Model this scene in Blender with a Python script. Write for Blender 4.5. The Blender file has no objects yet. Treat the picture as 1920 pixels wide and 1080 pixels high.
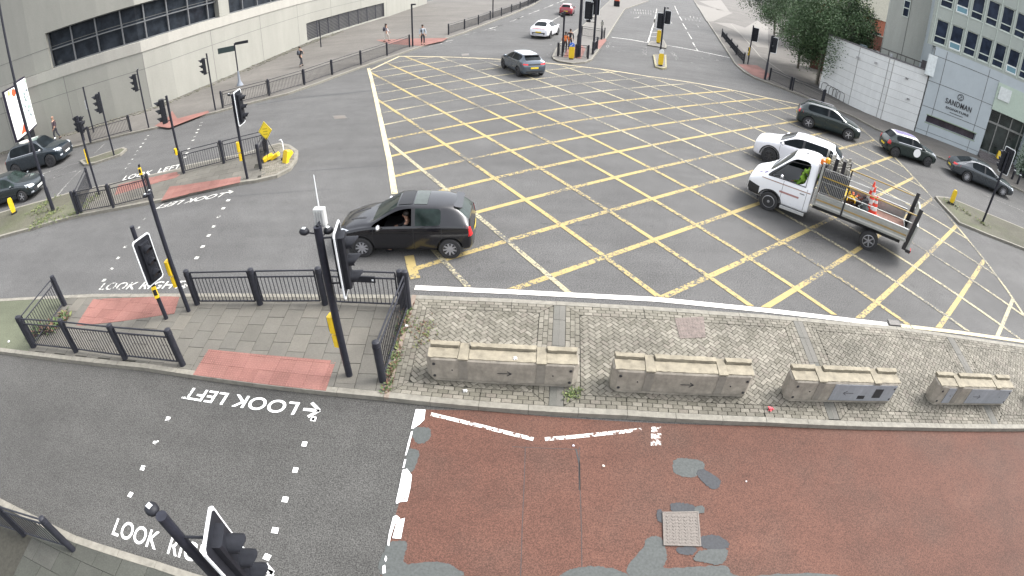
import bpy, bmesh, math, random
from math import sin, cos, pi, radians, atan2, sqrt, hypot
from mathutils import Vector, Matrix, Euler
from mathutils.bvhtree import BVHTree
random.seed(7)
SC = bpy.context.scene
C = SC.collection
# ------------------------------------------------------------------ camera, world, sun, exposure
CH = 7.9                        # height of the traffic camera above the road
F_, PITCH, ROLL, K1, K2 = 1006.553, 0.6258929, 0.0291457, -0.0239087, 0.0133286
_f = Vector((0, cos(PITCH), -sin(PITCH))); _u = Vector((0, sin(PITCH), cos(PITCH))); _x = Vector((1, 0, 0))
RT = cos(ROLL)*_x + sin(ROLL)*_u
UP = -sin(ROLL)*_x + cos(ROLL)*_u
cd = bpy.data.cameras.new('camera')
cam = bpy.data.objects.new('camera', cd); C.objects.link(cam)
cam.matrix_world = Matrix(((RT.x, UP.x, -_f.x, 0), (RT.y, UP.y, -_f.y, 0), (RT.z, UP.z, -_f.z, CH), (0, 0, 0, 1)))
SC.render.engine = 'CYCLES'
cd.type = 'PANO'                # a real wide-angle lens with barrel distortion
cd.panorama_type = 'FISHEYE_LENS_POLYNOMIAL'
cd.sensor_fit = 'HORIZONTAL'; cd.sensor_width = 36.0; cd.sensor_height = 20.25
cd.fisheye_fov = radians(200)
cd.fisheye_polynomial_k0 = 0.0
cd.fisheye_polynomial_k1 = -5.30996208e-02
cd.fisheye_polynomial_k2 = 4.73171010e-05
cd.fisheye_polynomial_k3 = -9.84298691e-06
cd.fisheye_polynomial_k4 = 3.22128066e-07
cd.clip_start = 0.05; cd.clip_end = 2000
SC.camera = cam

SUN_EL, SUN_AZ = radians(52), radians(75)      # azimuth the light comes from, clockwise from +Y
W = bpy.data.worlds.new('World'); SC.world = W; W.use_nodes = True
nt = W.node_tree; nt.nodes.clear()
sky = nt.nodes.new('ShaderNodeTexSky'); sky.sky_type = 'NISHITA'; sky.sun_disc = False
sky.sun_elevation = SUN_EL; sky.sun_rotation = SUN_AZ; sky.air_density = 1.0; sky.dust_density = 4.0
hs = nt.nodes.new('ShaderNodeHueSaturation'); hs.inputs['Saturation'].default_value = 0.22
bg = nt.nodes.new('ShaderNodeBackground'); bg.inputs['Strength'].default_value = 0.15
ow = nt.nodes.new('ShaderNodeOutputWorld')
nt.links.new(sky.outputs[0], hs.inputs['Color']); nt.links.new(hs.outputs[0], bg.inputs['Color']); nt.links.new(bg.outputs[0], ow.inputs['Surface'])
sl = bpy.data.lights.new('sun', 'SUN'); sl.energy = 0.6; sl.angle = radians(16); sl.color = (1.0, 0.97, 0.92)
so = bpy.data.objects.new('sun', sl); C.objects.link(so)
_d = Vector((sin(SUN_AZ)*cos(SUN_EL), cos(SUN_AZ)*cos(SUN_EL), sin(SUN_EL)))
so.rotation_euler = _d.to_track_quat('Z', 'Y').to_euler(); so.location = (0, 0, 60)
SC.view_settings.view_transform = 'Standard'; SC.view_settings.look = 'None'
SC.view_settings.exposure = 1.98; SC.view_settings.gamma = 1.0
SC.cycles.max_bounces = 5; SC.cycles.diffuse_bounces = 2; SC.cycles.glossy_bounces = 3
SC.cycles.transparent_max_bounces = 8; SC.cycles.caustics_reflective = False; SC.cycles.caustics_refractive = False
SC.cycles.use_denoising = True

# ------------------------------------------------------------------ measuring: picture point -> point in the place
def ray(px, py):
    qx, qy = (px-960)/F_, -(py-540)/F_
    t = hypot(qx, qy) + 1e-12; th = t
    for _ in range(20):
        th -= (th*(1+K1*th**2+K2*th**4)-t)/(1+3*K1*th**2+5*K2*th**4)
    return RT*(qx/t*sin(th)) + UP*(qy/t*sin(th)) + _f*cos(th)
def at(px, py, z=0.0):
    d = ray(px, py); s = (z-CH)/d.z
    return Vector((d.x*s, d.y*s, z))
def ats(pts, z=0.0):
    return [at(x, y, z).to_2d() for x, y in pts]
def height(base, px, py):
    d = ray(px, py); return CH + d.z*hypot(base[0], base[1])/hypot(d.x, d.y)
def onwall(px, py, A, B):
    A = Vector(A[:2]); B = Vector(B[:2]); u = (B-A).normalized(); n = Vector((-u.y, u.x))
    d = ray(px, py); t = A.dot(n)/(d.x*n.x+d.y*n.y); q = Vector((d.x*t, d.y*t))
    return (q-A).dot(u), CH+d.z*t

# ------------------------------------------------------------------ materials
def new_mat(name):
    m = bpy.data.materials.new(name); m.use_nodes = True
    t = m.node_tree; t.nodes.clear()
    o = t.nodes.new('ShaderNodeOutputMaterial'); p = t.nodes.new('ShaderNodeBsdfPrincipled')
    t.links.new(p.outputs[0], o.inputs[0])
    return m, t, p
def nd(t, kind, **kw):
    n = t.nodes.new(kind)
    for k, v in kw.items():
        if k in n.inputs.keys(): n.inputs[k].default_value = v
        else: setattr(n, k, v)
    return n
def noise(t, scale, detail=3, rough=.6, vec=None, dist=0):
    n = t.nodes.new('ShaderNodeTexNoise'); n.inputs['Scale'].default_value = scale; n.inputs['Detail'].default_value = detail
    n.inputs['Roughness'].default_value = rough; n.inputs['Distortion'].default_value = dist
    if vec is None:
        vec = coord(t)
    t.links.new(vec, n.inputs['Vector']); return n.outputs['Fac']
def coord(t):
    for n in t.nodes:
        if n.type == 'TEX_COORD': return n.outputs['Object']
    return t.nodes.new('ShaderNodeTexCoord').outputs['Object']
def ramp(t, fac, stops):
    r = t.nodes.new('ShaderNodeValToRGB'); e = r.color_ramp.elements
    while len(e) < len(stops): e.new(.5)
    for el, (p, c) in zip(e, stops):
        el.position = p; el.color = (*c, 1) if len(c) == 3 else c
    t.links.new(fac, r.inputs[0]); return r.outputs[0]
def mix(t, fac, a, b, mode='MIX'):
    m = t.nodes.new('ShaderNodeMix'); m.data_type = 'RGBA'; m.blend_type = mode
    for s, v in ((m.inputs['Factor'], fac), (m.inputs[6], a), (m.inputs[7], b)):
        if hasattr(v, 'is_linked') or hasattr(v, 'node'): t.links.new(v, s)
        else: s.default_value = v if not isinstance(v, tuple) else (*v, 1) if len(v) == 3 else v
    return m.outputs[2]
def mul(c, k): return tuple(min(1, x*k) for x in c)
def bump(t, p, fac, strength=.3, dist=.01):
    b = t.nodes.new('ShaderNodeBump'); b.inputs['Strength'].default_value = strength; b.inputs['Distance'].default_value = dist
    t.links.new(fac, b.inputs['Height']); t.links.new(b.outputs[0], p.inputs['Normal'])
def plain(name, col, rough=.6, metal=0, amt=.12, scale=6, bmp=0, coat=0, spec=.5):
    m, t, p = new_mat(name)
    f = noise(t, scale, 4)
    c = ramp(t, f, [(.3, mul(col, 1-amt)), (.7, mul(col, 1+amt))])
    t.links.new(c, p.inputs['Base Color'])
    p.inputs['Roughness'].default_value = rough; p.inputs['Metallic'].default_value = metal
    p.inputs['Specular IOR Level'].default_value = spec
    if coat: p.inputs['Coat Weight'].default_value = coat; p.inputs['Coat Roughness'].default_value = .06
    if bmp: bump(t, p, noise(t, scale*6, 3), bmp)
    return m
def asphalt(name, col, grain=55, contrast=.34, blot=.14, rough=.85, tint=None):
    m, t, p = new_mat(name)
    g1 = ramp(t, noise(t, grain, 2, .8), [(.33, mul(col, 1-contrast)), (.5, col), (.68, mul(col, 1+contrast*1.15))])
    big = ramp(t, noise(t, .22, 4, .55), [(.3, (1-blot,)*3), (.7, (1+blot,)*3)])
    c = mix(t, 1.0, g1, big, 'MULTIPLY')
    mid = ramp(t, noise(t, 1.7, 5, .65), [(.35, (.93,)*3), (.65, (1.06,)*3)])
    c = mix(t, 1.0, c, mid, 'MULTIPLY')
    mp = t.nodes.new('ShaderNodeMapping'); mp.inputs['Rotation'].default_value = (0, 0, radians(-18)); mp.inputs['Scale'].default_value = (.07, .9, 1); t.links.new(coord(t), mp.inputs['Vector'])
    st_ = ramp(t, noise(t, 1.0, 4, .6, mp.outputs[0]), [(.32, (.90,)*3), (.5, (1,)*3), (.70, (1.09,)*3)])
    c = mix(t, 1.0, c, st_, 'MULTIPLY')
    spots = ramp(t, noise(t, 2.6, 2, .4), [(.70, (1,)*3), (.78, (.80,)*3)])
    c = mix(t, 1.0, c, spots, 'MULTIPLY')
    # tar cracks and worn seams
    v = t.nodes.new('ShaderNodeTexVoronoi'); v.feature = 'DISTANCE_TO_EDGE'; v.inputs['Scale'].default_value = .16
    wv = nd(t, 'ShaderNodeMix', data_type='VECTOR') if False else None
    dn = t.nodes.new('ShaderNodeTexNoise'); dn.inputs['Scale'].default_value = 1.2; t.links.new(coord(t), dn.inputs['Vector'])
    va = t.nodes.new('ShaderNodeVectorMath'); va.operation = 'MULTIPLY_ADD'; va.inputs[1].default_value = (1.1, 1.1, 0)
    t.links.new(dn.outputs['Color'], va.inputs[0]); t.links.new(coord(t), va.inputs[2]); t.links.new(va.outputs[0], v.inputs['Vector'])
    cr = ramp(t, v.outputs['Distance'], [(0, (.80,)*3), (.0035, (1,)*3)])
    c = mix(t, .6, c, mix(t, 1.0, c, cr, 'MULTIPLY'))
    if tint:
        c = mix(t, ramp(t, noise(t, .5, 3), [(.45, (0,)*3), (.75, (1,)*3)]), c, mix(t, 1.0, c, tint, 'MULTIPLY'))
    t.links.new(c, p.inputs['Base Color']); p.inputs['Roughness'].default_value = rough; p.inputs['Specular IOR Level'].default_value = .3
    bump(t, p, noise(t, grain*.8, 2, .8), .5, .006)
    return m
def paint(name, col, under, wear=.5, soft=.04, scale=9, rough=.7):
    "road paint: worn through to the asphalt under it where the noise is high"
    m, t, p = new_mat(name)
    f = noise(t, scale, 6, .75)
    big = noise(t, .35, 2, .5)
    s = nd(t, 'ShaderNodeMath', operation='MULTIPLY_ADD'); s.inputs[1].default_value = .55; t.links.new(big, s.inputs[0]); t.links.new(f, s.inputs[2])
    body = ramp(t, noise(t, 3.5, 4), [(.3, mul(col, .86)), (.7, mul(col, 1.04))])
    k = ramp(t, s.outputs[0], [(wear+.25, (0,)*3), (wear+.25+soft, (1,)*3)])
    und = ramp(t, noise(t, 55, 2, .8), [(.33, mul(under, .66)), (.68, mul(under, 1.4))])
    t.links.new(mix(t, k, body, und), p.inputs['Base Color']); p.inputs['Roughness'].default_value = rough
    p.inputs['Specular IOR Level'].default_value = .3
    return m
def tiles_mat(name, cols, rough=.8, grain=30, dirt=.25, amt=.18):
    "each laid block takes its own shade"
    m, t, p = new_mat(name)
    g = t.nodes.new('ShaderNodeNewGeometry')
    n = len(cols)
    base = ramp(t, g.outputs['Random Per Island'], [(i/(n-1) if n > 1 else 0, c) for i, c in enumerate(cols)])
    c = mix(t, 1.0, base, ramp(t, noise(t, grain, 3, .75), [(.3, (1-amt,)*3), (.7, (1+amt,)*3)]), 'MULTIPLY')
    c = mix(t, 1.0, c, ramp(t, noise(t, .55, 5, .6), [(.35, (1-dirt,)*3), (.62, (1.05,)*3)]), 'MULTIPLY')
    t.links.new(c, p.inputs['Base Color']); p.inputs['Roughness'].default_value = rough
    p.inputs['Specular IOR Level'].default_value = .3
    bump(t, p, noise(t, grain, 3, .75), .35, .006)
    return m
def emit(name, col, s=1.0):
    m, t, p = new_mat(name)
    p.inputs['Base Color'].default_value = (*mul(col, .5), 1)
    p.inputs['Emission Color'].default_value = (*col, 1); p.inputs['Emission Strength'].default_value = s
    return m

# ------------------------------------------------------------------ mesh builder
class MB:
    def __init__(s): s.v = []; s.f = []; s.m = []; s.T = Matrix(); s.mi = 0
    def _a(s, vs, fs):
        n = len(s.v); s.v += [s.T @ Vector(v) for v in vs]; s.f += [tuple(i+n for i in f) for f in fs]; s.m += [s.mi]*len(fs); return s
    def box(s, x0, y0, z0, x1, y1, z1, b=0):
        if b:
            return s.prism([(x0+b, y0), (x1-b, y0), (x1, y0+b), (x1, y1-b), (x1-b, y1), (x0+b, y1), (x0, y1-b), (x0, y0+b)], z0, z1)
        return s._a([(x0,y0,z0),(x1,y0,z0),(x1,y1,z0),(x0,y1,z0),(x0,y0,z1),(x1,y0,z1),(x1,y1,z1),(x0,y1,z1)],
            [(0,3,2,1),(4,5,6,7),(0,1,5,4),(1,2,6,5),(2,3,7,6),(3,0,4,7)])
    def cbox(s, c, d, b=0): return s.box(c[0]-d[0]/2, c[1]-d[1]/2, c[2]-d[2]/2, c[0]+d[0]/2, c[1]+d[1]/2, c[2]+d[2]/2, b)
    def prism(s, poly, z0, z1, bottom=True):
        n = len(poly); p = [tuple(q)[:2] for q in poly]
        if area(p) < 0: p = p[::-1]
        fs = [tuple(range(n, 2*n))] + [(i, (i+1) % n, n+(i+1) % n, n+i) for i in range(n)]
        if bottom: fs.append(tuple(range(n-1, -1, -1)))
        return s._a([(x, y, z0) for x, y in p]+[(x, y, z1) for x, y in p], fs)
    def face(s, pts): return s._a(pts, [tuple(range(len(pts)))])
    def tube(s, path, r, n=8, cap=True):
        path = [Vector(p) for p in path]; k = len(path); rs = r if isinstance(r, (list, tuple)) else [r]*k
        vs = []; up = None
        for i, p in enumerate(path):
            d = (path[min(i+1, k-1)]-path[max(i-1, 0)]).normalized()
            if up is None: a = d.orthogonal().normalized()
            else: a = (up-d*up.dot(d)).normalized()
            up = a; b = d.cross(a)
            vs += [p+(a*cos(2*pi*j/n)+b*sin(2*pi*j/n))*rs[i] for j in range(n)]
        fs = [(i*n+j, i*n+(j+1) % n, (i+1)*n+(j+1) % n, (i+1)*n+j) for i in range(k-1) for j in range(n)]
        if cap: fs += [tuple(range(n-1, -1, -1)), tuple(range((k-1)*n, k*n))]
        return s._a(vs, fs)
    def cyl(s, c, r, h, n=16, r2=None): return s.tube([c, (c[0], c[1], c[2]+h)], [r, r if r2 is None else r2], n)
    def lathe(s, prof, n=16, axis='z'):
        vs = []
        for r, z in prof:
            for j in range(n):
                a = 2*pi*j/n
                vs.append((r*cos(a), r*sin(a), z) if axis == 'z' else (r*cos(a), z, r*sin(a)) if axis == 'y' else (z, r*cos(a), r*sin(a)))
        k = len(prof); fs = [(i*n+j, i*n+(j+1) % n, (i+1)*n+(j+1) % n, (i+1)*n+j) for i in range(k-1) for j in range(n)]
        fs += [tuple(range(n-1, -1, -1)), tuple(range((k-1)*n, k*n))]
        return s._a(vs, fs)
    def ball(s, c, r, n=10, m=7):
        r = r if isinstance(r, (tuple, list)) else (r,)*3; T = s.T.copy()
        s.T = T @ Matrix.Translation(c) @ Matrix.Diagonal((*r, 1))
        s.lathe([(max(1e-3, sin(pi*i/m)), -cos(pi*i/m)) for i in range(m+1)], n); s.T = T; return s
    def build(s, name, mats, parent=None, smooth=False, loc=None, normals=True):
        me = bpy.data.meshes.new(name); me.from_pydata([tuple(v) for v in s.v], [], s.f)
        for m in (mats if isinstance(mats, (list, tuple)) else [mats]): me.materials.append(m)
        me.polygons.foreach_set('material_index', s.m)
        if normals:
            bm = bmesh.new(); bm.from_mesh(me); bmesh.ops.recalc_face_normals(bm, faces=bm.faces); bm.to_mesh(me); bm.free()
        if smooth:
            me.polygons.foreach_set('use_smooth', [True]*len(me.polygons))
            me.set_sharp_from_angle(angle=radians(38 if smooth is True else smooth))
        me.update()
        o = bpy.data.objects.new(name, me); C.objects.link(o)
        if parent: o.parent = parent
        if loc: o.location = loc
        return o
def area(p): return .5*sum(p[i][0]*p[(i+1) % len(p)][1]-p[(i+1) % len(p)][0]*p[i][1] for i in range(len(p)))
def inset(poly, d):
    p = [Vector(q[:2]) for q in poly]
    if area(p) < 0: p = p[::-1]
    n = len(p); out = []
    for i in range(n):
        a, b, c = p[i-1], p[i], p[(i+1) % n]
        e1 = (b-a).normalized(); e2 = (c-b).normalized(); n1 = Vector((-e1.y, e1.x)); n2 = Vector((-e2.y, e2.x))
        m = (n1+n2); l = m.length
        if l < 1e-6: out.append(b+n1*d); continue
        m /= l; out.append(b+m*d/max(.45, m.dot(n1)))
    return out
def clip(subj, win):
    "part of polygon subj inside the convex window win"
    if area(win) < 0: win = win[::-1]
    out = [tuple(q)[:2] for q in subj]
    for i in range(len(win)):
        ax, ay = win[i][0], win[i][1]; bx, by = win[(i+1) % len(win)][0], win[(i+1) % len(win)][1]
        src = out; out = []
        if not src: break
        for j in range(len(src)):
            p, q = src[j-1], src[j]
            sp = (bx-ax)*(p[1]-ay)-(by-ay)*(p[0]-ax); sq = (bx-ax)*(q[1]-ay)-(by-ay)*(q[0]-ax)
            if (sp >= 0) != (sq >= 0):
                k = sp/(sp-sq); out.append((p[0]+(q[0]-p[0])*k, p[1]+(q[1]-p[1])*k))
            if sq >= 0: out.append(q)
    return out
def inside(pt, poly):
    x, y = pt; r = False
    for i in range(len(poly)):
        x1, y1 = poly[i-1][0], poly[i-1][1]; x2, y2 = poly[i][0], poly[i][1]
        if (y1 > y) != (y2 > y) and x < (x2-x1)*(y-y1)/(y2-y1)+x1: r = not r
    return r
def fill_poly(mb, poly, z):
    "a sheet for any simple polygon"
    p = [Vector((q[0], q[1], 0)) for q in poly]
    from mathutils.geometry import tessellate_polygon
    tr = tessellate_polygon([p]); mb._a([(q.x, q.y, z) for q in p], [tuple(t) for t in tr])

def tag(o, label=None, cat=None, group=None, kind=None):
    if label: o['label'] = label
    if cat: o['category'] = cat
    if group: o['group'] = group
    if kind: o['kind'] = kind
    return o
def thing(name, label, cat, loc=(0, 0, 0), rz=0, group=None):
    o = bpy.data.objects.new(name, None); C.objects.link(o); o.empty_display_size = .3
    o.location = loc; o.rotation_euler = (0, 0, rz); return tag(o, label, cat, group)
def kids(o): return list(o.children)
def copy_tree(o, parent=None):
    c = o.copy(); C.objects.link(c)
    if parent: c.parent = parent
    for ch in kids(o): copy_tree(ch, c)
    return c
def struct(name, mb, mats, smooth=False, label=None):
    o = mb.build(name, mats, smooth=smooth); o['kind'] = 'structure'
    return o

# ================================================================== THE GROUND
COL_ROAD = (.0765, .0755, .074)
COL_NEAR = (.054, .053, .050)
M_road = asphalt('road_asphalt', COL_ROAD, 32, .62, .15)
M_near = asphalt('dark_asphalt', COL_NEAR, 44, .68, .15)
M_red = asphalt('red_asphalt', (.080, .0375, .0265), 44, .44, .13, tint=(.84, 1.0, 1.06))
M_patch = plain('grey_patch_asphalt', (.052, .057, .055), .8, amt=.22, scale=22, bmp=.3)
M_patch2 = plain('dark_patch_asphalt', (.030, .032, .036), .8, amt=.22, scale=22, bmp=.3)
M_tar = plain('tar_seam', (.030, .027, .027), .7)
M_pave = plain('footway_concrete', (.115, .108, .098), .85, amt=.16, scale=2.5, bmp=.2)
M_footway = asphalt('footway_asphalt', (.105, .098, .089), 30, .2, .14)
M_kerb = plain('kerb_granite', (.165, .155, .13), .8, amt=.22, scale=7, bmp=.3)
M_kerb_dark = plain('kerb_granite_weathered', (.10, .095, .08), .85, amt=.25, scale=6, bmp=.3)
M_joint = plain('sandy_joint', (.026, .025, .019), .95, amt=.3, scale=14)
M_slab = tiles_mat('paving_slab', [(.092, .087, .075), (.110, .103, .089), (.10, .095, .083), (.124, .115, .098)], dirt=.2, amt=.12)
M_sett = tiles_mat('block_paving', [(.100, .093, .073), (.158, .147, .120), (.120, .111, .090), (.192, .178, .147), (.140, .125, .104)], dirt=.27)
M_strip = tiles_mat('dark_paving_strip', [(.085, .086, .076), (.115, .110, .098)], dirt=.15, amt=.1)
M_tact = tiles_mat('red_tactile', [(.175, .082, .068), (.215, .105, .088), (.195, .09, .075)], dirt=.30, amt=.2)
M_verge = asphalt('gravelly_verge', (.078, .075, .055), 30, .35, .3, tint=(.9, 1.05, .75))
M_white = paint('white_road_paint', (.55, .54, .50), COL_ROAD, wear=.52)
M_white_worn = paint('worn_white_road_paint', (.38, .37, .34), COL_ROAD, wear=.40, soft=.1)
M_yellow = paint('yellow_road_paint', (.32, .25, .105), COL_ROAD, wear=.56)
M_yellow_worn = paint('worn_yellow_road_paint', (.34, .30, .19), COL_ROAD, wear=.49, soft=.08, scale=12)
M_cream = paint('cream_road_paint', (.44, .38, .25), COL_ROAD, wear=.62)
M_iron = plain('cast_iron', (.10, .095, .088), .55, .3, .3, 30, .3)

g = MB(); g.prism([(-300, -60), (300, -60), (300, 500), (-300, 500)], -.4, 0, bottom=True)
struct('road', g, M_road)

# nearer carriageway of newer darker asphalt, the red bus lane on its right
nk = [(-60, 655), (0, 664), (47, 667), (270, 696), (475, 726), (720, 752), (897, 770), (1435, 799), (1700, 805), (1925, 812)]
NK = [(-16.5, 6.8), (-14.81, 6.91), (-13.5, 7.0), (-8.65, 7.14), (-5.45, 7.05), (-2.48, 6.97), (-.58, 6.85), (5.24, 6.38), (9.2, 5.85), (13.42, 5.22), (20, 4.1)]
g = MB(); fill_poly(g, [(-40, 6.4)]+NK+[(40, .7), (40, -30), (-40, -30)], .004)
struct('near_carriageway', g, M_near)
dv = ats([(783, 768), (771, 815), (768, 850), (762, 890), (748, 945), (735, 990), (722, 1040), (712, 1085)])
g = MB(); fill_poly(g, dv+[Vector((dv[-1].x-.1, -8)), Vector((30, -8)), Vector((30, 2.4))]+[Vector(p) for p in NK[::-1][0:4]]+[Vector((-.58, 6.85))], .008)
struct('red_bus_lane', g, M_red)
def sheet(name, polys, m, z, lab=None):
    g = MB()
    for p in polys: fill_poly(g, p, z)
    return struct(name, g, m)
def smoothpoly(pts, k=4, jit=.0):
    "closed Catmull-Rom through the points"
    n = len(pts); out = []
    for i in range(n):
        p0, p1, p2, p3 = pts[i-1], pts[i], pts[(i+1) % n], pts[(i+2) % n]
        for j in range(k):
            t = j/k
            out.append(tuple(.5*((2*p1[a])+(-p0[a]+p2[a])*t+(2*p0[a]-5*p1[a]+4*p2[a]-p3[a])*t*t+(-p0[a]+3*p1[a]-3*p2[a]+p3[a])*t**3)+random.uniform(-jit, jit) for a in (0, 1)))
    return out
def pq(pts, o, s=4): return [(o[0]+x/s, o[1]+y/s) for x, y in pts]
P1 = [pq([(1180,15),(1300,15),(1305,90),(1240,130),(1190,110)], (480,800)), pq([(1140,180),(1215,180),(1215,260),(1170,340),(1120,310)], (480,800)),
      pq([(985,890),(1100,860),(1135,890),(1110,990),(1140,1030),(1340,1015),(1480,1050),(1530,1130),(960,1130)], (480,800)),
      pq([(1215,215),(1320,200),(1430,225),(1430,300),(1330,345),(1215,300)], (960,810)), pq([(990,850),(1040,790),(1110,790),(1150,870),(1160,960),(1150,1020),(1400,1010),(1600,1010),(1700,1080),(2130,1060),(2440,1075),(2460,1130),(980,1130)], (960,810)),
      pq([(370,1070),(480,1020),(650,1010),(800,1040),(870,1075),(860,1130),(360,1130)], (960,810))]
P2 = [pq([(1390,300),(1440,285),(1555,360),(1545,420),(1490,425),(1400,345)], (960,810)), pq([(1190,545),(1280,535),(1370,560),(1360,605),(1210,605)], (960,810)),
      pq([(1410,790),(1520,775),(1620,830),(1600,880),(1480,885),(1410,850)], (960,810)), pq([(1240,870),(1380,870),(1350,920),(1260,920)], (960,810)),
      pq([(1090,590),(1130,600),(1130,680),(1090,660)], (960,810))]
P3 = [pq([(1480,885),(1610,885),(1600,960),(1550,1000),(1480,990),(1400,975),(1360,960),(1400,900)], (960,810)), pq([(1370,570),(1430,560),(1440,610),(1380,610)], (960,810))]
sheet('grey_asphalt_patch', [smoothpoly(ats(p), 9, .013) for p in P1], M_patch, .012)
sheet('dark_asphalt_patch', [smoothpoly(ats(p), 9, .013) for p in P2], M_patch2, .0155)
sheet('pale_asphalt_patch', [smoothpoly(ats(p), 9, .013) for p in P3], M_patch, .019)
def stripe(pts, w, z=0, pix=True, close=False):
    p = [Vector(q[:2]) for q in (ats(pts) if pix else pts)]; L = []; Rr = []
    for i, q in enumerate(p):
        a = p[max(i-1, 0)]; b = p[min(i+1, len(p)-1)]; d = (b-a).normalized(); n = Vector((-d.y, d.x))
        L.append(q+n*w/2); Rr.append(q-n*w/2)
    return [[L[i], L[i+1], Rr[i+1], Rr[i]] for i in range(len(p)-1)]
# tar seams
g = MB()
for pts in ([(1440,446),(1490,452),(1540,452),(1590,446)], [(1470,440),(1530,446),(1580,441)], [(1010,418),(1060,423),(1120,421)], [(760,196),(820,190),(900,192),(960,186)], [(1560,330),(1620,338),(1680,331)]):
    for q in stripe(pts, .07): g.face([(p[0], p[1], .004) for p in q])
struct('tyre_mark', g, paint('tyre_rubber_mark', (.036, .035, .035), COL_ROAD, wear=.36, soft=.25, scale=5))
tr = []
for pts, w in (([(985,838),(983,900),(979,990),(976,1085)], .012), ([(1086,838),(1087,900),(1090,990),(1091,1085)], .012), ([(960,838),(1085,843)], .012), ([(1080,843),(1086,870),(1087,920)], .03)):
    tr += stripe(pts, w)
sheet('tar_seam', tr, M_tar, .0115)
tr = []
for pts, w in (([(480,197),(560,184),(640,176),(700,170),(770,164)], .12), ([(150,392),(300,380),(520,362),(620,355)], .02), ([(560,322),(640,316),(705,312),(800,305)], .03)):
    tr += stripe(pts, w)
sheet('road_seam', tr, M_patch2, .004)

cv = []
for q in ([(623,217),(647,216),(652,222),(627,224)], [(865,101),(879,100),(880,104),(866,105)]): cv.append(ats(q))
sheet('road_inspection_cover', cv, M_iron, .005)
sheet('road_inspection_cover_lid', [inset(q, .06) for q in cv], plain('cover_lid_iron', (.13, .115, .10), .6, .2), .009)
# ------------------------------------------------------------------ road markings
def near(m): return m
def linemk(name, segs, m, z=.008):
    g = MB()
    for s in segs:
        if len(s) > 4: fill_poly(g, s, z)
        else: g.face([(p[0], p[1], z) for p in s])
    return struct(name, g, m)
BOX = [(691,128),(749,106),(830,107),(945,112),(1060,122),(1135,131),(1212,143),(1297,155),(1372,169),(1440,184),(1497,196),(1555,215),(1610,238),(1648,270),(1679,297),(1716,336),(1751,375),(1790,420),(1845,487),(1885,540),(1920,592),(1945,640),(1920,641),(1800,619),(1690,607),(1560,590),(1440,577),(1230,557),(960,545),(783,541),(768,500),(740,362),(730,300),(717,240),(706,190),(697,150)]
BOXW = ats(BOX)
def hatch(ang, cs, w, half=40):
    d = Vector((cos(ang), sin(ang))); n = Vector((-d.y, d.x)); out = []
    for c in cs:
        c = Vector(c); win = [c-d*half-n*w/2, c+d*half-n*w/2, c+d*half+n*w/2, c-d*half+n*w/2]
        r = clip(BOXW, win)
        if len(r) > 2: out.append(r)
    return out
A_c = [(-5.09,31.32),(-.59,32.02),(.49,30.34),(3.61,30.07),(4.9,28.44),(3.78,25.33),(4.9,23.7),(1.8,19.24),(4.57,18.66),(3.95,15.91),(4.26,13.62),(7.98,13.39),(10.61,12.92),(14.24,12.9),(15.85,11.48),(17.15,10.05)]
B_c = [(-1.9,12.13),(-1.82,15.74),(-1.86,19.29),(-.72,21.12),(1.09,22.01),(4.03,21.17),(6.31,21.39),(7.93,22.55),(8.61,25.26),(9.95,26.98),(9.5,31.51),(11.74,31.71)]
an = Vector((-sin(radians(33.0)), cos(radians(33.0)))); bn = Vector((cos(radians(33.2)), sin(radians(33.2))))
A_x = [Vector(A_c[0])+an*2.0*k for k in (1, 2, 3, 4, 5)] + [Vector(A_c[-1])-an*2.0*k for k in (1, 2)]
B_x = [Vector(B_c[0])-bn*2.0]+[Vector(B_c[-1])+bn*2.02*k for k in range(1, 9)]
linemk('yellow_box_line', hatch(radians(33.0), A_c[4:15], .185), M_yellow)
linemk('faded_yellow_box_line', hatch(radians(33.0), A_c[:4]+A_c[15:]+A_x, .155), M_yellow_worn)
linemk('crossing_yellow_box_line', hatch(radians(-56.8), B_c[2:6], .16), M_yellow, .0115)
linemk('crossing_faded_yellow_box_line', hatch(radians(-56.8), B_c[:2]+B_c[6:]+B_x, .15), M_yellow_worn, .0115)
linemk('box_junction_border', stripe([(747,106),(830,107),(945,112),(1060,122),(1135,131),(1212,143),(1297,155),(1372,169),(1440,184),(1497,196),(1555,215),(1610,238)], .2)+stripe([(694,132),(749,106)], .2), M_cream, .015)
linemk('faded_box_junction_border', stripe([(1610,238),(1648,270),(1679,297),(1716,336),(1751,375),(1790,420),(1845,487),(1885,540),(1925,600)], .14), M_yellow_worn, .015)
linemk('box_junction_entry_line', stripe([(691,128),(697,150),(706,190),(717,240),(730,300),(737,345),(740,364)], .22), M_cream, .015)
linemk('worn_yellow_stop_line', stripe([(767,480),(771,498),(779,523)], .26), M_yellow, .015)
linemk('kerbside_white_line', stripe([(778,540),(960,548),(1230,562),(1440,583),(1560,597),(1664,609)], .19), paint('fresh_white_paint', (.62, .60, .56), COL_ROAD, wear=.78), .015)
linemk('kerbside_cream_line', stripe([(1688,611),(1800,624),(1920,641),(1990,655)], .17), M_cream, .015)

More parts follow.
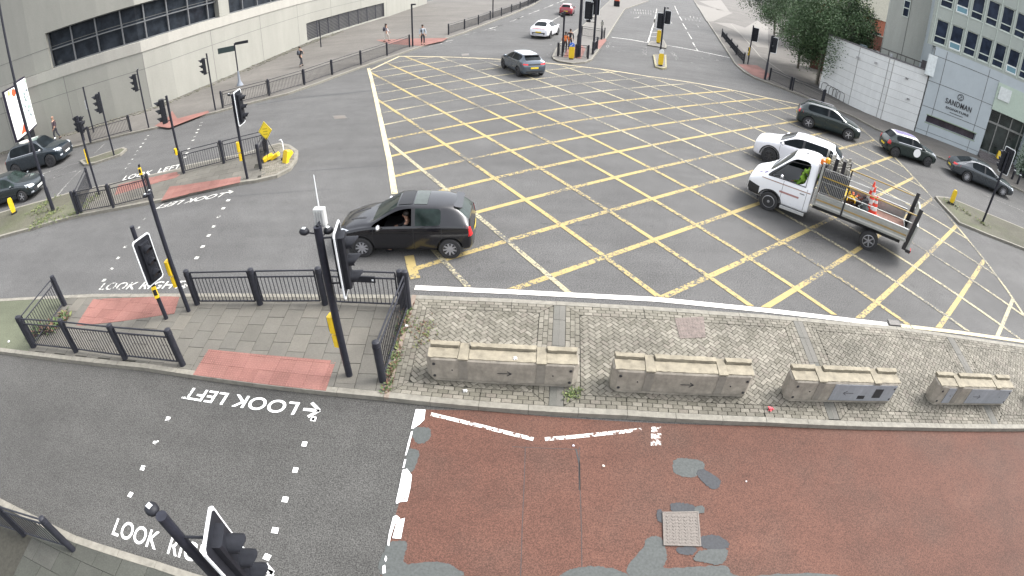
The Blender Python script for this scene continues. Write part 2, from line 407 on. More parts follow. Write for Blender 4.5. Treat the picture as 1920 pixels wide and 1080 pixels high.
def white(name, lines, w, m=None, z=.008): return linemk(name, [q for l in lines for q in stripe(l, w)], m or M_white, z)
white('lane_dash', [[(960,40),(980,31)],[(990,27),(1011,19)],[(1020,16),(1037,9)],[(1044,6),(1058,0)],[(1035,39),(1049,31)],[(1060,24),(1072,18)],
      [(1265,11),(1272,27)],[(1274,31),(1279,39)],[(1280,44),(1287,55)],[(1289,60),(1297,73)],[(1299,80),(1308,95)],[(918,54),(942,47)],[(956,41),(981,31)]], .12)
white('stop_line', [[(1147,70),(1180,74),(1213,80)],[(1251,85),(1290,92),(1330,100),(1371,109)]], .25)
white('cycle_lane_dash', [[(803,88),(812,86)],[(816,85),(830,81)],[(836,78),(850,75)],[(869,66),(878,64)],[(887,62),(896,60)],[(905,58),(914,55)],[(916,54),(942,47)]], .14, M_white_worn)
white('hatched_bay_marking', [[(1232,15),(1226,45)],[(1228,36),(1224,50)],[(1224,50),(1219,66)],[(1219,66),(1215,80)],[(1225,52),(1236,53)],[(1223,61),(1236,61)],[(1221,69),(1236,69)],[(1219,79),(1237,79)],[(1235,38),(1238,48)]], .14)
white('far_lane_dash', [[(1840,363),(1880,380),(1925,399)]], .1, M_white_worn)
white('island_nose_marking', [[(80,326),(125,311),(160,302)],[(87,338),(112,330),(145,320)],[(125,312),(102,327),(112,330)],[(102,373),(120,352),(140,330),(151,320)],[(178,287),(196,270)]], .13, M_white_worn)
white('splitter_marking', [[(1595,240),(1612,236),(1628,239)],[(1612,236),(1634,257)]], .12, M_white_worn)
def look(name, text, o, e, top, m, z=.012, size=None):
    "painted words: o start of the baseline, e its end, top the height of the letters above the start"
    cu = bpy.data.curves.new(name, 'FONT'); cu.body = text; cu.size = 1; cu.space_character = 1.05; cu.offset = .012
    ob = bpy.data.objects.new(name, cu); C.objects.link(ob); bpy.context.view_layer.update()
    me = bpy.data.meshes.new_from_object(ob.evaluated_get(bpy.context.evaluated_depsgraph_get()))
    bpy.data.objects.remove(ob); bpy.data.curves.remove(cu)
    O, E_, T_ = at(*o), at(*e), at(*top)
    xs = [v.co.x for v in me.vertices]; ys = [v.co.y for v in me.vertices]; x0, x1, y1 = min(xs), max(xs), .7
    for v in me.vertices:
        q = O+(E_-O)*((v.co.x-x0)/(x1-x0))+(T_-O)*(v.co.y/y1); v.co = (q.x, q.y, z)
    me.materials.append(m); oo = bpy.data.objects.new(name, me); C.objects.link(oo); oo['kind'] = 'structure'
    return oo
M_wn = paint('white_lettering_paint', (.80, .80, .78), COL_NEAR, wear=.62)
look('look_left_lettering', 'LOOK LEFT', (563,756), (354,727), (551,779), M_wn)
white('look_left_arrow', [[(569,768),(600,771)],[(585,756),(599,770)],[(600,770),(578,782)],[(585,786),(590,787)]], .07, M_wn, .012)
M_wlet = paint('lettering_paint', (.50, .49, .46), COL_ROAD, wear=.60)
look('look_right_lettering', 'LOOK RIGHT', (184,544), (338,541), (196,531), M_wlet)
white('look_right_arrow', [[(336,538),(350,537)],[(345,533),(351,537)],[(351,537),(343,541)]], .06, M_white, .012)
look('look_left_lettering_middle', 'LOOK LEFT', (424,361), (300,384), (411,370), M_wlet)
white('look_left_arrow_middle', [[(421,362),(437,360)],[(429,358),(437,360)],[(437,360),(430,363)]], .07, M_white, .012)
look('look_left_lettering_far', 'LOOK  LEFT', (229,339), (336,316), (236,330), M_wlet)
look('look_right_lettering_bottom', 'LOOK  RIGHT', (210,1002), (415,1068), (221,972), M_wn)
white('look_right_arrow_bottom', [[(478,1062),(512,1075)],[(498,1058),(512,1075)],[(512,1075),(500,1085)]], .08, M_wn, .012)
def dabs(name, pts, w, m, z=.012):
    g = MB()
    for x, y in pts:
        c = at(x, y); a = random.uniform(-.2, .2)
        g.T = Matrix.Translation((c.x, c.y, z)) @ Matrix.Rotation(a, 4, 'Z'); k = random.uniform(.85, 1.1)
        g.face([(-w*k/2, -w/2, 0), (w*k/2, -w/2, 0), (w*k/2, w/2, 0), (-w*k/2, w/2, 0)])
    return struct(name, g, m)
dabs('crossing_stud', [(315,786),(292,830),(268,878),(245,928),(571,833),(554,882),(535,937),(516,995),(501,1045),(588,786)], .115, M_wn)
dabs('crossing_stud_middle', [(272,411),(260,427),(235,463),(222,484),(209,505),(195,526),(428,376),(419,391),(410,407),(401,425),(391,442),(380,463),(369,484)], .14, M_white)
dabs('crossing_stud_far', pq([(460,278),(425,333),(383,392),(348,445),(305,503),(267,562),(225,630),(178,697),(130,767),(85,838),(1270,78),(1243,127),(1213,185),(1190,232),(1165,288),(1137,347),(1075,473),(1043,540),(1015,605)], (220,220), 8), .15, M_white)
far_txt = []
def strokes(o, n, dx, dy, ln, vx, vy):
    for i in range(n):
        x, y = o[0]+dx*i, o[1]+dy*i
        far_txt.append([(x, y), (x+vx*ln, y+vy*ln)])
        if i % 2: far_txt.append([(x, y), (x+dx*.6, y+dy*.6+.5)])
for o, n, dx, dy in (((1183,21),9,4.6,.35),((1190,16),8,5,.5),((1285,34),5,6.6,.8),((1294,30),4,6.5,.9)): strokes(o, n, dx, dy, 4, .2, 1)
far_txt += [[(1188,34),(1196,33),(1201,28)],[(1256,38),(1260,45),(1267,46)],[(1306,45),(1311,53),(1319,55)],[(915,57),(925,55),(930,57)]]
white('worn_lane_lettering', far_txt, .16, M_white_worn)
look('look_lettering_far_left', 'LOOK', (1025,103), (1041,88), (1029,106), M_white_worn)
look('look_lettering_far_right', 'LOOK', (1139,92), (1147,79), (1134,91), M_white_worn)
look('look_lettering_small_island', 'LOOK', (1213,89), (1213,104), (1205,89), M_white_worn)
look('look_lettering_small_island_right', 'LOOK', (1257,98), (1268,113), (1262,96), M_white_worn)
look('look_lettering_top_left', 'LOOK LEFT', (352,229), (386,222), (355,225), M_white_worn)
dabs('far_crossing_stud', [(816,88),(830,88),(845,80),(1033,84),(1038,78),(1150,88),(1160,97),(1170,96),(1300,101),(1317,109),(1330,103),(1345,113),(1297,118),(1440,141)], .2, M_white_worn)
# near carriageway lines
dl = pq([(1200,915),(1270,920),(1250,1000),(1185,1030)], (480,540))
linemk('worn_white_divider', [ats(q) for q in (pq([(1200,915),(1272,918),(1262,995),(1225,1030),(1180,1060),(1165,1060)], (480,540)),
      pq([(1165,0),(1178,0),(1150,110),(1128,180),(1120,180),(1140,90)], (480,810)), pq([(1115,210),(1128,210),(1112,275),(1100,275)], (480,810)),
      pq([(1100,290),(1135,280),(1170,330),(1160,420),(1135,525),(1080,530),(1055,545),(1050,530),(1075,420)], (480,810)),
      pq([(1030,640),(1055,628),(1080,650),(1040,700),(1010,800),(1000,860),(985,850),(1000,760)], (480,810)), pq([(1060,665),(1118,650),(1088,805),(1025,800)], (480,810)),
      pq([(975,930),(985,950),(975,980),(965,960)], (480,810)), pq([(950,1010),(970,1000),(975,1060),(950,1065)], (480,810)))], paint('divider_paint', (.8, .8, .8), (.1, .05, .04), wear=.6), .024)
M_wr = paint('white_paint_on_red', (.74, .72, .68), (.088, .046, .035), wear=.505)
white('white_chevron_line', [[(808,777),(850,787),(900,799),(1000,824)],[(1022,824),(1060,821),(1120,815),(1203,806)],[(1230,801),(1229,836)]], .085, M_wr, .012)
linemk('white_chevron_block', [ats([(1221,801),(1240,801),(1239,836),(1220,836)])], M_wr, .0135)

# ================================================================== RAISED GROUND: kerbs, islands, footways
KH = .12
def island(name, poly, fillm, kerbm=None, kw=.15, h=KH, kerb_name=None, seg=.92):
    "kerb stones round a raised area and its surface"
    poly = [Vector(p[:2]) for p in poly]
    if area(poly) < 0: poly = poly[::-1]
    inn = inset(poly, kw); n = len(poly); g = MB()
    for i in range(n):                                        # stone by stone
        a, b = poly[i], poly[(i+1) % n]; c, d = inn[i], inn[(i+1) % n]; L = (b-a).length
        k = max(1, min(60, round(L/seg)))
        for j in range(k):
            s0 = j/k+(.004/L if L > .1 else 0); s1 = (j+1)/k-(.004/L if L > .1 else 0)
            q = [a.lerp(b, s0), a.lerp(b, s1), c.lerp(d, s1), c.lerp(d, s0)]
            dz = random.uniform(-.003, .003)
            g.prism(q, 0, h+dz)
    struct((kerb_name or name)+'_kerb', g, kerbm or M_kerb)
    g = MB(); g.prism([tuple(p) for p in inset(poly, .004)], -.01, h-.022, bottom=False)
    struct(name+'_bed', g, M_joint)
    if fillm:
        g = MB(); fill_poly(g, inn, h-.006); struct(name, g, fillm)
    return inn
def lay(name, poly, m, org, ang, kind, lx=.6, ly=.45, gap=.006, z=KH, th=.018, hole=()):
    "slabs or blocks laid inside poly; kind stack/bond/herring"
    poly = [Vector(p[:2]) for p in poly]
    u = Vector((cos(ang), sin(ang))); v = Vector((-u.y, u.x)); O = Vector(org[:2])
    xs = [(p-O).dot(u) for p in poly]; ys = [(p-O).dot(v) for p in poly]
    x0, x1, y0, y1 = min(xs), max(xs), min(ys), max(ys); rects = []
    if kind in ('stack', 'bond'):
        r = math.floor(y0/ly)
        while r*ly < y1:
            off = (.5*lx if (kind == 'bond' and r % 2) else 0)
            c = math.floor((x0-off)/lx)
            while c*lx+off < x1: rects.append((c*lx+off, r*ly, c*lx+off+lx, r*ly+ly)); c += 1
            r += 1
    else:                                                      # herringbone of 2:1 blocks
        w = ly
        for i in range(int(x0/w)-4, int(x1/w)+5):
            for j in range(int(y0/w)-4, int(y1/w)+5):
                k = (i-j) % 4
                if k == 0: rects.append((i*w, j*w, i*w+2*w, j*w+w))
                elif k == 3: rects.append((i*w, j*w, i*w+w, j*w+2*w))
    g = MB()
    for (a, b, c, d) in rects:
        q = [O+u*a+v*b, O+u*c+v*b, O+u*c+v*d, O+u*a+v*d]
        ins = [inside(p, poly) for p in q]
        if not all(ins) or True:
            if all(ins): r = [tuple(p) for p in q]
            else:
                r = clip([tuple(p) for p in poly], [tuple(p) for p in q])
                if len(r) < 3 or abs(area(r)) < .12*lx*ly: continue
        cx = sum(p[0] for p in r)/len(r); cy = sum(p[1] for p in r)/len(r)
        if any(inside((cx, cy), h) for h in hole): continue
        dz = random.uniform(-.0025, .0025)
        def shr(p, e): 
            w_ = Vector((cx-p[0], cy-p[1])); l = max(1e-6, w_.length); return (p[0]+w_.x/l*e, p[1]+w_.y/l*e)
        lo = [shr(p, gap*.8) for p in r]; hi = [shr(p, gap*2.0) for p in r]; n = len(r)
        g._a([(x, y, z-th) for x, y in lo]+[(x, y, z-.004+dz) for x, y in lo]+[(x, y, z+dz) for x, y in hi],
             [tuple(range(2*n, 3*n))]+[(i, (i+1) % n, n+(i+1) % n, n+i) for i in range(n)]+[(n+i, n+(i+1) % n, 2*n+(i+1) % n, 2*n+i) for i in range(n)])
    return struct(name, g, m)
# the long central island: slabs at the crossing, block paving to the right of it
far = [(-22, 9.1), (-17.4, 9.28), (-12.65, 9.83), (-7.5, 10.15), (-2.38, 10.36), (.01, 10.32), (3.2, 10.18), (6.57, 9.92), (10.81, 9.46), (16.58, 8.44), (22, 7.2)]
nearl = [(22, 3.7), (13.42, 5.22), (9.2, 5.85), (5.24, 6.38), (2.3, 6.68), (-.58, 6.85), (-2.48, 6.97), (-5.45, 7.05), (-8.65, 7.14), (-14.81, 6.91), (-22, 6.3)]
CI = [Vector(p) for p in nearl+far]
inn = island('central_island', CI, None)
CIi = inset(CI, .155)
DIV = [at(777, 553, KH).to_2d(), at(724, 746, KH).to_2d()]
dd = (DIV[1]-DIV[0]).normalized(); DIVe = [DIV[0]-dd*2, DIV[1]+dd*2]
def right_of(poly, a, b, off=0):
    n = Vector(((b-a).y, -(b-a).x)).normalized()
    w = [a+n*off-(b-a)*5, a+n*off+(b-a)*5, a+n*off+(b-a)*5+n*80, a+n*off-(b-a)*5+n*80]
    return clip([tuple(p) for p in poly], [tuple(p) for p in w])
def left_of(poly, a, b, off=0): return right_of(poly, b, a, off)
left_ci = right_of(CIi, DIV[0], DIV[1], .0)     # image-left side
right_ci = left_of(CIi, DIV[0], DIV[1], .0)
if sum(p[0] for p in left_ci)/len(left_ci) > sum(p[0] for p in right_ci)/len(right_ci): left_ci, right_ci = right_ci, left_ci
g = MB(); e = Vector((dd.y, -dd.x))
for k in range(4):
    a = DIV[0].lerp(DIV[1], k/4+.002)-dd*0; b = DIV[0].lerp(DIV[1], (k+1)/4-.002)
    g.prism([a-e*.05, b-e*.05, b+e*.05, a+e*.05], KH-.05, KH+.008)
struct('island_edging', g, plain('buff_edging', (.17, .135, .108), .85, amt=.2, scale=9, bmp=.2))
# grass-grown tarmac left of the guard rail
FL0, FL1 = at(118, 566, KH).to_2d(), at(50, 662, KH).to_2d()
lci_verge = [p for p in left_ci]
vg = right_of(left_ci, FL0, FL1, 0); sl_ = left_of(left_ci, FL0, FL1, 0)
if sum(p[0] for p in vg)/len(vg) > sum(p[0] for p in sl_)/len(sl_): vg, sl_ = sl_, vg
g = MB(); fill_poly(g, vg, KH-.006); struct('mossy_tarmac', g, asphalt('mossy_tarmac', (.085, .092, .062), 34, .28, .16))
T1 = ats([(390,655),(630,677),(611,733),(362,703)], KH); T2 = ats([(175,561),(337,555),(327,588),(232,602),(142,612)], KH)
ang_s = atan2((Vector(nearl[6])-Vector(nearl[8])).y, (Vector(nearl[6])-Vector(nearl[8])).x)
lay('paving_slabs', [p for p in sl_], M_slab, at(480, 640, KH), ang_s+radians(94), 'bond', .60, .45, .009)
lay('red_tactile_near', T1, M_tact, T1[3], ang_s, 'stack', .40, .40, .003, z=KH+.009)
lay('red_tactile_upper', T2, M_tact, T2[3], ang_s, 'stack', .40, .40, .003, z=KH+.009)
M_blis = plain('pale_blister', (.235, .108, .092), .8, amt=.2, scale=20)  # a little lighter than the tactile slabs so the dots show
def blisters(name, poly, ang, z, d=.066, r=.015):
    g = MB(); u = Vector((cos(ang), sin(ang))); v = Vector((-u.y, u.x)); O = Vector(poly[0])
    xs = [(Vector(p)-O).dot(u) for p in poly]; ys = [(Vector(p)-O).dot(v) for p in poly]
    for i in range(int(min(xs)/d), int(max(xs)/d)+1):
        for j in range(int(min(ys)/d), int(max(ys)/d)+1):
            q = O+u*(i+.5)*d+v*(j+.5)*d
            if inside(q, poly):
                ring = [(cos(2*pi*k/6), sin(2*pi*k/6)) for k in range(6)]
                g._a([(q.x+c*r, q.y+s*r, z) for c, s in ring]+[(q.x+c*r*.6, q.y+s*r*.6, z+.006) for c, s in ring], [tuple(range(6, 12))]+[(k, (k+1) % 6, 6+(k+1) % 6, 6+k) for k in range(6)])
    return struct(name, g, M_blis)
blisters('tactile_blisters', T1, ang_s, KH+.011); blisters('tactile_blisters_upper', T2, ang_s, KH+.011)
# block paving panels between dark strips
ST = [((1040,569),(1060,569),(1056,764),(1029,764)), ((1486,600),(1504,601),(1575,786),(1554,786)), ((1775,633),(1790,635),(1872,796),(1861,796))]
STw = [ats(s, KH) for s in ST]
stripw = []
for q in STw:
    c0 = (q[0]+q[1])/2; c1 = (q[2]+q[3])/2; d = (c1-c0).normalized(); n = Vector((-d.y, d.x))
    stripw.append((c0, c1, d, n))
off = stripw[2][0]-stripw[1][0]
stripw.append((stripw[2][0]+off, stripw[2][1]+off, stripw[2][2], stripw[2][3]))
gx = []
for i, (c0, c1, d, n) in enumerate(stripw):
    w = [c0-d*6-n*.14, c1+d*6-n*.14, c1+d*6+n*.14, c0-d*6+n*.14]; poly = clip([tuple(p) for p in right_ci], [tuple(p) for p in w])
    if len(poly) > 2: lay('dark_paving_strip', poly, M_strip, c1, atan2(d.y, d.x), 'stack', .9, .5, .005)
bounds = [(DIV[0], DIV[1], (DIV[1]-DIV[0]).normalized(), None)]+stripw
for i in range(len(bounds)):
    a0, a1 = bounds[i][0], bounds[i][1]; poly = right_ci
    poly = left_of(poly, a0, a1, .05 if i == 0 else .145)
    if not poly: continue
    if i+1 < len(bounds):
        b0, b1 = bounds[i+1][0], bounds[i+1][1]; poly = right_of(poly, b0, b1, .145)
    if len(poly) < 3: continue
    poly = [Vector(p) for p in poly]
    clean = []
    for p in poly:
        if not clean or (p-clean[-1]).length > .02: clean.append(p)
    if (clean[0]-clean[-1]).length < .02: clean.pop()
    inner = inset(clean, .33); ca = sum((Vector(p) for p in clean), Vector((0, 0)))/len(clean)
    pw = clean if area(clean) > 0 else clean[::-1]; iw = inner
    for k in range(len(pw)):
        q = [pw[k], pw[(k+1) % len(pw)], iw[(k+1) % len(pw)], iw[k]]; e_ = (q[1]-q[0])
        if e_.length < .3: continue
        lay('block_paving_border', q, M_sett, pw[k], atan2(e_.y, e_.x), 'bond', .21, .108, .010)
    e_ = Vector(nearl[4])-Vector(nearl[5])
    lay('block_paving', inner, M_sett, ca, atan2(-e_.y, -e_.x)+radians(45), 'herring', .2, .1, .0105)
q = ats([(1265,597),(1319,594),(1323,633),(1275,635)], KH)
g = MB(); g.prism(q, KH-.03, KH+.010); 
for i in range(9):
    a = q[0].lerp(q[1], .08+i*.1); b = q[3].lerp(q[2], .08+i*.1); n_ = (q[1]-q[0]).normalized()*.012
    for j in range(7):
        s, t_ = a.lerp(b, .06+j*.13), a.lerp(b, .13+j*.13); g.prism([s-n_, s+n_, t_+n_, t_-n_], KH+.010, KH+.015)
struct('pinkish_inspection_cover', g, plain('rusty_pink_concrete', (.125, .10, .088), .8, amt=.3, scale=12, bmp=.4))
# gully in the white line
q = ats([(1664,600),(1684,603),(1690,612),(1668,610)]); g = MB(); g.prism(q, .012, .03)
struct('road_gully', g, M_iron)
# square cover with a chevron pattern in the bus lane
q = ats([(1241,961),(1309,960),(1314,1026),(1243,1024)]); g = MB()
g.mi = 0; g.prism(q, .012, .026); qi = inset(q, .03); g.prism(qi, .026, .030)
qo = inset(q, .002); 
for k in range(4):
    a, b, c, d = qo[k], qo[(k+1) % 4], qi[(k+1) % 4], qi[k]; g.prism([a, b, c, d], .026, .036)
ux, uy = (qi[1]-qi[0]), (qi[3]-qi[0])
for i in range(11):
    for j in range(9):
        s = .05+i*.088; t_ = .05+j*.105+(.0 if i % 2 else .03)
        if s > .93 or t_ > .93: continue
        sgn = 1 if i % 2 else -1
        a = qi[0]+ux*s+uy*t_; b = a+ux*.055+uy*.055*sgn
        n_ = Vector((-(b-a).y, (b-a).x)).normalized()*.007
        g.prism([a-n_, b-n_, b+n_, a+n_], .030, .037)
struct('square_iron_cover', g, plain('worn_iron_cover', (.105, .090, .078), .55, .15, .25, 30, .25))
# footways and the other islands
LF = [(960,28),(870,63),(830,76),(750,103),(692,123),(592,160),(540,178),(480,193),(405,213),(340,228),(289,243),(237,254),(180,268),(120,283)]
LFw = ats(LF)+[Vector((-32, 21.5)), Vector((-60, 19)), Vector((-60, 30)), Vector((-46, 29)), Vector((-34, 30)), Vector((-24, 36)), Vector((-19.6, 60)), Vector((-14, 90)), Vector((-4, 150)), Vector((20, 240)), Vector((34, 230)), Vector((11.5, 140)), Vector((5.2, 105)), Vector((2.0, 82.6))]
island('left_footway', LFw, M_footway, kw=.16)
RFk = [(1300,0),(1308,14),(1318,28),(1329,46),(1350,78),(1377,121),(1395,137),(1415,148),(1440,157),(1470,168),(1500,180),(1560,204),(1600,221),(1640,243),(1700,268),(1731,284),(1772,302),(1820,322),(1870,342),(1900,353),(1925,365)]
RFw = [Vector(p) for p in ats(RFk)][::-1]+[Vector((45.0, 140)), Vector((60, 200)), Vector((120, 200)), Vector((120, 15)), Vector((60, 12))]
island('right_footway', RFw, M_footway, kw=.16)
sheet('red_tactile_far_right', [ats(q, KH) for q in (pq([(1690,480),(1840,490),(1940,560),(1900,600),(1800,560)], (960,0)), )], M_tact, KH+.004)
sheet('red_tactile_far_left', [ats(q, KH) for q in (pq([(900,300),(1160,290),(1440,285),(1400,310),(1240,345),(1000,330)], (480,0)), pq([(1290,830),(1330,890),(1560,830),(1570,845),(1320,940),(1270,960),(1160,945),(1260,880)], (0,0)))], M_tact, KH+.004)
ML = [(0,402),(30,393),(90,377),(130,365),(175,355),(220,346),(336,320),(345,315),(400,303),(455,292),(505,277),(525,272),(545,276),(560,287),(558,303),(546,320),(520,334),(480,343),(455,346),(380,361),(300,380),(230,393),(147,408),(100,420),(60,432),(0,448)]
MLw = ats(ML)
a_, b_ = MLw[0]+(MLw[0]-MLw[2]).normalized()*10, MLw[-1]+(MLw[-1]-MLw[-3]).normalized()*10
MLi = island('middle_left_island', MLw+[b_, a_], None)
MT1 = ats([(318,350),(345,347),(452,331),(450,342),(300,377)], KH); MT2 = ats([(222,347),(330,322),(338,327),(330,333),(215,366)], KH)
MTv = ats([(-100,360),(140,340),(150,412),(-100,500)], KH)
vv = clip([tuple(p) for p in MLi], [tuple(p) for p in MTv]); 
g = MB(); fill_poly(g, vv, KH-.005); struct('gravelly_verge', g, M_verge)
lay('grey_paving_slabs', MLi, M_slab, at(400, 330, KH), radians(18), 'bond', .6, .45, .007, hole=(ats([(490,250),(580,250),(580,350),(490,350)], KH), [tuple(p) for p in MTv]))
bl = clip([tuple(p) for p in MLi], [tuple(p) for p in ats([(490,240),(620,240),(620,360),(490,360)], KH)])
lay('nose_block_paving', bl, M_sett, at(520, 300, KH), radians(20), 'bond', .2, .1, .008)
lay('red_tactile_middle', MT1, M_tact, MT1[0], radians(18), 'stack', .4, .4, .003, z=KH+.009)
lay('red_tactile_middle_far', MT2, M_tact, MT2[0], radians(18), 'stack', .4, .4, .003, z=KH+.009)
island('small_left_island', ats([(150,304),(176,297),(232,279),(239,282),(226,293),(178,309),(158,312)]), M_verge)
TI = [(1035,108),(1038,113),(1047,117),(1072,121),(1097,119),(1110,114),(1114,108),(1127,90),(1139,71),(1156,43),(1172,18),(1200,8),(1216,2)]
TIw = ats(TI)+[Vector((24, 110)), Vector((42, 170)), Vector((34, 172)), Vector((17, 112))]+ats([(1144,1),(1114,30),(1094,48),(1055,76),(1041,95)])
TIi = island('top_centre_island', TIw, M_pave)
sheet('red_tactile_top_centre', [ats(q, KH) for q in ([(1057,107),(1062,92),(1090,84),(1098,92),(1090,110)], [(1120,90),(1122,76),(1135,72),(1137,76),(1124,92)])], M_tact, KH+.004)
island('small_centre_island', ats([(1214,86),(1217,81),(1222,79),(1236,80),(1244,76),(1250,87),(1249,92)]), M_pave)
island('small_front_island', ats([(1224,105),(1249,105),(1250,129),(1242,131),(1228,127)]), M_pave, plain('yellowish_kerb', (.22, .20, .12), .8, amt=.2))
RV = [(1752,371),(1775,373),(1790,378),(1845,401),(1925,434)]; RV2 = [(1925,472),(1850,443),(1797,421),(1762,384)]
island('right_verge_island', ats(RV)+[Vector((at(1925,434).x+9, at(1925,434).y-4)), Vector((at(1925,472).x+9, at(1925,472).y-4))]+ats(RV2), M_verge, kw=.12)
# bottom-left footway
BL = ats([(-60,905),(0,937),(70,972),(150,1011),(230,1037),(300,1058),(400,1090)])
BLw = [Vector(p) for p in BL]+[Vector((BL[-1].x+3, BL[-1].y-.9)), Vector((BL[-1].x+3, -6)), Vector((-20, -6)), Vector((-20, 4))]
BLi = island('bottom_left_footway', BLw, None)
M_slabd = tiles_mat('vignetted_slab', [(.045, .047, .040), (.055, .057, .048), (.05, .05, .045)], dirt=.3, amt=.2)  # slab colour lowered to carry the dark corner vignette of the lens
lay('bottom_left_slabs', clip([tuple(p) for p in BLi], [(-9, 0), (2, 0), (2, 5), (-9, 5)]), M_slabd, BL[2], atan2((BL[3]-BL[1]).y, (BL[3]-BL[1]).x), 'bond', .6, .45, .007)
# paler strips and the cycle path on the right footway
sheet('pale_footway_paving', [[tuple(p) for p in ats(q, KH)] for q in ([(1303,4),(1310,9),(1374,24),(1337,40),(1325,40)], [(1340,42),(1374,44),(1397,52),(1420,38),(1440,50),(1440,90),(1420,88),(1375,55)], [(1310,2),(1352,0),(1368,22),(1345,18)])], plain('pale_flagstones', (.145, .135, .12), .8, amt=.12, scale=3), KH+.004)
white('footway_edge_line', [[(1370,46),(1400,78),(1425,108),(1470,140),(1520,170),(1570,195)], [(1328,42),(1345,44),(1372,48)]], .14, plain('pale_edging', (.19, .18, .16), .8), KH+.008)

# ================================================================== BUILDINGS
def concrete(name, col, streak=.14, scale=.9, st=.18):
    m, t, p = new_mat(name)
    mp = t.nodes.new('ShaderNodeMapping'); mp.inputs['Scale'].default_value = (1, 1, st); t.links.new(coord(t), mp.inputs['Vector'])
    s1 = ramp(t, noise(t, scale*2.2, 5, .65, mp.outputs[0]), [(.3, (1-streak,)*3), (.7, (1+streak*.6,)*3)])
    s2 = ramp(t, noise(t, scale*.35, 4, .6), [(.3, (1-streak*.8,)*3), (.7, (1+streak*.5,)*3)])
    c = mix(t, 1.0, mix(t, 1.0, ramp(t, noise(t, 14, 4), [(.3, mul(col, .94)), (.7, mul(col, 1.05))]), s1, 'MULTIPLY'), s2, 'MULTIPLY')
    t.links.new(c, p.inputs['Base Color']); p.inputs['Roughness'].default_value = .8; p.inputs['Specular IOR Level'].default_value = .3
    bump(t, p, noise(t, 22, 4), .15, .01); return m
def glassm(name, col, rough=.06, amt=.3, scale=1.5, tr=0):
    m, t, p = new_mat(name)
    t.links.new(ramp(t, noise(t, scale, 3), [(.35, mul(col, 1-amt)), (.65, mul(col, 1+amt))]), p.inputs['Base Color'])
    p.inputs['Roughness'].default_value = rough; p.inputs['Specular IOR Level'].default_value = .7
    if tr: p.inputs['Transmission Weight'].default_value = tr; p.inputs['IOR'].default_value = 1.1
    return m
M_conc = concrete('cast_concrete', (.25, .247, .22), .07, .5)
M_conc_pale = concrete('pale_ledge_concrete', (.31, .30, .27), .06)
M_clad = plain('pale_cladding', (.36, .40, .42), .55, amt=.05, scale=1.2)
M_groove = plain('dark_joint', (.10, .10, .095), .9)
M_wglass = glassm('dark_window_glass', (.020, .024, .030), .05)
M_frame_dk = plain('grey_window_frame', (.10, .105, .11), .5)
M_louv = plain('dark_louvre', (.035, .036, .045), .5, .2)
def wallpts(plan, s):
    "point at arc length s along plan, with direction"
    for a, b in zip(plan, plan[1:]):
        L = hypot(b[0]-a[0], b[1]-a[1])
        if s <= L or b is plan[-1]:
            u = Vector(((b[0]-a[0])/L, (b[1]-a[1])/L)); return Vector(a)+u*s, u
        s -= L
def plan_len(plan): return sum(hypot(b[0]-a[0], b[1]-a[1]) for a, b in zip(plan, plan[1:]))
def plan_s(plan, px, py, z):
    q = at(px, py, z).to_2d(); best = None; acc = 0
    for a, b in zip(plan, plan[1:]):
        a, b = Vector(a), Vector(b); L = (b-a).length; t = max(0, min(1, (q-a).dot(b-a)/L/L)); d = (q-a.lerp(b, t)).length
        if best is None or d < best[0]: best = (d, acc+t*L)
        acc += L
    return best[1]
LW = [(-60, 24.0), (-46, 25.3), (-36.2, 26.8), (-33.2, 27.5), (-30.3, 28.5), (-27.8, 29.6), (-25.4, 30.95), (-24.3, 32.9), (-23.5, 35.3), (-22.6, 38.2), (-21.9, 42), (-21.2, 46.5), (-20.5, 51.6), (-16.4, 68.2), (-14.2, 84)]
_vs = [0.0]
for _a, _b in zip(LW, LW[1:]): _vs.append(_vs[-1]+hypot(_b[0]-_a[0], _b[1]-_a[1]))
def wpt(s):
    for i, v in enumerate(_vs):
        if abs(v-s) < 1e-6 and 0 < i < len(_vs)-1:
            u = ((Vector(LW[i])-Vector(LW[i-1])).normalized()+(Vector(LW[i+1])-Vector(LW[i])).normalized()).normalized(); return Vector(LW[i]), u
    return wallpts(LW, min(s, _vs[-1]-1e-4))
def wallrun(g, s0, s1, z0, z1, depth, off=0.0, step=1.2, cap=True):
    "piece of the curved wall: its face at off in front of the plan line, going depth behind it"
    S_ = [s0]+[v for v in _vs if s0+1e-3 < v < s1-1e-3]+[s1]; n = len(S_)-1; F = []; Bk = []
    for q in S_:
        p, u = wpt(q); nn = Vector((u.y, -u.x)); F.append(p+nn*off); Bk.append(p-nn*depth)
    vs = []
    for a, b in zip(F, Bk): vs += [(a.x, a.y, z0), (a.x, a.y, z1), (b.x, b.y, z1), (b.x, b.y, z0)]
    fs = []
    for i in range(n):
        k = 4*i
        for j in range(4): fs.append((k+j, k+4+j, k+4+(j+1) % 4, k+(j+1) % 4))
    fs += [(3, 2, 1, 0), (4*n, 4*n+1, 4*n+2, 4*n+3)]
    g._a(vs, fs)
L_TOT = plan_len(LW)
bld = thing('concrete_building', 'curved pale concrete building with dark strip windows and a louvred vent', 'building', (0, 0, 0))
s_w0 = plan_s(LW, 115, 119, 5.03)
s_w1 = s_w0+14.6
LVA = plan_s(LW, 585, 79, 0.1); LVB = plan_s(LW, 727, 33, 0.1)
g = MB(); wallrun(g, 0, LVA, -.1, 4.22, 4); wallrun(g, LVB, L_TOT, -.1, 4.22, 4); wallrun(g, LVA, LVB, -.1, .28, 4); wallrun(g, LVA, LVB, 2.05, 4.22, 4)
wallrun(g, LVA, LVB, .28, 2.05, 3.7, -.3)
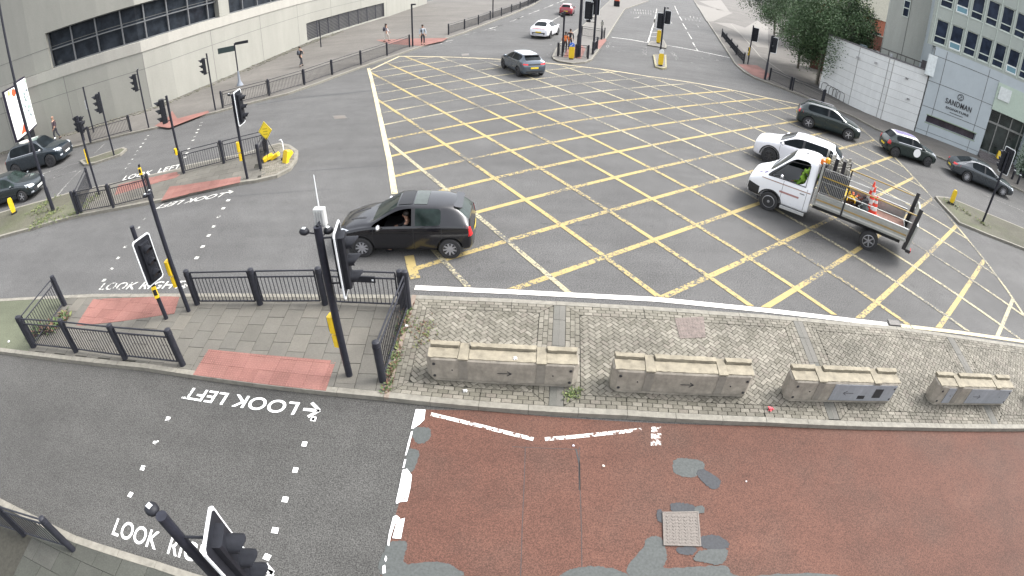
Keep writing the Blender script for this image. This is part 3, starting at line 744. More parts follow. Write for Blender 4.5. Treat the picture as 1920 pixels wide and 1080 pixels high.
wallrun(g, 0, s_w0, 5.0, 12, 4, -.02); wallrun(g, s_w1+14, L_TOT, 5.0, 12, 4, -.02); wallrun(g, s_w0, s_w1+14, 7.6, 12, 4, -.02); wallrun(g, s_w1, s_w1+1.2, 5.0, 7.6, 4, -.02)
g.build('wall', M_conc, bld)
g = MB(); wallrun(g, 0, L_TOT, 4.221, 4.98, 4, .06); g.build('ledge', M_conc_pale, bld)
g = MB()
for z in (2.98, 6.5): wallrun(g, 0, L_TOT, z, z+.03, .01, .004 if z < 5 else -.016)
vs_ = [plan_s(LW, *q) for q in ((130, 190, 2.0), (285, 185, 1.0))]; s0 = vs_[1]; sp = s0-vs_[0]
for k in range(-4, 12):
    s = s0+k*6.3
    if 0 < s < L_TOT: wallrun(g, s, s+.035, .1, 4.2, .01, .005)
g.build('panel_joint', M_groove, bld)
g = MB(); wallrun(g, s_w0+.06, s_w1, 5.0, 7.6, .9, -.55); o = g.build('strip_window', M_wglass, bld)
g = MB()
for z, t_ in ((5.0, .07), (6.25, .08), (7.52, .08)): wallrun(g, s_w0, s_w1, z, z+t_, .4, -.30)
k = 0
while s_w0+k*1.95 < s_w1: wallrun(g, s_w0+k*1.95, s_w0+k*1.95+.1, 5.0, 7.6, .4, -.32); k += 1
g.build('window_frame', M_frame_dk, o)
g = MB(); wallrun(g, s_w1+1.2, s_w1+14, 5.0, 7.6, .9, -.55); o = g.build('strip_window', M_wglass, bld)
g = MB()
for z in (5.0, 7.5): wallrun(g, s_w1+1.2, s_w1+14, z, z+.08, .4, -.30)
for k in range(7): wallrun(g, s_w1+1.2+k*2.1, s_w1+1.3+k*2.1, 5.0, 7.6, .4, -.32)
g.build('window_frame', M_frame_dk, o)
g = MB()
for k in range(11): wallrun(g, LVA+.05, LVB-.05, .32+k*.158, .40+k*.158, .1, -.08+.02*(k % 2))
for k in range(9):
    s = LVA+(LVB-LVA)*k/8; wallrun(g, max(LVA, s-.06), min(LVB, s+.06), .28, 2.05, .12, -.05)
g.build('louvre', M_louv, bld)
# cobbled strip at the foot of the wall
g = MB()
random.seed(3)
for k in range(900):
    s = random.uniform(15, 62); p, u = wallpts(LW, s); nn = Vector((u.y, -u.x)); q = p+nn*random.uniform(.1, 1.0); r = random.uniform(.05, .11)
    g.T = Matrix.Translation((q.x, q.y, KH-.02)) @ Matrix.Rotation(random.uniform(0, 3), 4, 'Z'); g.prism([(r*cos(a)*1.3, r*sin(a)) for a in (0, 1.1, 2.2, 3.3, 4.4, 5.4)], 0, random.uniform(.03, .07))
g.T = Matrix(); o = struct('cobble_strip', g, tiles_mat('rounded_cobble', [(.10, .095, .07), (.16, .155, .13), (.125, .12, .095)], dirt=.3)); o['kind'] = 'stuff'

# ------------------------------------------------------------------ hotel on the right
HA, HB = Vector((30.0, 32.45)), Vector((35.5, 29.75)); hu = (HB-HA).normalized(); hn_ = Vector((hu.y, -hu.x))
if hn_.dot(-HA) < 0: hn_ = -hn_
def HM(): return Matrix(((hu.x, -hn_.x, 0, HA.x), (hu.y, -hn_.y, 0, HA.y), (0, 0, 1, 0), (0, 0, 0, 1)))   # local x along the front, y into the building
hot = thing('hotel_building', 'pale blue-grey panelled hotel with rows of windows and a stepped entrance', 'building')
g = MB(); g.T = HM()
DX0, DX1 = 5.93, 9.6
def hole_wall(g, x0, x1, z0, z1, holes, y0=0, dep=.5):
    xs = sorted({x0, x1, *[h[0] for h in holes], *[h[1] for h in holes]}); 
    for a, b in zip(xs, xs[1:]):
        hs_ = sorted([h for h in holes if h[0] <= a+1e-6 and h[1] >= b-1e-6], key=lambda h: h[2]); z = z0
        for h in hs_:
            if h[2] > z+1e-6: g.box(a, y0, z, b, y0+dep, h[2])
            z = h[3]
        if z < z1-1e-6: g.box(a, y0, z, b, y0+dep, z1)
WX = [(-.30+1.29*k, .74+1.29*k) for k in range(14)]
ZR = [(7.25, 9.1), (10.1, 12.0)]
holes = [(a, b, z0, z1) for a, b in WX for z0, z1 in ZR]
hole_wall(g, -.62, 24, 7.0, 13.2, holes); g.build('upper_wall', concrete('hotel_render', (.33, .36, .33), .05), hot)
g = MB(); g.T = HM()
hole_wall(g, 0, 24, 0, 6.995, [(.66, 5.22, 1.14, 1.72), (DX0, DX1, 0, 4.05), (14, 18, 0, 4.05)]); g.box(-.1, .5, 0, 24, 12, 12.9)
g.build('lower_wall', M_clad, hot)
g = MB(); g.T = HM()
for z in (2.3, 4.3, 6.3): g.box(0, -.012, z, DX0, .03, z+.04); g.box(DX1+.4, -.012, z, 24, .03, z+.04)
g.box(0, -.012, .42, DX0, .03, .45)
for x in (1.02, 4.85): g.box(x, -.014, 0, x+.035, .03, 1.1); g.box(x, -.014, 1.75, x+.035, .03, 6.9)
g.box(-.02, -.015, 0, .03, .03, 6.9); g.build('panel_joint', M_groove, hot)
M_wfr = plain('pale_window_frame', (.50, .55, .50), .5)
M_wpur = glassm('blue_black_window', (.024, .032, .052), .12, .35); M_wpur.node_tree.nodes['Principled BSDF'].inputs['Specular IOR Level'].default_value = .08; M_wglass.node_tree.nodes['Principled BSDF'].inputs['Specular IOR Level'].default_value = .2
M_blue = glassm('open_vent_sky_tint', (.05, .15, .19), .3, .1)  # reflected sky put into the colour of the tilted vent panes
k = 0
for (z0, z1) in ZR:
    for i, (a, b) in enumerate(WX):
        g = MB(); g.T = HM(); t_ = .07; zt = z0+.55
        g.box(a, .10, z0, a+t_, .2, z1); g.box(b-t_, .10, z0, b, .2, z1); g.box(a+t_, .10, z1-t_, b-t_, .2, z1); g.box(a+t_, .08, z0, b-t_, .2, z0+t_); g.box(a+t_, .09, zt-.04, b-t_, .2, zt+.04)
        g.box(a-.03, -.04, z0-.05, b+.03, .12, z0-.003)
        w = g.build('window', M_wfr, hot)
        g = MB(); g.T = HM(); g.box(a+t_, .16, zt+.04, b-t_, .18, z1-t_); 
        op = (i % 4 == 1 and z0 < 9) or (z0 > 9 and i in (1, 6))
        if not op: g.box(a+t_, .16, z0+t_, b-t_, .18, zt-.04)
        g.build('pane', M_wpur, w)
        if op:
            g = MB(); g.T = HM() @ Matrix.Translation((0, .12, zt)) @ Matrix.Rotation(radians(-14), 4, 'X'); h = zt-z0
            g.mi = 0; g.box(a+.03, -.03, -h, a+.10, .02, 0); g.box(b-.10, -.03, -h, b-.03, .02, 0); g.box(a+.10, -.03, -.07, b-.10, .02, 0); g.box(a+.10, -.03, -h, b-.10, .02, -h+.07)
            g.mi = 1; g.box(a+.10, -.015, -h+.07, b-.10, .01, -.07); g.build('open_vent', [plain('white_vent_frame', (.6, .63, .62), .4), M_blue], w)
# mullion ribs up the facade
g = MB(); g.T = HM()
for i in range(15): x = -.46+1.29*i; g.box(x-.03, -.035, 7.05, x+.03, -.002, 13.2)
g.build('facade_rib', plain('pale_rib', (.42, .47, .42), .5), hot)
g = MB(); g.T = HM(); g.box(.66, .3, 1.14, 5.22, .34, 1.72); o = g.build('slot_window', glassm('slot_window_glass', (.035, .028, .038), .2), hot)
g = MB(); g.T = HM(); g.box(.60, -.02, 1.08, 5.28, .05, 1.139); g.box(.60, -.02, 1.721, 5.28, .05, 1.78); g.build('slot_frame', plain('greenish_trim', (.22, .28, .19), .5), o)
# entrance: glazed screen set back, steps, canopy panel
g = MB(); g.T = HM(); g.box(DX0+.05, .42, .7, 14, .46, 4.0); o = g.build('entrance_glazing', glassm('entrance_glass', (.022, .028, .026), .08, .5, .9), hot)
g = MB(); g.T = HM()
for x in (DX0+.05, DX0+1.0, DX0+2.2, DX0+3.3): g.box(x, .36, .55, x+.09, .5, 4.0)
g.box(DX0, .34, 2.95, DX1, .5, 3.1); g.box(DX0, .34, .5, DX1, .5, .62); g.build('glazing_bar', plain('grey_steel_bar', (.22, .22, .21), .4, .4), o)
g = MB(); g.T = HM()
for k in range(3): g.box(DX0+.02, -.55+k*.32, KH-.02+.155*k, DX1+.9, .40, KH-.02+.155*(k+1)-.002)
g.build('entrance_step', plain('dark_step_stone', (.11, .10, .10), .7, amt=.2), hot)
g = MB(); g.T = HM(); g.box(DX1+.02, -.75, 0, DX1+.55, -.004, 4.1); g.box(DX0-.05, -.07, 4.06, 16, -.004, 6.25); g.build('entrance_surround', plain('pale_green_render', (.38, .45, .38), .6, amt=.06), hot)
g = MB(); g.T = HM(); g.box(DX0+.15, -.16, 5.0, DX0+1.25, -.072, 6.0, .0); g.build('wall_cabinet', plain('white_cabinet', (.55, .58, .57), .5), hot)
g = MB(); g.T = HM(); g.box(-.45, -.35, 4.7, .25, -.08, 6.3); g.build('roof_cabinet', plain('white_cabinet', (.6, .64, .64), .5), hot)
# lettering on the wall
def wall_text(name, text, u0, u1, z0, z1, m, parent, y=-.03):
    cu = bpy.data.curves.new(name, 'FONT'); cu.body = text; cu.size = 1; cu.extrude = .02; cu.space_character = 1.1; cu.offset = .006
    ob = bpy.data.objects.new(name, cu); C.objects.link(ob); bpy.context.view_layer.update()
    me = bpy.data.meshes.new_from_object(ob.evaluated_get(bpy.context.evaluated_depsgraph_get())); bpy.data.objects.remove(ob)
    xs = [v.co.x for v in me.vertices]; ys = [v.co.y for v in me.vertices]; T = HM()
    for v in me.vertices: v.co = T @ Vector((u0+(u1-u0)*(v.co.x-min(xs))/(max(xs)-min(xs)), y-v.co.z, z0+(z1-z0)*(v.co.y-min(ys))/(max(ys)-min(ys))))
    me.materials.append(m); oo = bpy.data.objects.new(name, me); C.objects.link(oo); oo.parent = parent; return oo
M_let = plain('bronze_lettering', (.05, .05, .055), .4, .3)
sg = thing('hotel_sign', 'dark raised SANDMAN SIGNATURE lettering under a round emblem on the hotel wall', 'sign')
wall_text('main_lettering', 'SANDMAN', 1.85, 4.2, 3.12, 3.55, M_let, sg)
wall_text('lower_lettering', 'SIGNATURE', 2.0, 4.1, 2.74, 2.92, M_let, sg)
g = MB(); g.T = HM(); g.box(2.45, -.03, 2.52, 3.65, -.004, 2.56); g.build('underline', M_let, sg)
g = MB(); g.T = HM() @ Matrix.Translation((3.02, -.02, 3.95)) @ Matrix.Rotation(radians(90), 4, 'X')
n = 24
for i in range(n):
    a, b = 2*pi*i/n, 2*pi*(i+1)/n; g.prism([(.27*cos(a), .27*sin(a)), (.27*cos(b), .27*sin(b)), (.23*cos(b), .23*sin(b)), (.23*cos(a), .23*sin(a))], -.015, .02)
g.tube([(-.12, .12, 0), (.02, .16, 0), (.10, .06, 0), (-.02, -.03, 0), (-.10, -.10, 0), (.02, -.16, 0), (.13, -.11, 0)], .022, 6); g.build('emblem', M_let, sg)
# hotel stair tower behind
TA = HA-hu*.62; 
def TM():  # local x to the left away from the corner, y into the building
    tu = Vector((-.80, .60)).normalized(); 
    return Matrix(((tu.x, .6, 0, TA.x), (tu.y, .80, 0, TA.y), (0, 0, 1, 0), (0, 0, 0, 1)))
_u2, _o2 = Vector((-.80, .60)), Vector((TA.x+.6*3.3, TA.y+.8*3.3)); TWX = onwall(1657, 73, _o2, _o2+_u2)[0]; print('tower width', TWX)
g = MB(); g.T = TM(); g.box(-1.6, 3.3, 0, TWX, 14, 16)
tow = thing('stair_tower', 'plain pale grey tower block with one small window rising behind the curved white wall', 'building')
g.build('wall', concrete('tower_concrete', (.34, .35, .32), .09, .6), tow)
g = MB(); g.T = TM(); g.box(TWX*.52, 3.27, 8.4, TWX*.52+.55, 3.297, 9.8); o = g.build('window', M_wfr, tow)
g = MB(); g.T = TM(); g.box(TWX*.52+.06, 3.25, 8.48, TWX*.52+.49, 3.268, 9.1); g.box(TWX*.52+.06, 3.25, 9.2, TWX*.52+.49, 3.268, 9.72); g.build('pane', M_wpur, o)
g = MB(); g.T = TM(); g.box(TWX*.5, 3.28, 0, TWX*.5+.04, 3.299, 16); g.build('downpipe', M_groove, tow)
# curved white boundary wall
WWp = [(25.4, 40.8), (25.55, 38.6), (25.9, 36.6), (26.6, 35.0), (27.25, 34.3)]
ww = thing('boundary_wall', 'white curved block boundary wall with a dark coping between the tree and the hotel', 'wall')
pl = WWp+[(27.45, 33.95), (29.95, 32.5)]
def offs(pl, d): 
    out = []
    for i, p in enumerate(pl):
        a = Vector(pl[max(0, i-1)]); b = Vector(pl[min(len(pl)-1, i+1)]); t_ = (b-a).normalized(); out.append(Vector(p)+Vector((-t_.y, t_.x))*d)
    return out
bk = offs(pl, .35)
g = MB()
for i in range(len(pl)-1): g.prism([pl[i], pl[i+1], bk[i+1], bk[i]], 0, 4.95)
M_ww = concrete('white_block_wall', (.60, .61, .60), .07); g.build('wall', M_ww, ww)
g = MB(); f2 = offs(pl, -.05); b2 = offs(pl, .4)
for i in range(len(pl)-1): g.prism([f2[i], f2[i+1], b2[i+1], b2[i]], 4.952, 5.02)
g.build('coping', plain('dark_coping', (.10, .095, .10), .7), ww)
g = MB(); f3 = offs(pl, -.005); f4 = offs(pl, .02)
for z in [.8+.62*k for k in range(7)]:
    for i in range(len(pl)-1): g.prism([f3[i], f3[i+1], f4[i+1], f4[i]], z, z+.022)
for i in (2, 4, 5): 
    a = Vector(f3[i]); g.T = Matrix.Translation((a.x, a.y, 0)); g.box(-.02, -.02, 0, .02, .02, 4.9); g.T = Matrix()
g.build('block_joint', plain('pale_joint', (.26, .26, .25), .9), ww)
for s in ((.45, 4.4), (.62, 2.9)):
    g = MB(); p = Vector(pl[-2]).lerp(Vector(pl[-1]), s[0]); g.T = Matrix.Translation((p.x-.1, p.y-.1, s[1]-.6)); g.box(-.08, -.08, 0, .08, .08, .14); g.build('wall_lamp', plain('grey_fitting', (.18, .18, .18), .5), ww)
for z, i in ((4.1, 3), (4.0, 2)):
    g = MB(); p = Vector(pl[i]); g.T = Matrix.Translation((p.x-.15, p.y-.1, z)); g.box(-.1, -.07, 0, .1, .07, .16); g.build('wall_lamp', plain('grey_fitting', (.3, .3, .3), .5), ww)
# terrace behind the wall: deck, railing, clutter
g = MB(); g.prism([(26.2, 41), (27.1, 35.2), (27.9, 34.2), (30.2, 33.0), (36, 38), (33, 46)], 3.6, 4.4)
te = thing('roof_terrace', 'grey roof terrace with a tubular railing behind the white boundary wall', 'terrace'); g.build('deck', plain('terrace_deck', (.12, .12, .115), .8, scale=2), te)
g = MB(); r0, r1 = Vector((27.9, 36.6)), Vector((30.4, 33.9))
for z in (4.9, 5.35): g.tube([(r0.x, r0.y, z), (r1.x, r1.y, z)], .045)
for k in range(6): p = r0.lerp(r1, k/5); g.tube([(p.x, p.y, 4.4), (p.x, p.y, 5.35)], .035)
g.build('railing', plain('weathered_rail', (.09, .085, .08), .6, .3), te)
g = MB(); p = Vector((30.2, 33.3)); g.box(p.x-.1, p.y-.1, 4.4, p.x+.5, p.y+.5, 5.6); g.build('plant_box', plain('dark_plant_box', (.05, .045, .05), .6), te)
for i, (x, y, s_, h_, c_, nm, lab) in enumerate(((26.9, 37.6, .5, .7, (.10, .13, .14), 'utility_cabinet', 'blue-grey utility cabinet on the roof terrace by the tree'), (27.4, 36.6, .35, .5, (.03, .03, .04), 'storage_box', 'dark box next to the blue-grey cabinet on the roof terrace'), (28.2, 35.4, .22, .8, (.34, .35, .36), 'gas_bottle', 'tall white canister standing behind the coping of the boundary wall'))):
    g = MB(); g.box(-s_/2, -s_/2, 0, s_/2, s_/2, h_, .06); o = g.build(nm, plain(nm+'_paint', c_, .6), loc=(x, y, 4.4)); tag(o, lab, 'box' if i != 2 else 'canister')
# red brick house and shed behind
bh = thing('brick_house', 'red brick house with a pale gable showing between the tree and the grey tower', 'house')
hb = Vector((42.5, 66.0))
def brickm(name, a, b, mo):
    m, t, p = new_mat(name); bt = t.nodes.new('ShaderNodeTexBrick'); bt.inputs['Scale'].default_value = 4.4
    mp = t.nodes.new('ShaderNodeMapping'); mp.inputs['Rotation'].default_value = (radians(90), 0, 0); t.links.new(coord(t), mp.inputs['Vector']); t.links.new(mp.outputs[0], bt.inputs['Vector'])
    bt.inputs['Color1'].default_value = (*a, 1); bt.inputs['Color2'].default_value = (*b, 1); bt.inputs['Mortar'].default_value = (*mo, 1)
    t.links.new(bt.outputs[0], p.inputs['Base Color']); p.inputs['Roughness'].default_value = .85; return m
M_br = brickm('red_brick', (.36, .11, .06), (.30, .09, .05), (.25, .16, .12)); M_br2 = brickm('dark_red_brick', (.17, .06, .045), (.14, .05, .04), (.14, .09, .07))
g = MB(); g.T = Matrix.Translation((hb.x, hb.y, 0)) @ Matrix.Rotation(radians(-28), 4, 'Z'); g.box(-4, 0, 0, 8, 8, 7.2); g.build('wall', M_br, bh)
g = MB(); g.T = Matrix.Translation((hb.x, hb.y, 0)) @ Matrix.Rotation(radians(-28), 4, 'Z'); g.box(-4.2, -.2, 7.202, 8.2, 8.2, 10.5); g.build('gable', plain('cream_gable', (.5, .48, .40), .7), bh)
g = MB(); g.T = Matrix.Translation((hb.x, hb.y, 0)) @ Matrix.Rotation(radians(-28), 4, 'Z')
for x in (-2.4, 1.2, 4.6):
    g = MB(); g.T = Matrix.Translation((hb.x, hb.y, 0)) @ Matrix.Rotation(radians(-28), 4, 'Z'); g.box(x, -.06, 3.6, x+1.4, -.003, 5.4); g.build('window', M_wglass, bh)
bw = thing('brick_garden_wall', 'dark red brick garden wall beyond the roof terrace', 'wall'); g = MB(); g.T = Matrix.Translation((33.2, 50.5, 0)) @ Matrix.Rotation(radians(-32), 4, 'Z'); g.box(-3, 0, 0, 7, .4, 5.6); g.build('brickwork', M_br2, bw)
g = MB(); g.T = Matrix.Translation((33.2, 50.5, 0)) @ Matrix.Rotation(radians(-32), 4, 'Z'); g.box(-3.05, -.06, 5.602, 7.05, .46, 5.72); g.build('coping', M_kerb, bw)
# dark glass office block far right of the trees
_r = ray(1597, 20); OBP = Vector((_r.x, _r.y, 0)).normalized()*82
ob_ = thing('glass_office_block', 'blue-grey office block rising behind the leafy trees', 'building'); g = MB(); OBT = Matrix.Translation(OBP) @ Matrix.Rotation(radians(-35), 4, 'Z'); g.T = OBT; g.box(-6, 0, 0, 4, 12, 16); g.build('facade', plain('blue_grey_facade', (.12, .145, .16), .4, scale=1), ob_)
for z in range(5):
    g = MB(); g.T = OBT; g.box(-5.8, -.05, 1.2+z*3, 3.8, -.003, 2.8+z*3); g.build('window_band', M_wglass, ob_)

# ================================================================== CONCRETE BARRIERS
M_bar = concrete('barrier_concrete', (.27, .245, .205), .30, 2.6, .8)
M_bart = concrete('barrier_top_concrete', (.225, .200, .150), .30, 2.6, .8)
M_bargrey = concrete('greyish_barrier_paint', (.24, .25, .265), .15, 2)
M_recess_shade = plain('recess_shade', (.18, .165, .14), .85, amt=.2)  # darker tone paints the shade of a recess
M_blk = plain('black_mark', (.02, .02, .022), .7)
def rough(o, cuts, amp, seed):
    "knocks and wear: subdivide the casting and push its points about"
    bm = bmesh.new(); bm.from_mesh(o.data); random.seed(seed)
    es = [e for e in bm.edges if e.calc_length() > .12]; 
    for _ in range(cuts):
        es = [e for e in bm.edges if e.calc_length() > .13]
        if es: bmesh.ops.subdivide_edges(bm, edges=es, cuts=1, use_grid_fill=True)
    bmesh.ops.triangulate(bm, faces=[f for f in bm.faces if len(f.verts) > 4])
    for v in bm.verts:
        k = amp*(2.6 if random.random() < .08 else 1); v.co += Vector((random.uniform(-k, k), random.uniform(-k, k), random.uniform(-k, k*.4)))
    bm.to_mesh(o.data); bm.free()
def barrier(name, label, p0, p1, grey=None, arrow=1, grp='concrete barriers on the block paving'):
    p0, p1 = Vector(p0), Vector(p1); mid = (p0+p1)/2; d = (p1-p0).normalized(); L = 3.0
    t = thing(name, label, 'barrier', (mid.x, mid.y, KH), atan2(d.y, d.x), grp)
    H, Wd = .62, .46; c = .11
    pl = [(-L/2+c, 0), (L/2-c, 0), (L/2, c), (L/2, Wd-c), (L/2-c, Wd), (-L/2+c, Wd), (-L/2, Wd-c), (-L/2, c)]
    g = MB(); n = 8
    z = [0, .05, .09, H-.03, H]; off = [.03, .03, 0, 0, .02]
    rings = []
    for zz, o_ in zip(z, off):
        rings += [(x-(o_ if x > 0 else -o_), y+(o_ if y < Wd/2 else -o_), zz) for x, y in pl]
    g._a(rings, [(k*n+i, k*n+(i+1) % n, (k+1)*n+(i+1) % n, (k+1)*n+i) for k in range(4) for i in range(n)]+[tuple(range(n-1, -1, -1)), tuple(range(4*n, 5*n))])
    # feet notches shown as dark slots
    o = g.build('block', M_bar, t, smooth=20); rough(o, 3, .003, int(mid.x*10))
    g = MB()
    for a, b in ((-L/2+.03, -.86), (-.66, .66), (.86, L/2-.03)):
        g.prism([(a+.02, Wd-.13), (b-.02, Wd-.13), (b, Wd-.01), (a, Wd-.01)], H+.001, H+.085)
        g.prism([(a+.01, .03), (b-.01, .03), (b, Wd-.15), (a, Wd-.15)], H+.001, H+.022)
    o = g.build('top_ridge', M_bart, t, smooth=20); rough(o, 4, .006, int(mid.x*10)+1)
    for x in (-.76, .76):
        g = MB(); g.box(x-.085, -.009, .10, x+.085, .014, H-.02); g.build('recess_shade_band', M_recess_shade, t)  # flat band slightly proud of the face; recess shade is in its colour
        g = MB(); g.prism([(x-.10, -.012), (x+.10, -.012), (x+.09, Wd+.01), (x-.09, Wd+.01)], H+.002, H+.034); g.build('lifting_strap', M_bart, t)
    for x, zz in ((L/2-.16, .16), (L/2-.16, .48), (-L/2+.16, .48), (-L/2+.16, .16), (-.98, .34), (1.0, .33)):
        g = MB(); g.T = Matrix.Translation((x, -.004, zz)) @ Matrix.Rotation(radians(90), 4, 'X'); r = .03 if abs(x) > 1.2 else .014; g.cyl((0, 0, -.01), r, .02, 10); g.build('fixing_hole', M_blk, t)
    if grey:
        g = MB()
        for a, b in grey: g.box(a, -.011 if abs(a) < 2 else 0, .10, b, .01, H-.04)
        g.build('paint_patch', M_bargrey, t)
    g = MB(); s = arrow; g.mi = 0
    for a, b in (((-.14*s, 0), (.14*s, 0)), ((.14*s, 0), (.05*s, .06)), ((.14*s, 0), (.05*s, -.06))):
        g.tube([(a[0]+.05, -.010, .33+a[1]), (b[0]+.05, -.010, .33+b[1])], .007, 4)
    g.build('painted_arrow', M_blk, t)
    if grey and len(grey) == 1 and arrow < 0:
        for q in ((.78, .20, 1.02, .47), (.36, .16, .56, .26)): g = MB(); g.box(q[0], -.016, q[1], q[2], -.0105, q[3]); g.build('black_patch', M_blk, t)
    return t
BR = [((-1.62, 7.50), (1.32, 7.40)), ((2.02, 7.30), (4.98, 7.08)), ((5.87, 6.92), (8.80, 6.64)), ((10.1, 6.46), (13.05, 6.10)), ((14.4, 5.95), (17.3, 5.5))]
LB = ['concrete barrier leftmost by the guard rail with weeds at its right end', 'second concrete barrier from the left with a crumbling top edge',
      'third concrete barrier with a grey painted face, black oblong marks and a left-pointing arrow', 'fourth concrete barrier with two grey painted patches on its front', 'last concrete barrier cut off by the right edge of the photo']
for i, (a, b) in enumerate(BR):
    barrier('concrete_barrier', LB[i], a, b, [None, None, [(-.40, 1.38)], [(-1.15, -.88), (-.3, 1.38)], None][i], [1, 1, -1, 1, 1][i])
# litter and weeds
lt = [(1444,768,.10,(.55,.07,.09),'crumpled red and white packet lying on the block paving by the third barrier'), (872,734,.07,(.6,.6,.58),'crumpled white tissue in front of the leftmost barrier'),
      (966,672,.06,(.55,.52,.5),'scrap of pale paper on top of the leftmost barrier'), (762,612,.06,(.6,.6,.6),'white paper scrap among the weeds by the guard rail'), (17,641,.06,(.6,.6,.6),'white scrap of litter at the left edge of the island'),
      (1131,874,.035,(.6,.55,.5),'pale pebble of litter on the red bus lane'), (1399,903,.022,(.8,.75,.75),'tiny white dot of litter on the red bus lane'), (1075,836,.03,(.7,.65,.75),'pale scrap at the corner of a tar seam')]
for x, y, r, col, lab in lt:
    z = KH if 540 < y < 790 else .012
    if 'on top' in lab: z = KH+.65
    c = at(x, y, z); g = MB()
    for k in range(5):
        a = random.uniform(0, 6); q = [(cos(a+j*2.1)*r*random.uniform(.5, 1), sin(a+j*2.1)*r*random.uniform(.5, 1), random.uniform(0, r*.6)) for j in range(3)]; g.face(q); g.face([(v[0]*.8, v[1]*.8, v[2]+.01) for v in q[::-1]])
    o = g.build('litter', plain('litter_paper', col, .7), loc=c, normals=False); tag(o, lab, 'litter')
def weeds(name, label, pts, z, cols, n=120, sp=.12, h=.12):
    g = MB(); random.seed(len(pts)*7+n)
    for i in range(n):
        j = random.randrange(len(pts)-1) if len(pts) > 1 else 0
        a = at(*pts[j], z); b = at(*pts[min(j+1, len(pts)-1)], z); p = a.lerp(b, random.random())+Vector((random.gauss(0, sp), random.gauss(0, sp), 0))
        for k in range(3):
            an_ = random.uniform(0, 6.3); L = random.uniform(.3, 1)*h; w = L*random.uniform(.16, .35); q = Vector((cos(an_), sin(an_), 0)); s = Vector((-q.y, q.x, 0)); up = Vector((0, 0, L*random.uniform(.3, 1)))
            g.mi = random.choices(range(len(cols)), [3, 2, 1][:len(cols)])[0]
            g._a([p, p+q*L*.5+up*.7+s*w, p+q*L+up, p+q*L*.5+up*.7-s*w], [(0, 1, 2, 3)])
    o = g.build(name, cols, normals=False); o['kind'] = 'stuff'; o['label'] = label; return o
M_w1 = plain('weed_green', (.055, .085, .025), .7, amt=.3); M_w2 = plain('weed_yellow_green', (.13, .15, .05), .7, amt=.3); M_w3 = plain('dead_leaf', (.11, .06, .04), .8, amt=.3)
weeds('weeds', 'weeds and fallen leaves along the guard rail edging', [(768,570),(758,600),(750,625),(742,660),(733,700),(726,735)], KH, [M_w1, M_w3, M_w2], 240, .06, .10)
weeds('weeds', 'dry weeds spreading over the block paving corner', [(762,606),(800,616),(785,640)], KH, [M_w3, M_w2, M_w1], 130, .16, .06)
weeds('weeds', 'green weeds at the foot of the leftmost barrier', [(1060,742),(1078,742),(1085,730)], KH, [M_w1, M_w2], 60, .06, .07)
weeds('weeds', 'creeper inside the bent guard rail', [(60,625),(90,620),(112,612),(122,590)], KH, [M_w1, M_w3, M_w2], 110, .13, .22)
weeds('weeds', 'grass tufts on the gravelly island', [(100,372),(60,400),(110,395),(60,425),(145,400),(185,360)], KH, [M_w2, M_w1], 500, .22, .1)
weeds('weeds', 'tufts at the foot of the right-hand pole', [(1770,378),(1790,384),(1835,415),(1850,424)], KH, [M_w2, M_w1, M_w3], 110, .2, .12)

# ================================================================== STREET FURNITURE
M_black = plain('black_gloss_steel', (.018, .019, .026), .42, 0, .2, 12, spec=.25)
M_blackd = plain('black_plastic', (.013, .014, .018), .55, 0, .2, 12, spec=.25)
M_rail = plain('guard_rail_black', (.020, .021, .027), .5, 0, .25, 9, spec=.25)
M_yel = plain('yellow_plastic', (.62, .42, .015), .45, amt=.08)
M_wht = plain('white_enamel', (.62, .64, .65), .4, amt=.05)
M_lens = glassm('dark_lens', (.025, .02, .022), .12)
M_lgrey = plain('light_grey_box', (.36, .365, .36), .5, amt=.08)
def P3(px, z=KH): return at(px[0], px[1], z)
def fence(name, label, posts, h=1.08, r=.082, group='black guard rails round the junction', panels=None, z=KH, top=1.0):
    "posts: ground points (picture coordinates); a panel between each two"
    W_ = [P3(p, z) if not isinstance(p, Vector) else p for p in posts]
    t = thing(name, label, 'guard rail', W_[0], 0, group); O = W_[0]
    for p in W_:
        q = p-O; g = MB(); g.lathe([(r, 0), (r, h-.11), (r*1.0, h-.06), (r*.95, h-.02), (r*.6, h)], 12)
        g.T = Matrix.Translation((0, 0, 0)); g.lathe([(r*1.10, h-.16), (r*1.10, h-.12)], 12)
        g.build('post', M_rail, t, True, loc=q)
    for i in range(len(W_)-1):
        if panels is not None and i not in panels: continue
        a, b = W_[i]-O, W_[i+1]-O; d = (b-a); L = d.length; d = d/L
        a = a+d*(r+.035); L -= 2*r+.07; g = MB(); g.T = Matrix.Translation(a) @ Matrix(((d.x, -d.y, 0, 0), (d.y, d.x, 0, 0), (0, 0, 1, 0), (0, 0, 0, 1)))
        rr = .021
        for zz in (top, top-.17, .10): g.tube([(0, 0, zz), (L, 0, zz)], rr, 6)
        for x in (0, L): g.tube([(x, 0, .10), (x, 0, top)], rr, 6)
        nb = max(4, round(L/.105))
        for k in range(1, nb): g.box(L*k/nb-.0075, -.0075, .11, L*k/nb+.0075, .0075, top-.17)
        for x, s in ((0, -1), (L, 1)):
            for zz in (.22, top-.1): g.tube([(x, 0, zz), (x+s*.05, 0, zz)], .012, 5)
        g.build('rail_panel', M_rail, t)
    return t
fence('guard_rail', 'near black guard rail with four thick posts along the lower edge of the slab island', [(62,650), (143,659), (235,672), (343,684)])
fence('guard_rail', 'short black guard rail angled up the left end of the slab island, overgrown with creeper', [(65,650), (122,572)])
fence('guard_rail', 'long black guard rail along the far edge of the slab island behind the black hatchback', [(370,570), (488,570), (610,570), (757,577)])
fence('guard_rail', 'black guard rail running towards the camera beside the weedy edging', [at(757,577,KH)+Vector((.12, -.02, 0)), (718,714)])
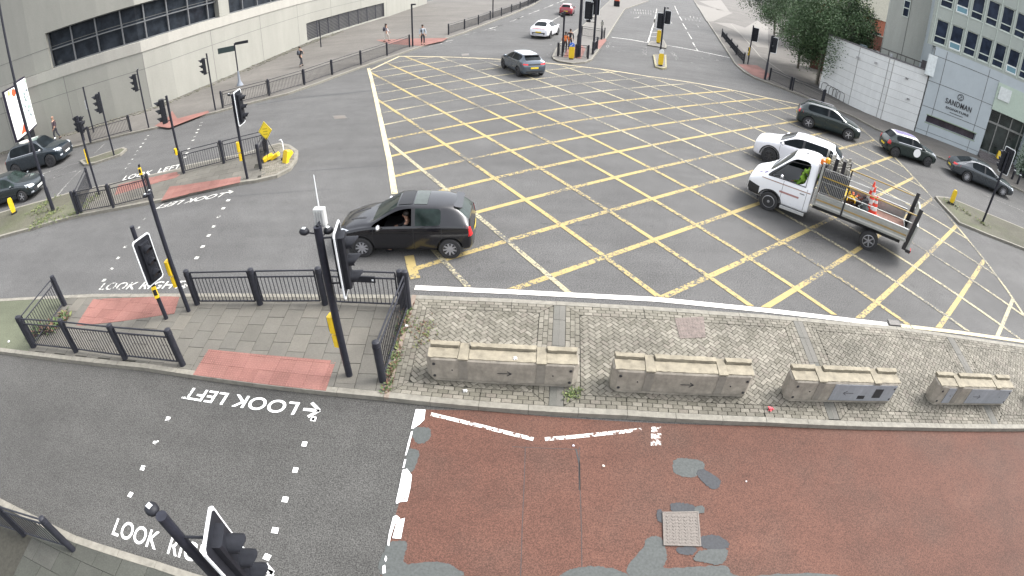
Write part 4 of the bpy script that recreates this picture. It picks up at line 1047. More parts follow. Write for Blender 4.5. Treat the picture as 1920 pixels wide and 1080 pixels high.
fence('guard_rail', 'bottom left black guard rail cut off by the corner of the photo', [Vector((*at(x, y, 1.19).to_2d(), KH)) for x, y in ((-130,905),(-14,943),(76,971))], r=.07)
fence('guard_rail', 'black guard rail with two panels on the middle left island nearest the gravel verge', [(146,401), (213,389), (286,371)], r=.07)
fence('guard_rail', 'short black guard rail angled away at the gravelly end of the middle left island', [at(146,401,KH)+Vector((.15, .1, 0)), (171,353)], r=.07)
fence('guard_rail', 'black guard rail with two panels on the middle left island beside the yellow diamond sign', [(345,325), (420,306), (500,286)], r=.07)
fence('guard_rail', 'very short black guard rail closing the nose of the middle left island', [at(500,286,KH)+Vector((.1, -.1, 0)), (489,316)], r=.07)
fence('guard_rail', 'long black guard rail along the far left kerb in front of the curved wall', [(418,202), (505,179), (571,159), (623,140), (677,121), (726,104), (768,88)], r=.07)
fence('guard_rail', 'short black guard rail by the leftmost far footway in front of the dark wall', [(170,267), (246,246)], r=.07)
fence('guard_rail', 'distant black guard rail along the far left road running up out of the frame', [(841,65), (871,55), (897,46), (919,37), (940,30), (959,23), (975,17), (990,11), (1004,5), (1016,-1)], r=.07)
fence('guard_rail', 'black guard rail with four panels on the far right footway below the trees', [(1353,69), (1361,79), (1370,90), (1380,103), (1394,119)], r=.07)
fence('guard_rail', 'black guard rail in front of the leafy tree running to the green crossover', [(1442,150), (1481,168), (1541,193)], r=.07)
fence('guard_rail', 'short second section of black guard rail behind the crossover', [(1485,170), at(1541,193,KH)+Vector((.18, .1, 0))], r=.06, panels=[])
fence('guard_rail', 'black guard rail across the front tip of the top centre island', [(1046,105), (1080,108), (1102,110)], r=.08)
fence('guard_rail', 'black guard rail on the right side of the top centre island', [(1111,102), (1119,92)], r=.08)
fence('guard_rail', 'pale black-posted guard rail across the top centre island behind the waiting people', [(1090,68), (1128,74), (1133,72)], r=.05)

def visor(g, x, z, y0=-.12):
    "hood over a signal lens facing -y"
    n = 9; r = .115; L = .23; vs = []; 
    for k in range(n+1):
        a = radians(-35)+radians(250)*k/n; c, s = cos(a), sin(a)
        dep = L*(.45+.55*max(0, s)); 
        vs += [(x+r*c, y0, z+r*s), (x+r*.98*c, y0-dep, z+r*.98*s), (x+r*.86*c, y0-dep, z+r*.86*s), (x+r*.86*c, y0, z+r*.86*s)]
    fs = [(4*k+j, 4*k+4+j, 4*k+4+(j+1) % 4, 4*k+(j+1) % 4) for k in range(n) for j in range(4)]+[(0, 1, 2, 3), (4*n+3, 4*n+2, 4*n+1, 4*n)]
    g._a(vs, fs)
def head(t, z, az, off=(.0, .30), board=True, lights=3, sc=1.0, side=0, lit=None):
    "a signal head on thing t: z = centre height, az = heading it faces, side/off = where it sits"
    e = bpy.data.objects.new('signal_head', None); C.objects.link(e); e.parent = t; e.rotation_euler = (0, 0, az+pi/2); e.location = (0, 0, z); e.scale = (sc,)*3
    # local frame: faces -y
    ox, oy = side, -off[1]
    g = MB(); g.T = Matrix.Translation((ox, oy, 0)); h = .175*lights
    g.box(-.15, -.12, -h, .15, .07, h, .03); 
    for k in range(lights): g.box(-.135, .07, h-.34-k*.35, .135, .11, h-.02-k*.35, .02)
    g.build('housing', M_blackd, e)
    for k in range(lights):
        zz = h-.175-k*.35
        g = MB(); g.T = Matrix.Translation((ox, oy, 0)); visor(g, 0, zz); g.build('visor', M_blackd, e, 40)
        g = MB(); g.T = Matrix.Translation((ox, oy-.125, zz)) @ Matrix.Rotation(radians(90), 4, 'X'); g.cyl((0, 0, 0), .097, .012, 16); g.build('lens', M_lens, e, True)
    if board:
        g = MB(); g.T = Matrix.Translation((ox, oy+.02, 0)); w, hh = .30, h+.15; c = .05
        g.prism  # board stands upright: build as x-z outline
        out = [(-w+c, -hh), (w-c, -hh), (w, -hh+c), (w, hh-c), (w-c, hh), (-w+c, hh), (-w, hh-c), (-w, -hh+c)]
        g.mi = 0
        def xz(pts, y0, y1):
            n = len(pts); g._a([(x, y0, z_) for x, z_ in pts]+[(x, y1, z_) for x, z_ in pts], [tuple(range(n)), tuple(range(2*n-1, n-1, -1))]+[(i, i+n, (i+1) % n+n, (i+1) % n) for i in range(n)])
        xz([(x*.90, z_*.945) for x, z_ in out], -.022, .012); g.build('backing_board', M_blackd, e)
        g = MB(); g.T = Matrix.Translation((ox, oy+.02, 0)); n = 8; inn_ = [(x*.90, z_*.945) for x, z_ in out]
        for y0, y1 in ((-.018, .008),):
            for i in range(n):
                j = (i+1) % n; a, b, c_, d_ = out[i], out[j], inn_[j], inn_[i]
                g._a([(p[0], y0, p[1]) for p in (a, b, c_, d_)]+[(p[0], y1, p[1]) for p in (a, b, c_, d_)], [(0, 1, 2, 3), (7, 6, 5, 4), (0, 4, 5, 1), (2, 6, 7, 3)])
        g.build('white_border', M_wht, e)
    for zz in (h-.05, -h+.05): g = MB(); g.tube([(0, 0, zz), (ox, oy+.08, zz)], .018, 6); g.build('bracket', M_blackd, e)
    return e
def button(t, z, az, d=.10, big=True):
    e = MB(); T = Matrix.Rotation(az+pi/2, 4, 'Z') @ Matrix.Translation((0, -d, z)); e.T = T; e.box(-.065, -.06, -.15, .065, .05, .15, .015); p = e.build('push_button_box', M_yel, t)
    e = MB(); e.T = T; e.box(-.05, -.066, -.06, .05, -.061, .11); e.build('button_face', M_blackd, p)
    if big:
        e = MB(); e.T = T @ Matrix.Translation((0, 0, .42)); e.box(-.085, -.07, -.20, .085, .05, .20, .02); p = e.build('crossing_display', M_yel, t)
        e = MB(); e.T = T @ Matrix.Translation((0, 0, .42)); e.box(-.07, -.076, -.17, .07, -.071, .17); e.build('display_face', M_blackd, p)
def sensor(t, z, az, d=.22, r=.085):
    g = MB(); T = Matrix.Rotation(az+pi/2, 4, 'Z'); g.T = T; g.tube([(0, 0, z), (0, -d, z+.02)], .014, 6); g.T = T @ Matrix.Translation((0, -d-.02, z+.04)); g.ball((0, 0, 0), (r, r*1.15, r*.8)); o = g.build('detector', M_blackd, t, True)
    g = MB(); g.T = T @ Matrix.Translation((0, -d-.02, z+.04+r*.72)); g.cbox((0, 0, .005), (r*.7, r*.7, .012)); g.build('detector_label', M_wht, o)
def pole(name, label, base, top_px=None, h=None, r=.06, z=KH, cat='traffic light', group='traffic light poles round the junction', cap=True, sleeve=0):
    b = P3(base, z) if not isinstance(base, Vector) else base
    if h is None: h = height(b, *top_px)-z
    t = thing(name, label, cat, b, 0, group); g = MB(); g.tube([(0, 0, -.02), (0, 0, h)], r, 14)
    g.build('pole', M_black, t, True)
    if sleeve: g = MB(); g.lathe([(r*1.5, 0), (r*1.5, sleeve-.06), (r, sleeve)], 14); g.build('sleeve', M_black, t, True)
    return t, h
def azp(base, px, z=KH):  # heading from base towards another picture point on the ground
    a, b = (P3(base, z) if not isinstance(base, Vector) else base), at(px[0], px[1], z); return atan2(b.y-a.y, b.x-a.x)
# nearest pole in the middle of the picture
b = (655,703); t, h = pole('traffic_light', 'tall traffic light pole in the centre foreground with a whip-aerial box on top', b, (601,424), r=.075)
print('pole h', h)
head(t, h-.70, radians(8), off=(0, .34)); sensor(t, h-.14, radians(178), .25); sensor(t, h-.22, radians(60), .20); button(t, .95, azp(b, (600,690)))
g = MB(); g.box(-.075, -.06, 0, .075, .06, .34, .02); g.T = Matrix.Translation((.02, .14, h-.02)); 
g = MB(); g.T = Matrix.Translation((.02, .16, h-.05)); g.box(-.10, -.07, 0, .10, .07, .32, .015)
for k in range(4): g.box(-.08+k*.045, -.085, .03, -.06+k*.045, -.07, .29)
o = g.build('aerial_box', M_lgrey, t); g = MB(); g.T = Matrix.Translation((.02, .16, h+.27)); g.tube([(0, 0, 0), (0, 0, .62)], [.014, .008], 6); g.build('whip_aerial', M_wht, o)
g = MB(); g.tube([(0, 0, h), (.02, .14, h+.05)], .03, 6); g.build('aerial_bracket', M_blackd, t)
# left pair
b = (354,583); t, h = pole('traffic_light', 'thin black signal pole with two yellow push-button boxes left of the centre pole', b, (277,364), r=.06)
sensor(t, h-.08, radians(190), .10, .06); sensor(t, h-.05, radians(120), .12, .06); button(t, .95, azp(b, (300,585)))
b = (312,597); t, h = pole('traffic_light', 'left foreground traffic light with a white-bordered signal head facing the camera', b, (239,428), r=.06)
print('left pole', h); hb_ = at(312,597,KH); head(t, h-.90, atan2(-hb_.y, -hb_.x)+radians(28), off=(0, .26), sc=.95); button(t, .9, azp(b, (320,640)), big=False)
g = MB(); g.lathe([(.062, 0), (.062, .05)], 12); g.T = Matrix(); g.build('white_band', M_wht, t, loc=(0, 0, 1.25))
# middle island
b = (464,335); t, h = pole('traffic_light', 'traffic light on the middle left island with a white-bordered head facing right', b, (437,176), r=.055)
head(t, h-.55, atan2(-P3(b).y, -P3(b).x)+radians(62), off=(0, .24)); sensor(t, h-.06, radians(170), .14, .06); button(t, .95, azp(b, (440,340)))
b = (343,322); t, h = pole('traffic_light', 'traffic light behind the middle left guard rail with its head facing left', b, (310,180), r=.055)
head(t, h-.62, radians(212), off=(0, .26), board=False); button(t, 1.0, azp(b, (325,330)), big=False)
b = (214,291); t, h = pole('traffic_light', 'traffic light on the small left island, its head seen from behind against the wall', b, (186,172), r=.05)
head(t, h-.6, radians(218), off=(0, .12), board=False)
b = (186,364); t, h = pole('traffic_light', 'traffic light pole with a tall yellow plate beside the gravel verge', b, (147,216), r=.05)
head(t, h-.55, radians(20), off=(0, .1), board=False, lights=2, sc=.75)
g = MB(); g.T = Matrix.Rotation(radians(-60), 4, 'Z') @ Matrix.Translation((0, -.08, h*.50)); g.box(-.075, -.02, -.34, .075, .02, .34, .015); g.build('yellow_plate', M_yel, t)
b = (275,362); t, h = pole('crossing_pole', 'short black crossing pole with a small yellow button behind the guard rail', b, (258,309), r=.05, cat='pole'); button(t, h-.28, radians(-60), .06, big=False)
b = (404,206); t, h = pole('traffic_light', 'traffic light on the far left footway immediately left of the fingerpost sign', b, (387,100), r=.05); head(t, h-.75, radians(212), off=(0, .26), board=False, sc=.95)
b = (279,239); t, h = pole('traffic_light', 'traffic light on the far left footway with a small detector on its tip', b, (258,131), r=.05); head(t, h-.72, radians(214), off=(0, .24), board=False, sc=1.0); sensor(t, h, radians(0), .06, .05)
b = (176,248); t, h = pole('lamp_post', 'plain black post with a small white plate in front of the curved wall', b, (155,163), r=.055, cat='post'); g = MB(); g.T = Matrix.Rotation(radians(-110), 4, 'Z'); g.box(-.08, -.08, h*.52, .08, -.06, h*.72); g.build('white_plate', M_wht, t)
b = (158,263); t, h = pole('traffic_light', 'cluster of black signal heads in front of the dark off-roader', b, (140,222), r=.07); head(t, h-.45, radians(190), off=(0, .18), board=False, sc=1.0); head(t, h-.3, radians(40), off=(0, .15), board=False, lights=2, sc=.8)
b = (106,394); b3 = at(100,394,KH); t = thing('lamp_column', 'tall dark lamp column in front of the illuminated advertising screens', 'lamp column', b3); g = MB(); g.tube([(0,0,0),(0,0,1.15)], .10, 14); g.build('base_sleeve', M_black, t, True); g = MB(); g.tube([(0,0,1.15),(0,0,5.2),(0,0,10)], [.075,.065,.05], 14); g.build('column', M_black, t, True)
g = MB(); g.tube([(0,0,9.9),(.5,.5,10.2),(1.2,1.2,10.3)], .04, 8); g.build('arm', M_black, t, True)
# far ones
b = (774,87); t, h = pole('lamp_post', 'black post with a short arm on the far left footway between the two pedestrians', b, (774,7), r=.07, cat='post', group=None); g = MB(); g.box(0, -.06, h-.12, .35, .06, h, .0); g.build('short_arm', M_black, t)
b = (602,88); t, h = pole('lamp_post', 'thin black post in front of the dark louvred vent', b, (601,38), r=.05, cat='post', group=None)
b = (924,34); t, h = pole('lamp_post', 'thin black post among the distant guard rail posts', b, None, 6.0, r=.07, cat='post', group=None)
b = (1084,107); t = thing('lamp_column', 'thick black lamp column rising out of the frame from the top centre island', 'lamp column', P3(b)); g = MB(); g.lathe([(.17, 0), (.17, 1.7), (.13, 1.85)], 16); g.build('base_sleeve', M_black, t, True); g = MB(); g.tube([(0,0,1.8),(0,0,10)], [.11,.09], 14); g.build('column', M_black, t, True)
b = (1054,106); t, h = pole('traffic_light', 'thin black signal pole at the left tip of the top centre island', b, (1059,21), r=.07); head(t, h-.3, radians(-150), off=(0, .1), board=False, lights=1)
b = (1112,100); t, h = pole('traffic_light', 'black traffic pole with big signal heads on the right of the top centre island', b, None, 5.2, r=.085)
head(t, 3.5, radians(80), off=(0, .2), board=True, sc=1.15, side=.5); head(t, 3.9, radians(60), off=(0, .2), board=True, sc=1.1, side=.1); head(t, 2.7, radians(70), off=(0, .2), board=False, lights=1, sc=1.1, side=.55); sensor(t, 4.1, radians(190), .35, .12)
b = (1127,74); t, h = pole('traffic_light', 'shorter crossing pole with a pale box behind the big signal heads', b, (1128,38), r=.06); g = MB(); g.box(-.12, -.1, h-.5, .12, .1, h-.1); g.build('crossing_unit', plain('pale_unit', (.25, .25, .22), .5), t)
b = (1238,98); t, h = pole('traffic_light', 'traffic light on the small centre islands with twin dark signal heads', b, (1246,13), r=.075, z=.0)
head(t, h-1.35, radians(82), off=(0, .15), board=True, sc=1.12, side=.22); head(t, h-.95, radians(86), off=(0, .3), board=True, sc=.95, side=-.42); sensor(t, h-.1, radians(20), .3, .1)
b = (1402,120); t, h = pole('traffic_light', 'traffic light on the far right footway above the red tactile paving', b, (1415,48), r=.06); head(t, h-.85, radians(75), off=(0, .1), board=True, sc=1.0, side=-.30); button(t, 1.0, radians(200))
b = (1434,149); t, h = pole('traffic_light', 'traffic light right of the red tactile paving half hidden by the leafy tree', b, (1448,67), r=.065, sleeve=1.5); head(t, h-.75, radians(75), off=(0, .1), board=True, sc=1.0, side=-.28); sensor(t, h-.05, radians(-20), .1, .09); sensor(t, h-.9, radians(-60), .2, .08)
b = (1842,417); t, h = pole('traffic_light', 'traffic light pole on the right verge with heads in front of the grey fastback', b, (1895,288), r=.06)
head(t, h-.45, radians(25), off=(0, .2), board=True, sc=1.0); head(t, h-.5, radians(100), off=(0, .2), board=False, sc=.9)
# bottom-left pole: its foot is just below the picture
tp = at(302, 967, 3.62); t = thing('traffic_light', 'traffic light pole cut off by the bottom left of the photo with a big detector', 'traffic light', (tp.x, tp.y, KH), 0, 'traffic light poles round the junction')
g = MB(); g.tube([(0, 0, 0), (0, 0, 3.5)], .068, 16); g.build('pole', M_black, t, True); head(t, 2.60, radians(12), off=(0, .44)); sensor(t, 3.42, radians(160), .17, .085); 
# direction sign with a person-shaped cluster under it: a white pedestal base
b = P3((450,160)); t = thing('fingerpost_sign', 'dark fingerpost on a pale pedestal on the far left footway before the curved wall', 'signpost', b); hh = height(b, 444, 80)-KH
g = MB(); g.tube([(0,0,1.0),(0,0,hh)], .05, 10); g.build('post', M_black, t, True)
g = MB(); g.lathe([(.26, 0), (.24, .06), (.10, .35), (.08, .8), (.06, 1.1)], 10); g.build('pedestal', plain('pale_blue_grey', (.16, .18, .21), .5), t, True)
g = MB(); g.T = Matrix.Rotation(radians(20), 4, 'Z'); g.box(-1.25, -.03, hh-.55, -.05, .03, hh-.15); g.build('finger_board', plain('dark_green_board', (.018, .032, .032), .5), t)
g = MB(); g.T = Matrix.Rotation(radians(20), 4, 'Z'); g.box(.05, -.03, hh-.15, 1.0, .03, hh+.05); g.build('finger_board', M_blackd, t)
# bollards
def bollard(label, px, h=.95, w=.16, face=-pi/2, disc=None, z=KH, name='traffic_bollard'):
    b = P3(px, z); t = thing(name, label, 'bollard', b, face+pi/2, 'illuminated yellow traffic bollards')
    g = MB(); g.prism([(-.16, -.1), (.16, -.1), (.16, .1), (-.16, .1)], 0, .08); g.build('base', M_blackd, t)
    g = MB(); c = .05
    pts = [(-w+.03, .08), (w-.03, .08), (w, .2), (w, h-.15), (w-.05, h-.03), (-w+.05, h-.03), (-w, h-.15), (-w, .2)]; n = len(pts)
    g._a([(x, -.06, zz) for x, zz in pts]+[(x, .06, zz) for x, zz in pts], [tuple(range(n)), tuple(range(2*n-1, n-1, -1))]+[(i, i+n, (i+1) % n+n, (i+1) % n) for i in range(n)])
    g.build('body', M_yel, t)
    if disc:
        g = MB(); g.T = Matrix.Translation((0, 0, h+.1)) @ Matrix.Rotation(radians(90), 4, 'X'); g.cyl((0, 0, -.03), .19, .06, 18); o = g.build('disc', disc, t, True)
        if disc is M_bl:
            g = MB(); g.T = Matrix.Translation((0, -.034, h+.1)) @ Matrix.Rotation(radians(35), 4, 'Y'); g.box(-.02, -.004, -.12, .02, 0, .12); g.box(-.09, -.004, -.12, .02, 0, -.08); g.build('arrow', M_wht, o)
    return t
M_bl = plain('blue_sign', (.03, .12, .50), .4)
bollard('yellow bollard with a blue keep-left disc on the tip of the top centre island', (1071,111), 1.0, .2, radians(-100), M_bl)
bollard('yellow bollard with a white domed top on the small front island', (1238,123), 1.0, .19, radians(-100), M_wht)
bollard('yellow bollard behind the twin signal heads on the small centre island', (1234,81), 1.35, .2, radians(-100))
bollard('tilted orange-yellow bollard at the tip of the right verge island', (1783,382), .8, .12, radians(-120))
bollard('yellow bollard at the left edge beside the dark hatchback wheel', (27,400), .85, .13, radians(-40))
# works sign and knocked-over yellow bollards on the nose of the island
b = P3((506,297)); t = thing('diamond_sign', 'yellow diamond diversion sign on a light frame at the island nose', 'sign', b, radians(12)); 
g = MB(); hz = 1.25; n = 4; pts = [(0, -.42), (.30, 0), (0, .42), (-.30, 0)]
g._a([(x, -.01, hz+z_) for x, z_ in pts]+[(x, .01, hz+z_) for x, z_ in pts], [(0,1,2,3),(7,6,5,4)]+[(i, i+4, (i+1) % 4+4, (i+1) % 4) for i in range(4)]); o = g.build('plate', plain('sign_yellow', (.66, .50, .03), .4, amt=.05), t)
g = MB()
for a, c_ in ((pts[0], pts[1]), (pts[1], pts[2]), (pts[2], pts[3]), (pts[3], pts[0])): g.tube([(a[0]*.9, -.014, hz+a[1]*.9), (c_[0]*.9, -.014, hz+c_[1]*.9)], .008, 4)
for k in range(3): g.box(-.10, -.016, hz-.16+k*.12, .10, -.012, hz-.13+k*.12)
g.build('black_marks', plain('olive_mark', (.30, .24, .02), .5), o)
g = MB()
for x, y in ((-.3, .12), (.3, .12), (0, -.4)): g.tube([(0, 0, hz-.3), (x, y, 0)], .014, 6)
g.build('stand', M_blackd, t)
def fallen(label, px, rz, tilt, L=.6):
    b = P3(px); t = thing('fallen_bollard', label, 'bollard', b+Vector((0, 0, .13)), rz); t.rotation_euler = (0, radians(tilt), rz)
    g = MB(); g.box(-L/2, -.14, -.07, L/2, .14, .07, .04); g.build('shell', M_yel, t); g = MB(); g.box(-L/2-.08, -.16, -.09, -L/2-.002, .16, .09); g.build('base_plate', M_blackd, t)
    return t
fallen('knocked-over yellow bollard lying against the guard rail post at the nose', (503,301), radians(35), -15, .5)
fallen('second knocked-over yellow bollard lying beside the diamond sign', (516,298), radians(10), -25, .45)
fallen('yellow bollard leaning upright in the middle of the block-paved nose', (537,304), radians(60), -72, .75)
fallen('small yellow bollard shell behind the leaning bollard', (541,296), radians(70), -30, .45)
g = MB(); b = P3((533,290)); g.tube([(0,0,0),(0,0,.6),(-.06,0,.7),(-.13,0,.66)], .025, 6); o = g.build('bent_white_post', M_wht, loc=b, smooth=True); tag(o, 'short bent white rod behind the leaning yellow bollard', 'rod')
# black plate on the guard rail next to the centre signal
g = MB(); b = P3((690,574)); g.T = Matrix.Rotation(radians(-2), 4, 'Z'); g.mi = 0; g.box(-.30, -.06, .74, .30, -.02, .90); g.mi = 1; g.box(.22, -.065, .79, .27, -.061, .84); o = g.build('rail_sign', [M_blackd, M_wht], loc=b); tag(o, 'small black plate with a white square fixed to the far guard rail', 'sign')
# litter bins and red-topped box far away
b = P3((1156,12)); t = thing('litter_bin', 'black litter bin with a red top at the back of the top centre island', 'bin', b); g = MB(); g.box(-.45, -.3, 0, .45, .3, .95, .05); g.build('body', M_blackd, t); g = MB(); g.box(-.4, -.28, .951, .4, .28, 1.25, .08); g.build('lid', plain('red_lid', (.6, .10, .06), .5), t)
# cycle stands near the tree
CYL = ['nearest the tree trunk','second from the trunk','in the middle of the row','second from the wall corner','set behind the others']
for i, (x, y) in enumerate(((1553,178),(1559,181),(1566,185),(1574,190),(1545,172))):
    b = P3((x, y)); t = thing('cycle_stand', 'steel hoop cycle stand by the white boundary wall, '+CYL[i], 'cycle stand', b, radians(120), 'cycle stands by the wall'); g = MB(); g.tube([(-.35,0,0),(-.35,0,.6),(-.25,0,.75),(0,0,.8),(.25,0,.75),(.35,0,.6),(.35,0,0)], .028, 6); g.build('hoop', plain('dull_steel', (.12, .115, .11), .45, .5), t, True)
# entrance wet-floor sign
b = Vector((36.9, 28.95, KH+.46)); t = thing('wet_floor_sign', 'yellow folding floor sign standing on the hotel steps', 'sign', b, radians(-26))
g = MB(); 
for s in (-1, 1): g._a([(-.16, s*.15, 0), (.16, s*.15, 0), (.12, s*.02, .62), (-.12, s*.02, .62)], [(0, 1, 2, 3)])
g.build('panel', M_yel, t)
for i, (px, lab) in enumerate((((1907,345), 'black bollard with a pale band on the pavement by the hotel entrance'), ((1897,336), 'second black bollard beside the hotel entrance column'))):
    b = P3(px); t = thing('footway_bollard', lab, 'bollard', b, 0); g = MB(); g.lathe([(.09, 0), (.09, .85), (.05, .95)], 12); g.build('post', M_blackd, t, True); g = MB(); g.lathe([(.093, .7), (.093, .78)], 12); g.build('band', M_wht, t)
# small shrub in a pot by the entrance
random.seed(5); b = Vector((38.8, 27.3, KH)); t = thing('potted_shrub', 'dark green leafy shrub beside the hotel entrance', 'shrub', b); g = MB()
for k in range(900):
    p = Vector((random.gauss(0, .5), random.gauss(0, .5), 1.2+random.gauss(0, .6))); d1 = Vector((random.gauss(0, 1), random.gauss(0, 1), random.gauss(0, .6))).normalized()*.11; d2 = d1.orthogonal().normalized()*.05; g._a([p-d1, p+d2, p+d1, p-d2], [(0, 1, 2, 3)])
g.build('foliage', plain('dark_foliage', (.035, .065, .03), .6, amt=.4), t, normals=False); g = MB(); g.lathe([(.3, 0), (.38, .5)], 12); g.build('pot', M_blackd, t)

# advertising screens at the left edge
def screen(name, label, A, B, z0, z1, mats):
    A, B = Vector(A), Vector(B); d = (B-A).normalized(); L = (B-A).length
    t = thing(name, label, 'advertising screen', (A.x, A.y, 0), atan2(d.y, d.x))
    g = MB(); g.box(-.08, 0.0, z0-.12, L+.08, .2, z1+.12, .0); g.build('casing', plain('dark_purple_casing', (.016, .012, .030), .35), t)
    g = MB(); g.box(0, -.02, z0, L, -.003, z1); o = g.build('display', mats[0], t)
    g = MB(); g.box(L*.3, .1, 0, L*.7, .4, z0-.2); g.build('foot', M_blackd, t)
    return t, o, L

M_scr = emit('lit_screen_white', (.95, .97, .93), .42); M_scr2 = emit('lit_screen_picture', (.55, .68, .60), .30)
A_ = at(33, 263, 1.0); B_ = at(51, 249, 1.0); zt = height(A_, 10, 173)
t, o, L = screen('advertising_screen', 'lit white advertising screen with red shapes, nearest the left edge', A_[:2], B_[:2], 1.0, zt, [M_scr])
g = MB(); g.T = Matrix.Translation((L*.72, -.024, zt-.35)) @ Matrix.Rotation(radians(90), 4, 'X'); g.mi = 0; g.cyl((0, 0, 0), .30, .003, 20)
g.T = Matrix(); g._a([(L*.42, -.027, 1.15), (L*.98, -.027, 1.15), (L*.98, -.027, 1.95)], [(0, 1, 2)]); g.mi = 1
g.T = Matrix.Translation((L*.30, -.026, zt-.22)) @ Matrix.Rotation(radians(90), 4, 'X'); g.cyl((0, 0, 0), .20, .003, 20)
g.build('picture', [emit('screen_red', (.95, .12, .05), .3), emit('screen_amber', (.95, .7, .2), .3)], o)
A_ = at(54, 246, 1.7); B_ = at(68, 232, 1.7); zt = height(A_, 31, 156)
t, o, L = screen('advertising_screen', 'lit advertising screen showing a leafy picture, right of the white one', A_[:2], B_[:2], 1.7, zt, [M_scr])
g = MB(); g.mi = 0; g.box(.08, -.026, 2.3, L-.08, -.022, zt-.12)
g.mi = 1; random.seed(11)
for k in range(60):
    x, z_ = random.uniform(.1, L-.1), random.uniform(2.9, zt-.2); r = random.uniform(.04, .14); g._a([(x-r*.5, -.029, z_-r), (x+r*.5, -.029, z_-r*.6), (x+r*.3, -.029, z_+r)], [(0, 1, 2)])
g.mi = 2
for k in range(16):
    x, z_ = random.uniform(.25, L-.25), random.uniform(2.5, zt-.6); r = random.uniform(.06, .16); g._a([(x-r, -.031, z_-r*.5), (x+r, -.031, z_-r), (x+r*.3, -.031, z_+r)], [(0, 1, 2)])
g.build('picture', [M_scr2, emit('screen_green', (.12, .30, .16), .25), emit('screen_dark', (.10, .08, .16), .2)], o, normals=False)
b = at(22, 275, KH); t = thing('screen_pylon', 'tall dark pylon standing behind the left edge of the lit screens', 'pylon', b, radians(20)); g = MB(); g.box(-.35, -.3, 0, .25, .3, 6.5); g.build('casing', M_blackd, t)

# ================================================================== VEHICLES
M_tyre = plain('tyre_rubber', (.022, .022, .023), .8, amt=.15, scale=20)
M_alloy = plain('alloy_rim', (.42, .42, .44), .3, .6, .06)
M_alloyd = plain('dark_rim', (.05, .05, .055), .35, .4, .06)
M_steelw = plain('steel_rim', (.30, .30, .31), .4, .6, .06)
M_cglass = glassm('car_glass', (.012, .015, .017), .07, .3, 2); M_cglass.node_tree.nodes['Principled BSDF'].inputs['Specular IOR Level'].default_value = .04
M_gglass = glassm('green_tinted_glass', (.014, .022, .020), .07, .4, 3); M_gglass.node_tree.nodes['Principled BSDF'].inputs['Specular IOR Level'].default_value = .18
M_trim = plain('black_trim', (.018, .018, .020), .55, amt=.1)
M_in = plain('dark_interior', (.018, .018, .020), .8)
M_hl = plain('headlamp', (.55, .58, .62), .12, .3, .15, 14)
M_tl = plain('tail_lamp', (.50, .015, .018), .2, amt=.2, scale=8)
M_amb = plain('amber_lamp', (.75, .25, .02), .3)
M_plate = plain('yellow_number_plate', (.70, .52, .04), .4, amt=.05); M_platew = plain('white_number_plate', (.65, .65, .62), .4, amt=.05)
M_chrome = plain('chrome', (.6, .6, .62), .15, .9, .05)
def paintm(name, col, rough=.22, metal=0.0, coat=.8): return plain(name, col, rough, metal, .03, 3, coat=coat)
def wheel(parent, x, y, r, rim, spokes=7, w=.20, side=1):
    e = bpy.data.objects.new('wheel', None); C.objects.link(e); e.parent = parent; e.location = (x, y, r)
    g = MB(); g.T = Matrix.Diagonal((1, side, 1, 1))
    g.lathe([(r*.66, -w/2), (r*.93, -w/2), (r, -w/2+.03), (r, w/2-.03), (r*.94, w/2), (r*.68, w/2+.004), (r*.66, w/2-.02)], 28, 'y'); g.build('tyre', M_tyre, e, True)
    g = MB(); g.T = Matrix.Diagonal((1, side, 1, 1)); k = r*.66; n = 24
    g.lathe([(k, w/2-.06), (k, w/2-.004), (k*.92, w/2+.002), (k*.88, w/2-.045), (.001, w/2-.05)], n, 'y')
    g.build('rim_barrel', M_alloyd if rim is not M_steelw else M_steelw, e, True)
    g = MB(); k = r*.66
    for s in range(spokes):
        a = 2*pi*s/spokes+.3; g.T = Matrix.Diagonal((1, side, 1, 1)) @ Matrix.Rotation(a, 4, 'Y'); g._a([(-.030, w/2-.02, .02), (.030, w/2-.02, .02), (.020, w/2-.006, k*.92), (-.020, w/2-.006, k*.92), (-.030, w/2-.04, .02), (.030, w/2-.04, .02), (.020, w/2-.03, k*.92), (-.020, w/2-.03, k*.92)], [(0,1,2,3),(4,7,6,5),(0,4,5,1),(1,5,6,2),(2,6,7,3),(3,7,4,0)])
    g.T = Matrix.Diagonal((1, side, 1, 1)); g.lathe([(k*.22, w/2-.03), (k*.22, w/2-.005), (k*.12, w/2)], 14, 'y')
    for q in range(n):
        a, b = 2*pi*q/n, 2*pi*(q+1)/n; g._a([(k*.99*cos(a), w/2-.004, k*.99*sin(a)), (k*.99*cos(b), w/2-.004, k*.99*sin(b)), (k*.90*cos(b), w/2+.003, k*.90*sin(b)), (k*.90*cos(a), w/2+.003, k*.90*sin(a))], [(0, 1, 2, 3)])
    g.build('rim', rim, e, normals=False)
    return e
